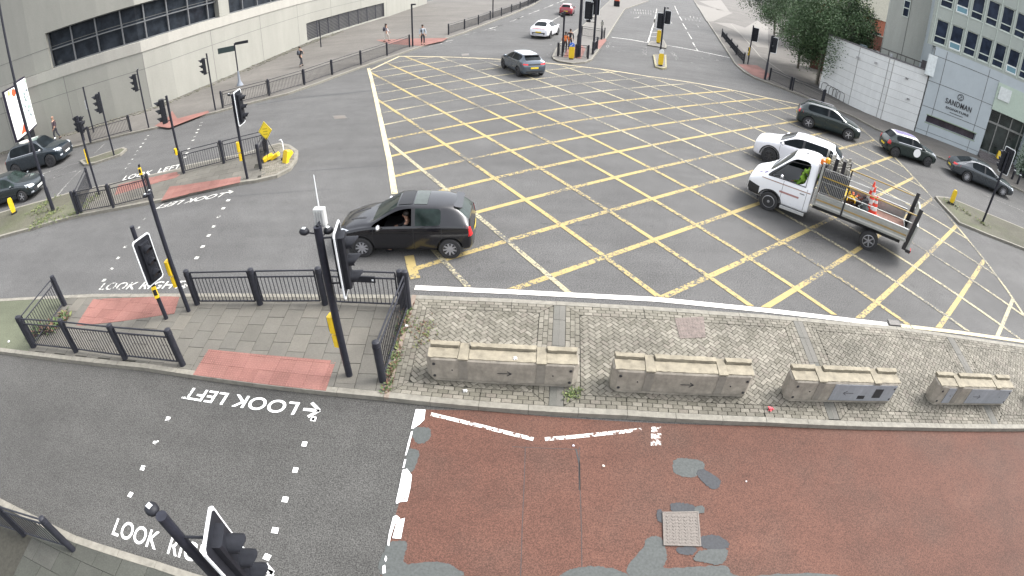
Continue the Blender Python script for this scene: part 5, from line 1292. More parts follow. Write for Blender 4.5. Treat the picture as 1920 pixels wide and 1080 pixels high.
def loft_body(st, sideg, topg, wheels, rw, W2, open_sides=()):
    """st: stations front to rear (x, w, zb, zs, zt, wt); sideg/topg: g=glass b=body per interval.  Returns object with body/glass/dark slots"""
    vs = []; K = 10
    for (x, w, zb, zs, zt, wt) in st:
        vs += [(x, 0, zb), (x, w*.80, zb), (x, w*.96, zb+.09), (x, w*1.0, zb+.48*(zs-zb)), (x, w*.985, zs-.07), (x, w*.935, zs), (x, wt, zt-.045), (x, wt*.90, zt-.004), (x, wt*.5, zt+.022), (x, 0, zt+.03)]
    n = len(st); V = list(vs); 
    mirror = {}
    for i, v in enumerate(vs):
        if i % K in (0, 9): mirror[i] = i
        else: mirror[i] = len(V); V.append((v[0], -v[1], v[2]))
    F = []; Mi = []
    for i in range(n-1):
        for j in range(K-1):
            a, b, c, d = i*K+j, i*K+j+1, (i+1)*K+j+1, (i+1)*K+j
            m = 0
            if j == 5 and sideg[i] in 'gp': m = 1 if sideg[i] == 'g' else 4
            if j in (7, 8) and topg[i] == 'g': m = 1
            if j in (7, 8) and topg[i] == 'r': m = 3
            if j in (0,): m = 2
            F.append((a, b, c, d)); Mi.append(m); F.append((mirror[d], mirror[c], mirror[b], mirror[a])); Mi.append(m)
    for i, s in ((0, 1), (n-1, -1)):
        for j in range(K-1):   # end caps as strips between both sides
            a, b = i*K+j, i*K+j+1; f = (a, b, mirror[b], mirror[a]) if s < 0 else (b, a, mirror[a], mirror[b])
            f = tuple(dict.fromkeys(f)); 
            if len(f) >= 3: F.append(f); Mi.append(0)
    me = bpy.data.meshes.new('tmp'); me.from_pydata(V, [], F); 
    me.polygons.foreach_set('material_index', Mi)
    bm = bmesh.new(); bm.from_mesh(me); bmesh.ops.recalc_face_normals(bm, faces=bm.faces)
    cl = bm.edges.layers.float.get('crease_edge') or bm.edges.layers.float.new('crease_edge')
    for e in bm.edges:
        fs = e.link_faces
        if len(fs) == 2 and (fs[0].material_index != fs[1].material_index): e[cl] = .92
        z = [v.co for v in e.verts]
        if len(fs) == 2 and fs[0].normal.dot(fs[1].normal) < .75 and e[cl] < .5: e[cl] = .30
    bm.to_mesh(me); bm.free()
    o = bpy.data.objects.new('tmp', me); C.objects.link(o)
    for m in (M_in,)*5: me.materials.append(m)
    s = o.modifiers.new('s', 'SUBSURF'); s.levels = 2; s.render_levels = 2
    cut = MB(); cut.mi = 2
    for (wx, wy) in wheels:
        sgn = 1 if wy > 0 else -1; y0, y1 = (wy-.17*sgn, wy+.4*sgn); y0, y1 = min(y0, y1), max(y0, y1); n_ = 28; r = rw+.055
        cut.tube([(wx, y0, rw+.01), (wx, y1, rw+.01)], r, n_)
    co = cut.build('cut', [M_in]*5); b = o.modifiers.new('b', 'BOOLEAN'); b.object = co; b.operation = 'DIFFERENCE'; b.solver = 'EXACT'
    bpy.context.view_layer.update(); dg = bpy.context.evaluated_depsgraph_get()
    out = bpy.data.meshes.new_from_object(o.evaluated_get(dg)); bpy.data.objects.remove(o); bpy.data.objects.remove(co)
    return out
def mesh_obj(name, bm, mats, parent, smooth=32):
    me = bpy.data.meshes.new(name); bm.to_mesh(me); bm.free(); me.materials.clear()
    for m in (mats if isinstance(mats, (list, tuple)) else [mats]): me.materials.append(m)
    me.polygons.foreach_set('use_smooth', [True]*len(me.polygons)); me.set_sharp_from_angle(angle=radians(smooth))
    o = bpy.data.objects.new(name, me); C.objects.link(o); o.parent = parent; return o
def decal(parent, bvh, name, mat, pts2, axis, off=.006, n=6, side=1, thick=.0):
    """patch lying on the body: pts2 = quad corners in the plane across axis ('x' front/rear: (y,z); 'y' side: (x,z); 'z' top: (x,y))"""
    g = MB(); vs = []; ok = True
    for i in range(n+1):
        for j in range(n+1):
            s, t = i/n, j/n; a = [(pts2[0][k]*(1-s)+pts2[1][k]*s)*(1-t)+(pts2[3][k]*(1-s)+pts2[2][k]*s)*t for k in (0, 1)]
            if axis == 'x': o, d = Vector((side*5, a[0], a[1])), Vector((-side, 0, 0))
            elif axis == 'y': o, d = Vector((a[0], side*3, a[1])), Vector((0, -side, 0))
            else: o, d = Vector((a[0], a[1], 4)), Vector((0, 0, -1))
            h, nn, _, _ = bvh.ray_cast(o, d)
            if h is None: return None
            vs.append(h-d*off)
    g._a(vs, [(i*(n+1)+j, (i+1)*(n+1)+j, (i+1)*(n+1)+j+1, i*(n+1)+j+1) for i in range(n) for j in range(n)])
    return g.build(name, mat, parent, 60)
def place(front, rear, right_side, half):
    "centre and heading from the ground points under the near-side wheels"
    f, r = at(*front), at(*rear); d = (f-r).normalized(); left = Vector((-d.y, d.x, 0)); c = (f+r)/2+(left if right_side else -left)*half
    return c, atan2(d.y, d.x)
def car(name, label, cat, c, rz, st, sideg, topg, axle, W2, rw, paint_m, rim, spokes=7, glass=None, trim=True, roof=None, group=None, openwin=None, lights=True):
    t = thing(name, label, cat, (c.x, c.y, 0), rz, group)
    wy = W2-.11; wh = [(ax, s*wy) for ax in axle for s in (1, -1)]
    me = loft_body(st, sideg, topg, wh, rw, W2)
    bm = bmesh.new(); bm.from_mesh(me); bvh = BVHTree.FromBMesh(bm); glass = glass or M_cglass
    # split by slot
    def sub(keep):
        b = bmesh.new(); b.from_mesh(me); bmesh.ops.delete(b, geom=[f for f in b.faces if not keep(f)], context='FACES'); return b
    b = sub(lambda f: f.material_index in (0, 2))
    for f in b.faces: f.material_index = 1 if f.material_index == 2 else 0
    mesh_obj('body', b, [paint_m, M_in], t)
    if 'r' in topg:
        b = sub(lambda f: f.material_index == 3)
        for f in b.faces: f.material_index = 0
        mesh_obj('roof', b, roof or M_trim, t)
    if 'p' in sideg:
        for s in (1, -1):
            b = sub(lambda f: f.material_index == 4 and f.calc_center_median().y*s > 0)
            for f in b.faces: f.material_index = 0
            mesh_obj('window_pillar', b, M_trim, t)
    b = sub(lambda f: f.material_index == 1)
    for f in b.faces: f.material_index = 0; f.tag = False
    isl = []
    for f in b.faces:
        if f.tag: continue
        st_ = [f]; f.tag = True; cur = []
        while st_:
            q = st_.pop(); cur.append(q.index if q.index >= 0 else 0); cur[-1] = q
            for e in q.edges:
                for k in e.link_faces:
                    if not k.tag: k.tag = True; st_.append(k)
        isl.append(cur)
    for cur in isl:
        ctr = sum((f.calc_center_median() for f in cur), Vector())/len(cur); nr = sum((f.normal for f in cur), Vector()).normalized()
        nm = 'windscreen' if nr.x > .25 and abs(ctr.y) < .2 else 'rear_window' if nr.x < -.2 and abs(ctr.y) < .2 else 'side_window' if abs(ctr.y) > .2 else 'roof_panel'
        if openwin and nm == 'side_window' and openwin(ctr): continue
        bb = bmesh.new(); mp = {}
        for f in cur:
            for v in f.verts:
                if v not in mp: mp[v] = bb.verts.new(v.co)
            bb.faces.new([mp[v] for v in f.verts])
        mesh_obj(nm, bb, glass, t)
    b.free()
    for x, y in wh: wheel(t, x, y, rw, rim, spokes, .20, 1 if y > 0 else -1)
    return t, bvh
def seams(t, bvh, xs, z0, z1, W, sides=(1, -1), zbelt=None):
    for s in sides:
        for x in xs:
            g = MB(); pv = None
            for k in range(13):
                z = z0+(z1-z0)*k/12; h, nn, _, _ = bvh.ray_cast(Vector((x, s*3, z)), Vector((0, -s, 0)))
                if h:
                    if pv: g._a([pv+Vector((-.006, s*.004, 0)), pv+Vector((.006, s*.004, 0)), h+Vector((.006, s*.004, 0)), h+Vector((-.006, s*.004, 0))], [(0, 1, 2, 3)])
                    pv = h
            if g.v: g.build('door_seam', M_trim, t, normals=False)
def mirror_(t, x, y, z, mat, s): 
    g = MB(); g.T = Matrix.Translation((x, y+s*.09, z)); g.ball((0, 0, 0), (.07, .12, .075), 10, 8); g.T = Matrix(); g.tube([(x, y-s*.04, z-.03), (x, y+s*.04, z-.02)], .02, 6); g.build('door_mirror', mat, t, True)
def handle(t, bvh, x, z, s, mat): decal(t, bvh, 'door_handle', mat, [(x-.09, z-.013), (x+.09, z-.013), (x+.09, z+.013), (x-.09, z+.013)], 'y', .022, 2, s)
def lampset(t, bvh, hl, tl, plate_r=None, plate_f=None, tlm=None):
    for s in (1, -1):
        if hl: decal(t, bvh, 'headlight', M_hl, [(s*y, z) for y, z in hl], 'x', .01, 6, 1)
        if tl: decal(t, bvh, 'tail_light', tlm or M_tl, [(s*y, z) for y, z in tl], 'x', .01, 6, -1)
    if plate_r: z = plate_r; decal(t, bvh, 'number_plate', M_plate, [(-.26, z), (.26, z), (.26, z+.11), (-.26, z+.11)], 'x', .014, 3, -1)
    if plate_f: z = plate_f; decal(t, bvh, 'number_plate', M_platew, [(-.26, z), (.26, z), (.26, z+.11), (-.26, z+.11)], 'x', .014, 3, 1)

def hatch(L, W2, H, ax_f, ax_r, hood=.93, belt=.95, cowl=None, roof_f=None, roof_r=None, rb=None, nose=.74, tail=1.0, wr=.56, fx=None):
    "stations of a two-box car; x=0 mid wheelbase"
    xf = fx; xr = fx-L
    return [(xf, W2*.66, .30, .50, .56, W2*.55), (xf-.06, W2*.82, .24, nose-.10, nose-.03, W2*.66), (xf-.30, W2*.95, .20, nose+.02, nose+.09, W2*.74), (cowl+.30, W2*.99, .19, hood-.03, hood+.02, W2*.80),
            (cowl, W2, .19, hood+.01, hood+.05, W2*.82), (roof_f, W2, .19, belt, H-.03, wr), (roof_f-.42, W2, .19, belt+.01, H, wr+.01), (roof_f-.50, W2, .19, belt+.01, H, wr+.01), (roof_r+.45, W2, .19, belt+.03, H-.01, wr), (roof_r+.36, W2, .19, belt+.035, H-.015, wr),
            (roof_r, W2*.99, .20, belt+.05, H-.05, wr-.03), (rb, W2*.95, .24, belt+.03, tail+.04, W2*.74), (xr+.07, W2*.88, .27, tail-.18, tail-.10, W2*.72), (xr, W2*.76, .34, .62, .68, W2*.6)]
SG = 'bbbbgbgbgbbbbb'; 
# ---- black hatchback in the foreground
M_pblack = paintm('black_car_paint', (.005, .005, .007), .2, coat=.5)
c, rz = place((683,480), (844,483), False, .74)
st = hatch(3.86, .83, 1.46, 1.23, -1.23, cowl=.92, roof_f=.20, roof_r=-1.36, rb=-1.76, fx=2.00, hood=.93, belt=.97, tail=1.03, wr=.55)
def gl(s): return s
sideg = 'bbbbggbgbbbbb'; sideg = ['b']*13
for k in (4, 5, 7, 8): sideg[k] = 'g'
sideg[6] = 'p'
topg = ['b']*13; topg[4] = 'g'; topg[10] = 'g'; topg[5] = 'r'
t, bv = car('black_hatchback', 'black five-door hatchback with silver wheels crossing behind the foreground guard rail', 'car', c, rz, st, sideg, topg, (1.23, -1.23), .83, .305, M_pblack, M_alloy, 9, glass=M_gglass, roof=glassm('sunroof_glass', (.004, .005, .006), .04),
            openwin=lambda q: q.y > 0 and q.x > -.25)
lampset(t, bv, [(.42, .60), (.70, .62), (.70, .80), (.50, .76)], [(.60, .70), (.78, .70), (.76, .98), (.66, .96)], .62, .34)
seams(t, bv, (.86, -.26, -1.02), .26, .92, .83); [handle(t, bv, x, .84, s, M_pblack) for s in (1, -1) for x in (.02, -.86)]
mirror_(t, .68, .80, .98, M_chrome, 1); mirror_(t, .68, -.80, .98, M_chrome, -1)
for s in (1, -1):
    decal(t, bv, 'bonnet_vent', M_trim, [(1.15, s*.24), (1.62, s*.16), (1.62, s*.22), (1.15, s*.32)], 'z', .006, 4)
    decal(t, bv, 'bonnet_vent', M_trim, [(1.72, s*.50), (1.86, s*.36), (1.88, s*.42), (1.74, s*.56)], 'z', .006, 4)
decal(t, bv, 'front_grille', M_trim, [(-.40, .42), (.40, .42), (.40, .54), (-.40, .54)], 'x', .008, 4, 1)
decal(t, bv, 'sill_trim', plain('sill_grey', (.06, .06, .062), .4), [(-.80, .25), (.80, .25), (.80, .27), (-.80, .27)], 'y', .01, 6, 1)
decal(t, bv, 'sunroof', plain('sunroof_black', (.004, .004, .005), .35, amt=.02), [(.16, -.42), (-.22, -.42), (-.22, .42), (.16, .42)], 'z', .012, 5); decal(t, bv, 'roof_glass', plain('greenish_roof_glass', (.05, .06, .055), .25), [(-.26, -.42), (-.62, -.42), (-.62, .42), (-.26, .42)], 'z', .008, 5)
g = MB(); g.T = Matrix.Translation((-1.43, 0, 1.40)) @ Matrix.Rotation(radians(-10), 4, 'Y'); g.box(-.13, -.46, -.02, .10, .46, .012, .04); g.build('roof_spoiler', M_pblack, t)
g = MB(); g.box(-.9, -.62, .5, .75, .62, .55); g.box(-.5, -.55, .55, -.36, .0, 1.12); g.box(-.30, .12, .5, .15, .60, .62, .05); g.box(-.38, .14, .6, -.26, .58, 1.18, .05); g.box(-1.2, -.6, .5, -1.05, .6, 1.12); g.build('seats', plain('seat_cloth', (.03, .03, .034), .8), t)
POLO = t
# ---- generic specs
def simple(name, label, c, rz, L, W2, H, wb, fo, pm, rim, rw=.33, sp=5, **k):
    ax = (wb/2, -wb/2); 
    kw = dict(cowl=wb/2-.30, roof_f=wb/2-.98, roof_r=-wb/2-.15, rb=-wb/2-.55, fx=wb/2+fo, hood=1.0, belt=1.0, tail=1.05, wr=.58)
    gk = {q: k.pop(q) for q in list(k) if q in ('glass', 'roof', 'roofg', 'sides')}
    kw.update(k); st = hatch(L, W2, H, ax[0], ax[1], **kw)
    sg = ['b']*13
    for q in gk.get('sides', (4, 5, 7, 8, 9)): sg[q] = 'g'
    sg[6] = 'p'
    tg = ['b']*13; tg[4] = 'g'; tg[10] = 'g'
    if gk.get('roofg'):
        for q in gk['roofg']: tg[q] = 'r'
    return car(name, label, 'car', c, rz, st, sg, tg, ax, W2, rw, pm, rim, sp, glass=gk.get('glass'), roof=gk.get('roof'))
# dark green crossover
M_pgreen = paintm('dark_green_paint', (.014, .024, .024), .2, .3)
c, rz = place((1588,263), (1513,240), True, .80)
t, bv = simple('dark_crossover', 'dark green crossover with silver wheels turning beside the leafy corner', c, rz, 4.2, .90, 1.53, 2.60, .80, M_pgreen, M_alloy, .36, 5, belt=1.06, hood=1.02, tail=1.1, nose=.82, wr=.60, roof_f=.30, roof_r=-1.50, rb=-1.95)
lampset(t, bv, [(.50, .72), (.80, .74), (.78, .88), (.52, .86)], [(.58, .88), (.86, .88), (.84, 1.08), (.60, 1.08)], .62, .4); seams(t, bv, (.9, -.3, -1.15), .3, 1.0, .9); mirror_(t, .78, -.86, 1.08, M_pgreen, -1); mirror_(t, .78, .86, 1.08, M_pgreen, 1)
for s in (1, -1): decal(t, bv, 'tail_light_side', M_tl, [(-2.06, .88), (-1.84, .92), (-1.84, 1.06), (-2.05, 1.06)], 'y', .012, 4, s)
g = MB(); [g.tube([(.2, s*.60, 1.52), (0, s*.60, 1.57), (-1.3, s*.58, 1.56), (-1.5, s*.57, 1.5)], .018, 6) for s in (1,)]; g.build('roof_rail', M_chrome, t, True)
g = MB(); [g.tube([(.2, s*.60, 1.52), (0, s*.60, 1.57), (-1.3, s*.58, 1.56), (-1.5, s*.57, 1.5)], .018, 6) for s in (-1,)]; g.build('roof_rail', M_chrome, t, True)
# three-door hatch with a white banded roof and a white roundel
M_pg2 = paintm('racing_green_paint', (.012, .022, .020), .2, .2)
c, rz = place((1738,312), (1672,293), True, .72)
t, bv = simple('small_green_hatchback', 'small dark green hatchback with white-edged roof and a white roundel on its door', c, rz, 3.85, .86, 1.42, 2.50, .72, M_pg2, M_alloyd, .32, 5, belt=.98, hood=.96, tail=1.02, nose=.80, wr=.60, cowl=.82, roof_f=.30, roof_r=-1.35, rb=-1.72,
               roofg=(5, 6, 7, 8, 9), roof=paintm('white_roof', (.75, .75, .76), .3))
lampset(t, bv, [(.44, .66), (.74, .66), (.72, .88), (.46, .88)], [(.56, .72), (.80, .72), (.78, .96), (.58, .96)], .5, .36); seams(t, bv, (.78, -.35), .26, .92, .86); mirror_(t, .70, -.82, 1.0, M_pg2, -1); mirror_(t, .70, .82, 1.0, M_pg2, 1)
decal(t, bv, 'roof_flag', plain('purple_grey_vinyl', (.16, .14, .26), .4), [(.18, -.36), (-1.20, -.36), (-1.20, .36), (.18, .36)], 'z', .008, 6)
ring = []
g = MB(); ctr = Vector((.26, -.6, .66)); vs = []
for k in range(20):
    a = 2*pi*k/20; h, nn, _, _ = bv.ray_cast(Vector((ctr.x+.27*cos(a), -3, ctr.z+.27*sin(a))), Vector((0, 1, 0))); vs.append(Vector((h.x, min(h.y, -.86)-.02, h.z)) if h else Vector((ctr.x+.27*cos(a), -.87, ctr.z+.27*sin(a))))
g._a(vs, [tuple(range(20))]); g.build('roundel', plain('white_vinyl', (.75, .75, .75), .4, amt=.02), t)
for s in (1, -1): decal(t, bv, 'tail_light_side', M_tl, [(-1.92, .72), (-1.76, .74), (-1.76, .94), (-1.90, .94)], 'y', .012, 4, s)
decal(t, bv, 'window_line', M_chrome, [(.8, .975), (-1.2, 1.0), (-1.2, 1.02), (.8, .995)], 'y', .01, 6, -1)
# grey fastback
M_pgrey = paintm('mid_grey_paint', (.05, .058, .066), .22, .5)
c, rz = place((1877,368), (1808,340), True, .80)
t, bv = simple('grey_fastback', 'grey fastback saloon with a bright roof line at the right edge by the hotel', c, rz, 4.95, .93, 1.42, 2.92, .92, M_pgrey, M_alloy, .35, 10, belt=.94, hood=.92, tail=1.0, nose=.74, wr=.56, cowl=.95, roof_f=.20, roof_r=-1.25, rb=-2.10)
lampset(t, bv, [(.50, .62), (.82, .64), (.80, .76), (.52, .74)], [(.46, .78), (.86, .78), (.84, .90), (.46, .90)], .5, .36); seams(t, bv, (.95, -.15, -1.1), .26, .88, .93); mirror_(t, .75, -.88, .98, M_pgrey, -1); mirror_(t, .75, .88, .98, M_pgrey, 1)
g = MB(); p_ = []
for k in range(12):
    x = .95-k*.27; h, nn, _, _ = bv.ray_cast(Vector((x, -3, 0)), Vector((0, 1, 0)))
g.tube([(.98, -.76, .98), (.6, -.70, 1.17), (.2, -.60, 1.38), (-.4, -.585, 1.405), (-1.0, -.58, 1.38), (-1.5, -.62, 1.22), (-1.85, -.72, 1.04)], .016, 6); g.build('window_trim', M_chrome, t, True)
decal(t, bv, 'rear_trim_strip', M_chrome, [(-.8, .70), (.8, .70), (.8, .72), (-.8, .72)], 'x', .012, 6, -1)
# white SUV beyond the truck
M_pwhite = paintm('white_car_paint', (.68, .68, .71), .25)
c, rz = place((1432,303), (1547,343), False, .80)
t, bv = simple('white_suv', 'white SUV with black lower trim directly behind the flatbed truck', c, rz, 4.35, .90, 1.58, 2.64, .85, M_pwhite, M_alloyd, .37, 7, belt=1.12, hood=1.08, tail=1.15, nose=.92, wr=.62, roof_f=.34, roof_r=-1.55, rb=-1.98)
lampset(t, bv, [(.50, .90), (.84, .90), (.82, 1.0), (.52, 1.0)], [(.62, .95), (.88, .95), (.84, 1.14), (.64, 1.14)], .6, .5); seams(t, bv, (.92, -.25, -1.15), .35, 1.05, .92); mirror_(t, .82, .88, 1.16, M_pwhite, 1); mirror_(t, .82, -.88, 1.16, M_pwhite, -1)
for s in (1, -1): decal(t, bv, 'lower_cladding', M_trim, [(1.0, .24), (-1.0, .24), (-1.0, .40), (1.0, .40)], 'y', .012, 6, s)
decal(t, bv, 'front_bumper_trim', M_trim, [(-.80, .32), (.80, .32), (.80, .56), (-.80, .56)], 'x', .012, 6, 1)
for s in (1, -1):
    for ax in (1.32, -1.32):
        g = MB(); r0, r1 = .435, .50; vs = []
        for k in range(17):
            a = radians(-15+210*k/16)
            for r in (r0, r1):
                h, nn, _, _ = bv.ray_cast(Vector((ax+r1*cos(a), s*3, .38+r1*sin(a))), Vector((0, -s, 0))); y = (h.y if h else s*.9)+s*.012; vs.append((ax+r*cos(a), y, .38+r*sin(a)))
        g._a(vs, [(2*k, 2*k+1, 2*k+3, 2*k+2) for k in range(16)]); g.build('wheel_arch_trim', M_trim, t)
# blue-grey hatch driving away
M_pblue = paintm('grey_blue_paint', (.075, .095, .118), .25, .5)
f, r = at(951,127), at(972,143); d = (f-r).normalized(); 
rr_ = at(1018,142); rz = atan2(d.y, d.x)+radians(6); dv_ = Vector((cos(rz), sin(rz), 0)); lf = Vector((-dv_.y, dv_.x, 0)); c = r+dv_*1.27-lf*.78
t, bv = simple('blue_grey_hatchback', 'blue-grey hatchback with a pale roof driving away across the box junction', c, rz, 4.05, .88, 1.45, 2.54, .80, M_pblue, M_alloyd, .33, 5, belt=1.0, hood=.98, tail=1.06, nose=.80, wr=.56, roofg=(5, 6, 7, 8, 9), roof=paintm('pale_roof', (.30, .35, .36), .3))
lampset(t, bv, [(.50, .68), (.78, .70), (.76, .82), (.52, .80)], [(.42, .84), (.82, .86), (.80, .96), (.42, .92)], .60, .4); seams(t, bv, (.85, -.3, -1.05), .3, .95, .88); mirror_(t, .72, .84, 1.03, M_pblue, 1); mirror_(t, .72, -.84, 1.03, M_pblue, -1)
decal(t, bv, 'rear_panel', M_trim, [(-.42, .82), (.42, .82), (.42, .92), (-.42, .92)], 'x', .012, 4, -1); decal(t, bv, 'rear_diffuser', M_trim, [(-.6, .34), (.6, .34), (.55, .46), (-.55, .46)], 'x', .012, 4, -1)
g = MB(); g.T = Matrix.Translation((-1.48, 0, 1.415)); g.box(-.12, -.50, -.02, .12, .50, .012, .05); g.build('roof_spoiler', M_trim, t)
g = MB(); g.tube([(-1.0, 0, 1.47), (-1.16, 0, 1.56)], [.02, .008], 6); g.build('aerial', M_trim, t)
# white coupe SUV further away
f, r = at(1045,62), at(1031,72); rz = atan2((f-r).y, (f-r).x)-radians(4); dv_ = Vector((cos(rz), sin(rz), 0)); lf = Vector((-dv_.y, dv_.x, 0)); c = r+dv_*1.38+lf*.82
t, bv = simple('white_coupe', 'white high-tailed coupe driving away left of the top centre island', c, rz, 4.7, .94, 1.56, 2.8, .85, M_pwhite, M_alloyd, .37, 5, belt=1.05, hood=1.0, tail=1.12, nose=.85, wr=.58, roof_r=-1.2, rb=-2.05)
lampset(t, bv, None, None, .62, None); decal(t, bv, 'tail_light', M_tl, [(-.86, .98), (.86, .98), (.86, 1.02), (-.86, 1.02)], 'x', .012, 8, -1); decal(t, bv, 'rear_bumper_trim', M_trim, [(-.84, .40), (.84, .40), (.80, .62), (-.80, .62)], 'x', .012, 6, -1)
decal(t, bv, 'bumper_insert', M_pwhite, [(-.5, .44), (.5, .44), (.45, .52), (-.45, .52)], 'x', .02, 4, -1); mirror_(t, .82, -.9, 1.1, M_pwhite, -1); mirror_(t, .82, .9, 1.1, M_pwhite, 1); seams(t, bv, (.9, -.3, -1.1), .3, 1.0, .94)
# red car at the top
M_pred = paintm('red_car_paint', (.22, .012, .025), .25)
f, r = at(1061,29), at(1085,29); lat = (r-f).normalized(); dv_ = Vector((-lat.y, lat.x, 0)); c = (f+r)/2+dv_*1.25; rz = radians(80)
t, bv = simple('red_hatchback', 'red hatchback furthest up the left-hand road, seen from behind', c, rz, 4.0, .88, 1.5, 2.5, .78, M_pred, M_alloy, .32, 5, belt=1.0, hood=.98, tail=1.05, nose=.80, wr=.56)
lampset(t, bv, None, [(.66, .80), (.84, .82), (.80, 1.06), (.70, 1.06)], .55, None); decal(t, bv, 'lower_bumper', M_trim, [(-.80, .34), (.80, .34), (.80, .48), (-.80, .48)], 'x', .012, 6, -1); mirror_(t, .72, .84, 1.03, M_pred, 1); mirror_(t, .72, -.84, 1.03, M_pred, -1)
# left-edge cars, coming towards the junction
M_pdark = paintm('dark_metallic_paint', (.022, .030, .036), .22, .4)
f = at(46, 378); rz = atan2(at(300,375).y-at(46,378).y, 1)*0+radians(12)
dv_ = (at(101,374)-at(20,398)).normalized()
dvh = (at(84,345)-at(46,378)); HR = radians(14)
dv_ = Vector((cos(HR), sin(HR), 0)); lf = Vector((-dv_.y, dv_.x, 0)); c = f-dv_*1.3+lf*.78
t, bv = simple('dark_hatchback', 'dark hatchback with bright headlights at the left edge nearest the gravel verge', c, HR, 4.2, .88, 1.46, 2.6, .82, M_pdark, M_alloy, .32, 5, belt=.98, hood=.95, tail=1.04, nose=.80, wr=.56, glass=M_gglass)
lampset(t, bv, [(.42, .64), (.82, .66), (.78, .84), (.50, .78)], [(.6, .7), (.8, .7), (.8, .9), (.6, .9)], .6, .38); seams(t, bv, (.9, -.25), .26, .92, .88); mirror_(t, .8, -.84, 1.0, M_pdark, -1); mirror_(t, .8, .84, 1.0, M_pdark, 1)
decal(t, bv, 'front_grille', M_trim, [(-.5, .36), (.5, .36), (.6, .52), (-.6, .52)], 'x', .012, 6, 1)
for s in (1, -1): decal(t, bv, 'fog_lamp', M_hl, [(s*.62, .34), (s*.74, .34), (s*.74, .42), (s*.62, .42)], 'x', .016, 3, 1)
f = at(99, 312); dv_ = Vector((cos(HR), sin(HR), 0)); c = f-dv_*1.5+lf*.82
t, bv = simple('off_roader', 'large dark off-roader with bright headlights at the far left behind the lamp column', c, HR, 4.8, .95, 1.78, 3.0, .90, paintm('blue_black_paint', (.018, .026, .034), .25, .3), M_alloyd, .40, 6, belt=1.16, hood=1.12, tail=1.2, nose=.96, wr=.66, cowl=1.15, roof_f=.55, roof_r=-1.75, rb=-2.15)
lampset(t, bv, [(.50, .86), (.86, .88), (.82, 1.02), (.54, 1.0)], [(.6, .9), (.85, .9), (.85, 1.1), (.6, 1.1)], .6, .5); seams(t, bv, (1.05, 0, -1.0), .35, 1.1, .95); mirror_(t, .98, -.92, 1.22, M_chrome, -1); mirror_(t, .98, .92, 1.22, M_chrome, 1)
decal(t, bv, 'front_grille', M_trim, [(-.45, .55), (.45, .55), (.48, .92), (-.48, .92)], 'x', .012, 6, 1)
for s in (1, -1): decal(t, bv, 'fog_lamp', M_hl, [(s*.62, .5), (s*.78, .5), (s*.78, .6), (s*.62, .6)], 'x', .016, 3, 1)
decal(t, bv, 'waist_trim', M_chrome, [(1.0, 1.165), (-1.6, 1.18), (-1.6, 1.20), (1.0, 1.185)], 'y', .012, 8, -1)

# ------------------------------------------------------------------ white flatbed truck
M_tw = plain('truck_white_paint', (.72, .73, .75), .3, 0, .03, 3, coat=.4)
M_alu = plain('ribbed_aluminium', (.36, .37, .355), .4, .45, .12, 5); M_alus = plain('pale_aluminium', (.62, .63, .62), .3, .6, .05)  # side board metal, and a paler smoother one for ribs, caps and step
M_tan = plain('tan_stripe', (.27, .19, .08), .6); M_ply = plain('brown_ply_floor', (.13, .068, .050), .8, amt=.25, scale=5)
c, rz = place((1437,393), (1622,466), False, .93)
st = [(2.98,.72,.50,.80,.86,.60),(2.93,.88,.42,1.00,1.06,.72),(2.68,.95,.36,1.14,1.21,.76),(2.28,.98,.34,1.29,1.36,.80),(1.50,1.0,.34,1.33,2.20,.72),(1.30,1.0,.34,1.33,2.27,.73),(.80,1.0,.34,1.33,2.29,.74),(.72,1.0,.34,1.33,2.29,.74),(.55,.99,.36,1.33,2.24,.72),(.50,.97,.40,1.30,2.15,.68)]
sg = ['b']*9; sg[3] = 'g'; sg[4] = 'g'; sg[5] = 'g'
tg = ['b']*9; tg[3] = 'g'
TR = thing('flatbed_truck', 'white single-cab flatbed truck with ribbed aluminium sides carrying traffic cones', 'truck', (c.x, c.y, 0), rz)
me = loft_body(st, sg, tg, [(2.0, s*.9) for s in (1, -1)], .36, 1.0); bm = bmesh.new(); bm.from_mesh(me); tb = BVHTree.FromBMesh(bm); bm.free()
def tsub(k):
    b = bmesh.new(); b.from_mesh(me); bmesh.ops.delete(b, geom=[f for f in b.faces if not k(f)], context='FACES'); return b
b = tsub(lambda f: f.material_index in (0, 2)); 
for f in b.faces: f.material_index = 1 if f.material_index == 2 else 0
mesh_obj('cab_body', b, [M_tw, M_in], TR)
for nm, cond in (('windscreen', lambda f: f.material_index == 1 and abs(f.normal.y) < .6), ('side_window', lambda f: f.material_index == 1 and f.normal.y < -.6)):
    b = tsub(cond)
    for f in b.faces: f.material_index = 0
    mesh_obj(nm, b, M_gglass, TR)
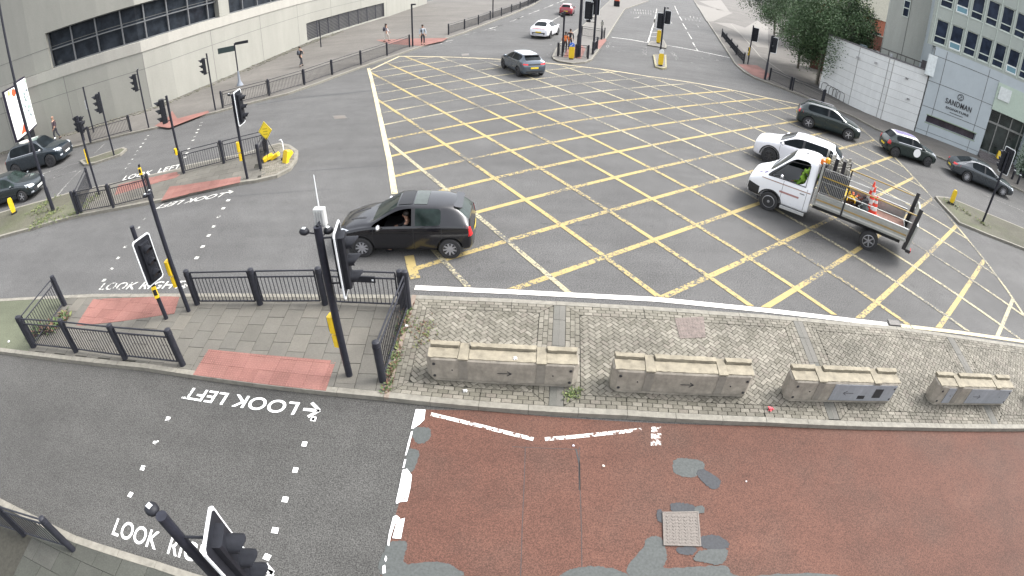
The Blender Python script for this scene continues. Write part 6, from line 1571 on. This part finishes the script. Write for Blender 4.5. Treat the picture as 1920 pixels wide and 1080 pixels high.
for s in (1, -1):
    wheel(TR, 2.0, s*.90, .36, M_steelw, 0, .22, s); wheel(TR, -2.0, s*.93, .36, M_steelw, 6, .24, s)
    decal(TR, tb, 'headlight', glassm('dark_headlight', (.05, .05, .065), .1), [(2.93, .94), (2.58, .98), (2.62, 1.16), (2.90, 1.12)], 'y', .014, 6, s)
    decal(TR, tb, 'sill_trim', M_trim, [(1.52, .36), (.52, .38), (.52, .58), (1.52, .56)], 'y', .012, 5, s)
    decal(TR, tb, 'side_stripe', plain('faded_red_stripe', (.26, .15, .11), .5), [(2.45, 1.16), (.56, 1.17), (.56, 1.20), (2.45, 1.19)], 'y', .010, 8, s)
    decal(TR, tb, 'door_lettering', plain('faint_red_lettering', (.34, .18, .17), .5), [(1.70, .86), (.95, .86), (.95, .93), (1.70, .93)], 'y', .012, 6, s)
    seams(TR, tb, (1.62, .70), .45, 1.3, 1.0, (s,)); handle(TR, tb, .86, 1.08, s, M_trim)
    mirror_(TR, 1.72, s*1.02, 1.50, M_chrome, s)
    g = MB(); r1 = .47
    for k in range(18):
        a0, a1 = radians(-10+200*k/18), radians(-10+200*(k+1)/18)
        for a_ in (): pass
        q = []
        for a_, r in ((a0, .42), (a0, r1), (a1, r1), (a1, .42)):
            h, nn, _, _ = tb.ray_cast(Vector((2.0+.50*cos(a_), s*3, .37+.50*sin(a_))), Vector((0, -s, 0))); y = (h.y if h else s*.97)+s*.015; q.append((2.0+r*cos(a_), y, .37+r*sin(a_)))
        g._a(q, [(0, 1, 2, 3)])
    g.build('wheel_arch_trim', M_trim, TR, normals=False)
decal(TR, tb, 'front_bumper_trim', M_trim, [(-.90, .42), (.90, .42), (.86, .82), (-.86, .82)], 'x', .014, 8, 1)
for s in (1, -1): decal(TR, tb, 'bumper_corner', M_trim, [(2.94, .46), (2.46, .44), (2.46, .80), (2.90, .88)], 'y', .014, 6, s)
decal(TR, tb, 'front_grille', M_trim, [(-.45, .84), (.45, .84), (.50, .98), (-.50, .98)], 'x', .014, 6, 1)
for x, y in ((2.45, .3), (2.5, .62), (2.30, .72)): decal(TR, tb, 'bonnet_patch', plain('purplish_patch', (.16, .14, .24), .4), [(x, y-.07), (x+.13, y-.05), (x+.12, y+.07), (x-.01, y+.06)], 'z', .008, 3)  # flat purplish patches laid on the bonnet
decal(TR, tb, 'roof_vent', M_trim, [(1.05, -.05), (1.15, -.05), (1.15, .08), (1.05, .08)], 'z', .02, 2)
g = MB(); g.box(.40, -.40, .50, -3.2, -.28, .70); g.box(-3.2, .28, .50, .40, .40, .70); g.box(-2.1, -.8, .34, -1.9, .8, .44); g.build('chassis', M_trim, TR)
g = MB(); g.box(1.55, .97, .30, .60, 1.04, .40); g.build('side_step', M_alus, TR)
g = MB(); g.box(-3.30, -1.04, .86, .40, 1.04, .93); g.build('deck', M_alu, TR)
g = MB(); g.box(-3.24, -.99, .931, .36, .99, .945); g.build('deck_floor', M_ply, TR)
def board(x0, x1, y):
    s = 1 if y > 0 else -1
    g = MB(); g.box(x0, min(y, y+s*.03), .90, x1, max(y, y+s*.03), 1.34); b_ = g.build('side_board', M_alu, TR)
    for zz, m in ((.98, M_alus), (1.12, M_tan), (1.25, M_alu)):
        g = MB(); a = y+s*.032; g.box(x0+.02, min(a, a+s*.018), zz-.028, x1-.02, max(a, a+s*.018), zz+.028); g.build('board_rib', m, b_)
    g = MB(); g.box(x0, min(y-s*.02, y+s*.045), 1.341, x1, max(y-s*.02, y+s*.045), 1.365); g.build('board_cap', M_alus, b_)
for y in (1.04, -1.04): board(-.68, .32, y); board(-3.26, -.74, y)
for y in (1.06, -1.06):
    g = MB(); g.box(-.74, y-.03, .88, -.68, y+.03, 1.95); g.build('stanchion', M_trim, TR)
# headboard rack with cable drum mesh
for y in (.96, -.96):
    g = MB(); g.box(.34, y-.04, .90, .42, y+.04, 2.45); g.build('headboard_post', M_alu, TR)
g = MB()
for k in range(17): y = -.88+k*.11; g.tube([(.38, y, .95), (.38, y, 2.30)], .014, 5)
for z in (1.0, 1.5, 1.95, 2.30): g.tube([(.38, -.92, z), (.38, .92, z)], .018, 5)
g.build('headboard_grille', M_trim, TR)
g = MB(); g.box(.355, -.86, .96, .368, .86, 2.05); g.build('headboard_panel', plain('dark_mesh_panel', (.03, .03, .036), .7), TR)
for y in (1.0, -1.0):
    g = MB(); g.box(-.62, y-.012, 1.37, .28, y+.004, 2.20); g.build('side_gate_mesh', plain('dark_gate_mesh', (.035, .035, .042), .7), TR)
    g = MB()
    for k in range(15): x = -.62+k*.064; g.tube([(x, y*1.012, 1.37), (x, y*1.012, 2.30)], .013, 5)
    for z in (1.40, 1.80, 2.28): g.tube([(-.66, y*1.012, z), (.30, y*1.012, z)], .016, 5)
    g.build('side_gate', plain('worn_grey_bars', (.24, .24, .23), .5, .2), TR)
g = MB()
for k in range(12): y = -.80+k*.145; g.tube([(.10, y, .96), (.04, y, 1.4), (.10, y, 1.95), (.28, y, 2.05)], .035, 6)
g.build('hanging_hose_rack', plain('dark_hose', (.03, .03, .036), .55), TR)
for r in range(3):
    g = MB(); g.box(-.56+r*.30, -.92, 2.20, -.52+r*.30, .92, 2.225)
    for k in range(13): y = -.90+k*.14+(.05 if r % 2 else 0); g.box(-.56+r*.30+.05*(k % 3), y, 2.22, -.50+r*.30+.05*(k % 3), y+.045, 2.36+.10*random.random())
    g.build('roof_rack_clips', plain('pale_metal_clips', (.26, .25, .22), .5, .3), TR)
g = MB(); g.lathe([(.10, 0), (.10, .07), (.085, .16), (.04, .19)], 14); g.build('beacon', plain('orange_beacon', (.62, .16, .03), .3), TR, True, loc=(.46, .55, 2.28))
g = MB(); g.lathe([(.10, 0), (.10, .07), (.085, .16), (.04, .19)], 14); g.build('beacon', plain('amber_beacon', (.60, .32, .02), .3), TR, True, loc=(.30, .38, 2.32))
for y in (1.06, -1.06):
    g = MB(); g.tube([(.30, y*.98, 1.98), (-3.35, y, 1.94)], .024, 8); g.build('yellow_bar', plain('yellow_pole_paint', (.27, .18, .03), .4), TR, True)
for y in (.99, -.99):
    g = MB(); g.tube([(.30, y, 1.58), (-3.3, y, 1.60)], .014, 6); g.build('guide_rail', M_alu, TR, True)
# tail lift folded up at the back
for y in (.90, -.90):
    g = MB(); g.T = Matrix.Translation((-3.35, y, .55)) @ Matrix.Rotation(radians(-4), 4, 'Y'); g.box(-.07, -.06, 0, .07, .06, 1.62); g.build('tail_lift_post', M_trim, TR)
g = MB(); g.T = Matrix.Translation((-3.46, 0, .62)) @ Matrix.Rotation(radians(-5), 4, 'Y'); g.box(-.04, -.98, 0, .04, .98, .95); g.build('tail_board', M_alu, TR)
g = MB(); g.T = Matrix.Translation((-3.54, -.45, 1.30)) @ Matrix.Rotation(radians(-5), 4, 'Y'); g.box(-.03, -.45, 0, .03, .42, .55); g.build('raised_platform', plain('pale_green_grey_panel', (.48, .52, .45), .45, .2), TR)
g = MB(); g.box(-3.62, -.98, .50, -3.44, .98, .62); g.build('rear_bumper', M_trim, TR)
for s in (1, -1):
    g = MB(); g.cbox((-3.63, s*.80, .56), (.04, .22, .09)); g.build('tail_light', M_tl, TR)
g = MB(); g.tube([(.15, 1.10, 1.7), (-.1, 1.13, 1.45), (-.5, 1.13, 1.42), (-.70, 1.10, 1.60)], .018, 6); g.build('strap', plain('tan_strap', (.20, .17, .10), .7), TR, True)
TM_ = Matrix.Translation((c.x, c.y, 0)) @ Matrix.Rotation(rz, 4, 'Z')
# cones and load on the deck
M_cr = plain('cone_orange', (.60, .045, .020), .5, amt=.1); M_cw = plain('cone_white', (.50, .50, .48), .5)
def cone(label, px, topz, n=1):
    b = at(px[0], px[1], .945); t = thing('traffic_cone', label, 'traffic cone', b, random.uniform(0, 1), 'traffic cones on the flatbed truck')
    h = topz; g = MB(); g.prism([(-.22, -.19), (-.19, -.22), (.19, -.22), (.22, -.19), (.22, .19), (.19, .22), (-.19, .22), (-.22, .19)], 0, .05); g.build('base', M_cr, t)
    prof = lambda z: .15*(1-(z-.05)/(h-.05))+.028
    for a, b_, m in ((.05, .30, M_cr), (.30, .50, M_cw), (.50, .66, M_cr), (.66, .80, M_cw), (.80, 1.0, M_cr)):
        z0, z1 = max(.05, a*h), b_*h; g = MB(); g.lathe([(prof(z0), z0), (prof(z1), z1)], 18); g.build('band' if m is M_cw else 'cone_section', m, t, True)
cone('taller orange and white cone standing at the back of the flatbed pile', (1626,386), 1.00); cone('orange and white cone stacked just in front of the tallest one', (1628,393), .92); cone('shorter orange and white cone nearest the side board', (1634,403), .75)
def lump(name, label, px, m, r=.16, n=7, z=.95, seed=1):
    random.seed(seed); b = at(px[0], px[1], z); g = MB()
    for k in range(n):
        p = Vector((random.gauss(0, r), random.gauss(0, r), random.uniform(.05, r*1.6))); g.T = Matrix.Translation(p) @ Euler((random.uniform(0, 3), random.uniform(0, 3), random.uniform(0, 3))).to_matrix().to_4x4(); s = random.uniform(.06, .15); g.box(-s, -s*.5, -s*.3, s, s*.5, s*.3, s*.2)
    o = g.build(name, m, loc=b); tag(o, label, 'equipment'); return o
_v = TM_ @ Vector((.88, .55, 1.42)); random.seed(21); g = MB()
for k in range(26):
    g.T = Matrix.Translation((random.gauss(0, .13), random.gauss(0, .10), random.uniform(0, .50))) @ Euler((random.uniform(0, 3), random.uniform(0, 3), 0)).to_matrix().to_4x4(); g.mi = 0 if k % 4 else 1; g.box(-.12, -.07, -.03, .12, .07, .03, .02)
o = g.build('hi_vis_jacket', [plain('hi_vis_cloth', (.20, .36, .04), .6, amt=.25), plain('reflective_band', (.35, .36, .34), .5)], loc=_v); tag(o, 'bundled green-yellow high-visibility jacket inside the truck cab window', 'jacket')
lump('yellow_sandbag_pile', 'heap of yellow bags and tools at the front of the truck deck', (1588,378), plain('load_yellow', (.58, .38, .02), .6, amt=.2), .19, 24, seed=2)
lump('orange_jacket_bundle', 'orange bundle on the middle of the truck deck load', (1597,372), plain('load_orange', (.52, .12, .04), .6, amt=.2), .15, 8, seed=3)
lump('black_tool_pile', 'heap of black tools and cables beside the traffic cones on the deck', (1607,385), plain('load_black', (.03, .03, .035), .6, amt=.3), .17, 26, seed=4)
lump('white_bag', 'small white bag at the front corner of the truck deck', (1581,372), plain('load_white', (.45, .45, .42), .6), .07, 4, seed=6)
lump('dark_crate', 'dark green-grey crate against the near side board of the truck', (1616,398), plain('load_crate', (.05, .065, .065), .6), .12, 7, seed=8)

# ================================================================== PEOPLE
M_skin = plain('skin', (.33, .19, .13), .6, amt=.06); M_skin2 = plain('deep_skin', (.11, .06, .042), .6, amt=.06)
def skin_mesh(name, verts, edges, radii, mat, parent, lv=2, root=0):
    me = bpy.data.meshes.new(name); me.from_pydata(verts, edges, []); o = bpy.data.objects.new('tmp_'+name, me); C.objects.link(o)
    m = o.modifiers.new('k', 'SKIN'); m.use_smooth_shade = True; m.branch_smoothing = .6
    for i, v in enumerate(me.skin_vertices[0].data): v.radius = radii[i] if isinstance(radii[i], tuple) else (radii[i], radii[i]); v.use_root = (i == root)
    s = o.modifiers.new('s', 'SUBSURF'); s.levels = lv; s.render_levels = lv
    bpy.context.view_layer.update(); r = bpy.data.meshes.new_from_object(o.evaluated_get(bpy.context.evaluated_depsgraph_get())); bpy.data.objects.remove(o)
    r.name = name; r.materials.clear(); r.materials.append(mat); r.polygons.foreach_set('material_index', [0]*len(r.polygons)); r.polygons.foreach_set('use_smooth', [True]*len(r.polygons)); oo = bpy.data.objects.new(name, r); C.objects.link(oo); oo.parent = parent; return oo
def person(label, loc, rz, top, legs, hair=(.02, .015, .012), skin=None, stride=.22, arms='walk', h=1.72, seated=False, skirt=False, hairlen=0, group='pedestrians'):
    t = thing('person', label, 'person', loc, rz, group); t.scale = (h/1.75,)*3; skin = skin or M_skin
    S = stride
    pel = (0, 0, .95); 
    if seated: kneeL, footL, kneeR, footR = (.42, .12, .90), (.55, .12, .50), (.42, -.12, .90), (.55, -.12, .50)
    else: kneeL, footL, kneeR, footR = (S*.75+.04, .10, .52), (S, .10, .09), (-S*.35+.05, -.10, .52), (-S*1.1, -.10, .11)
    if arms == 'walk': eL, hL, eR, hR = (-.10, .25, 1.12), (.02, .27, .88), (.08, -.25, 1.13), (.26, -.24, .95)
    elif arms == 'still': eL, hL, eR, hR = (.0, .26, 1.12), (.06, .25, .86), (.0, -.26, 1.12), (.06, -.25, .86)
    elif arms == 'bent': eL, hL, eR, hR = (.02, .26, 1.13), (.24, .16, 1.15), (.02, -.26, 1.13), (.24, -.14, 1.18)
    else: eL, hL, eR, hR = (.18, .30, 1.20), (.42, .34, 1.16), (.16, -.26, 1.18), (.40, -.14, 1.16)
    V = [pel, (0, 0, 1.10), (.01, 0, 1.28), (0, 0, 1.43), (.01, 0, 1.50), (.02, 0, 1.60), (.025, 0, 1.70),
         (0, .10, .92), kneeL, footL, (footL[0]+.14, .11, max(.03, footL[2]-.05)), (0, -.10, .92), kneeR, footR, (footR[0]+.14, -.11, max(.03, footR[2]-.05)),
         (0, .18, 1.41), eL, hL, (hL[0]+.06, hL[1], hL[2]-.06), (0, -.18, 1.41), eR, hR, (hR[0]+.06, hR[1], hR[2]-.06)]
    E_ = [(0,1),(1,2),(2,3),(3,4),(4,5),(5,6),(0,7),(7,8),(8,9),(9,10),(0,11),(11,12),(12,13),(13,14),(3,15),(15,16),(16,17),(17,18),(3,19),(19,20),(20,21),(21,22)]
    Rr = [(.12,.10),(.11,.09),(.13,.10),(.11,.08),.055,(.085,.095),(.06,.07),.085,.058,.042,.035,.085,.058,.042,.035,.055,.042,.032,.03,.055,.042,.032,.03]
    skin_mesh('body', V, E_, Rr, skin, t)
    # fingers and thumb as short chains inside the same hand region
    for hnd in (17, 21):
        w_ = Vector(V[hnd+1]); fw = (w_-Vector(V[hnd])).normalized(); sd = Vector((-fw.y, fw.x, 0)); sd = sd.normalized() if sd.length > .01 else Vector((0, 1, 0))
        g = MB()
        for k in range(4): a = w_+sd*(k-1.5)*.018; g.tube([a, a+fw*.035*(1.1-abs(k-1.5)*.15), a+fw*.055+Vector((0, 0, -.018))], [.010, .009, .007], 5)
        a = w_-sd*.028; g.tube([a-fw*.02, a-sd*.018+fw*.012, a-sd*.02+fw*.03], [.010, .009, .007], 5); g.build('fingers', skin, t, True)
    # clothing slightly proud of the body
    TV = [(0,0,.93),(0,0,1.10),(.01,0,1.28),(0,0,1.42),(0,0,1.47),(0,.18,1.41),eL,tuple(Vector(eL).lerp(Vector(hL), .8)),(0,-.18,1.41),eR,tuple(Vector(eR).lerp(Vector(hR), .8))]
    skin_mesh('top', TV, [(0,1),(1,2),(2,3),(3,4),(3,5),(5,6),(6,7),(3,8),(8,9),(9,10)], [(.145,.115),(.135,.11),(.15,.12),(.13,.095),.075,.07,.056,.046,.07,.056,.046], top, t)
    LV = [(0,0,.97),(0,0,.93),(0,.10,.90),kneeL,(footL[0]-.01,.10,footL[2]+.04),(0,-.10,.90),kneeR,(footR[0]-.01,-.10,footR[2]+.04)]
    skin_mesh('trousers', LV, [(0,1),(1,2),(2,3),(3,4),(1,5),(5,6),(6,7)], [(.135,.11),(.14,.12),.10,.07,.055,.10,.07,.055], legs, t)
    for f in (footL, footR):
        g = MB(); g.ball((f[0]+.05, f[1], max(.04, f[2]-.045)), (.14, .05, .045), 10, 6); g.build('shoe', M_blackd, t, True)
    g = MB(); g.ball((.0, 0, 1.675), (.105, .095, .095), 12, 8)
    if hairlen: g.ball((-.07, 0, 1.60-hairlen*.3), (.06, .085, .12+hairlen), 10, 7)
    g.build('hair', plain('hair', hair, .6), t, True)
    g = MB(); g.ball((.115, 0, 1.615), (.016, .012, .02), 6, 5); g.build('nose', skin, t, True)
    for s in (1, -1):
        g = MB(); g.ball((.098, s*.032, 1.64), (.012, .014, .009), 6, 5); g.build('eye', M_blackd, t, True)
        g = MB(); g.ball((.02, s*.092, 1.62), (.018, .012, .03), 6, 5); g.build('ear', skin, t, True)
    g = MB(); g.ball((.102, 0, 1.57), (.010, .024, .006), 6, 5); g.build('mouth', plain('lips', (.20, .07, .06), .5), t, True)
    return t
def backpack(label, loc, rz, col, h=1.0):
    t = thing('backpack', label, 'backpack', loc, rz); t.scale = (h,)*3; g = MB(); g.ball((-.20, 0, 1.24), (.11, .15, .22), 12, 8); g.build('bag', plain('bag_cloth', col, .7), t, True); g = MB(); g.ball((-.28, 0, 1.16), (.05, .11, .11), 10, 6); g.build('pocket', plain('bag_cloth_dark', mul(col, .7), .7), t, True)
    for s in (1, -1): g = MB(); g.tube([(-.12, s*.10, 1.40), (.02, s*.11, 1.47), (.14, s*.11, 1.35), (.12, s*.12, 1.15), (-.1, s*.13, 1.08)], .016, 6); g.build('strap', M_blackd, t, True)
def cl(name, c_): return plain(name, c_, .8, amt=.1, scale=8)
Pz = KH
def head_to(a, b): A, B = at(*a, Pz), at(*b, Pz); return atan2(B.y-A.y, B.x-A.x)
q = at(565,125,Pz); r_ = head_to((565,125), (610,108))
person('person in dark grey hooded clothes walking right past the curved wall, carrying a backpack', q, r_, cl('dark_grey_hoodie', (.030, .032, .038)), cl('charcoal_trousers', (.022, .024, .03)), h=1.62, arms='bent', stride=.26); backpack('dark grey backpack on the walker in front of the curved wall', q, r_, (.045, .05, .06), .93)
q = at(725,78,Pz); r_ = head_to((725,78), (760,74))
person('person in a white top and pale skirt walking right by the red tactile paving', q, r_, cl('white_blouse', (.42, .40, .42)), cl('cream_trousers', (.36, .34, .31)), hair=(.02, .014, .014), h=1.68, hairlen=.12, stride=.24); t_ = backpack('dark shoulder bag on the walker in white', q, r_, (.03, .03, .05), .96)
q = at(793,84,Pz); r_ = head_to((793,84), (815,100))
person('person in a light blue shirt and dark trousers waiting at the red tactile kerb', q, r_, cl('light_blue_shirt', (.34, .38, .42)), cl('black_trousers', (.015, .015, .022)), h=1.78, arms='still', stride=.05); backpack('dark backpack worn by the person in the light blue shirt', q, r_, (.02, .025, .05), 1.0)
q = at(109,262,Pz); r_ = radians(200)
person('bald person in a dark jacket walking behind the dark off-roader', q, r_, cl('maroon_black_jacket', (.045, .03, .04)), cl('dark_jeans', (.03, .03, .04)), hair=(.28, .16, .11), h=1.75, arms='still', stride=.18)
q = at(1059,98,Pz)
person('person in a bright orange top on the top centre island', q, radians(80), cl('bright_orange_top', (.60, .16, .04)), cl('dark_trousers', (.02, .02, .025)), skin=M_skin2, h=1.70, arms='still', stride=.06)
q = at(1068,92,Pz)
person('person all in black standing next to the orange-topped one', q, radians(70), cl('black_coat', (.012, .012, .016)), cl('black_leggings', (.012, .012, .016)), h=1.74, arms='still', stride=.06)
# driver of the truck and of the black hatchback
def seat_at(M, x, y, z): return M @ Vector((x, y, z))
q = seat_at(TM_, 1.02, .42, .12)
person('truck driver in a green-yellow high-visibility jacket seen through the cab window', q, rz, cl('hi_vis_green', (.16, .30, .03)), cl('dark_work_trousers', (.02, .02, .03)), h=1.62, arms='drive', seated=True, group=None)
pl_ = POLO.matrix_world if False else (Matrix.Translation(POLO.location) @ Matrix.Rotation(POLO.rotation_euler.z, 4, 'Z'))
q = seat_at(pl_, -.02, .36, -.38)
person('person with bare forearms in the front seat of the black hatchback', q, POLO.rotation_euler.z, cl('dark_tshirt', (.02, .02, .022)), cl('dark_shorts', (.02, .02, .022)), h=1.60, arms='drive', seated=True, group=None)
# open truck side window frame line
g = MB(); g.tube([(2.12, .92, 1.38), (1.52, .80, 2.05), (.82, .80, 2.12), (.80, .96, 1.36), (2.12, .97, 1.36)], .018, 6); g.build('window_seal', M_trim, TR, True)

# ================================================================== TREES
M_bark = plain('pale_bark', (.115, .105, .085), .85, amt=.3, scale=5, bmp=.4)
def leafmat(name, a, b, c_):
    m, t, p = new_mat(name); g = t.nodes.new('ShaderNodeNewGeometry')
    base = ramp(t, g.outputs['Random Per Island'], [(0, a), (.55, b), (1, c_)])
    t.links.new(mix(t, 1.0, base, ramp(t, noise(t, .9, 3), [(.35, (.72,)*3), (.65, (1.25,)*3)]), 'MULTIPLY'), p.inputs['Base Color']); p.inputs['Roughness'].default_value = .6; p.inputs['Specular IOR Level'].default_value = .3
    p.inputs['Transmission Weight'].default_value = 0; return m
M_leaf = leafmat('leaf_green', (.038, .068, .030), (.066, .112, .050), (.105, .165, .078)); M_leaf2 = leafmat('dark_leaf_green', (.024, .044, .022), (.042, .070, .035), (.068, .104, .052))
def tree(name, label, base, h, cr, cz0, leaf, n=9000, seed=1, lean=(0, 0), trunk=.14, ls=.17, sq=(1, 1, 1)):
    random.seed(seed); t = thing(name, label, 'tree', base, 0, 'leafy street trees'); g = MB()
    top = Vector((lean[0], lean[1], h*.75)); g.tube([(0, 0, -.05), (lean[0]*.15, lean[1]*.15, h*.25), (lean[0]*.5, lean[1]*.5, h*.5), top], [trunk*1.25, trunk, trunk*.75, trunk*.3], 10)
    cl_ = []; cz = (cz0+h)/2; hz = (h-cz0)/2
    for k in range(46):
        while True:
            p = Vector((random.uniform(-1, 1), random.uniform(-1, 1), random.uniform(-1, 1)))
            if .3 < p.length < 1: break
        taper = 1-.35*max(0, p.z)
        c0 = Vector((lean[0]*.6+p.x*cr*taper*sq[0], lean[1]*.6+p.y*cr*taper*sq[1], cz+p.z*hz)); cl_.append((c0, cr*random.uniform(.20, .40)))
        if k < 16: s0 = Vector((lean[0]*.3, lean[1]*.3, h*random.uniform(.25, .6))); g.tube([s0, s0.lerp(c0, .5)+Vector((0, 0, .2)), c0], [trunk*.45, trunk*.25, trunk*.08], 5)
    g.build('trunk', M_bark, t, True)
    g = MB(); per = n//len(cl_)
    V, F = [], []
    for c0, r in cl_:
        for i in range(per):
            d = Vector((random.gauss(0, 1), random.gauss(0, 1), random.gauss(0, .8))); d = d.normalized()*r*random.random()**.45*random.choice((1, 1, 1.25)); p = c0+d
            a = Vector((random.gauss(0, 1), random.gauss(0, 1), random.gauss(-.3, .7))).normalized()*ls*random.uniform(.6, 1.3); b = a.orthogonal().normalized(); b.rotate(Matrix.Rotation(random.uniform(0, 3), 3, a)); b *= ls*.30
            k = len(V); V += [p-a*.5, p+b, p+a*.5, p-b]; F.append((k, k+1, k+2, k+3))
    g.v = V; g.f = F; g.m = [0]*len(F); g.build('crown', leaf, t, normals=False); return t
tree('leafy_tree', 'large light green leafy tree with a pale trunk in front of the white wall', at(1531,158,KH), 9.4, 4.6, 1.5, M_leaf, 36000, 3, (.2, .3), .13)
tree('leafy_tree', 'second leafy tree just behind the largest, its thin trunk showing below the crown', at(1496,128,KH), 9.6, 4.2, 2.2, M_leaf, 22000, 4, (-.5, .5), .11)
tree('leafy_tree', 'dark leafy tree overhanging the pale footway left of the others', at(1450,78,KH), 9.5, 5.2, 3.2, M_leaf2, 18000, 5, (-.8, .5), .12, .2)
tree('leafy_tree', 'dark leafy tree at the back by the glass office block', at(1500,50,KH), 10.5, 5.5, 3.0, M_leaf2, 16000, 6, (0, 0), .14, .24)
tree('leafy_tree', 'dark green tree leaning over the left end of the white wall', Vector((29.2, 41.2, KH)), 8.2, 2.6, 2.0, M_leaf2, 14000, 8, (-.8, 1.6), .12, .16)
tree('leafy_tree', 'bright yellow-green tree behind the brick house', Vector((38.5, 58.0, KH)), 9.5, 3.0, 3.5, leafmat('yellow_green_leaf', (.05, .085, .02), (.09, .14, .03), (.14, .19, .05)), 8000, 9, (0, 0), .12, .2)
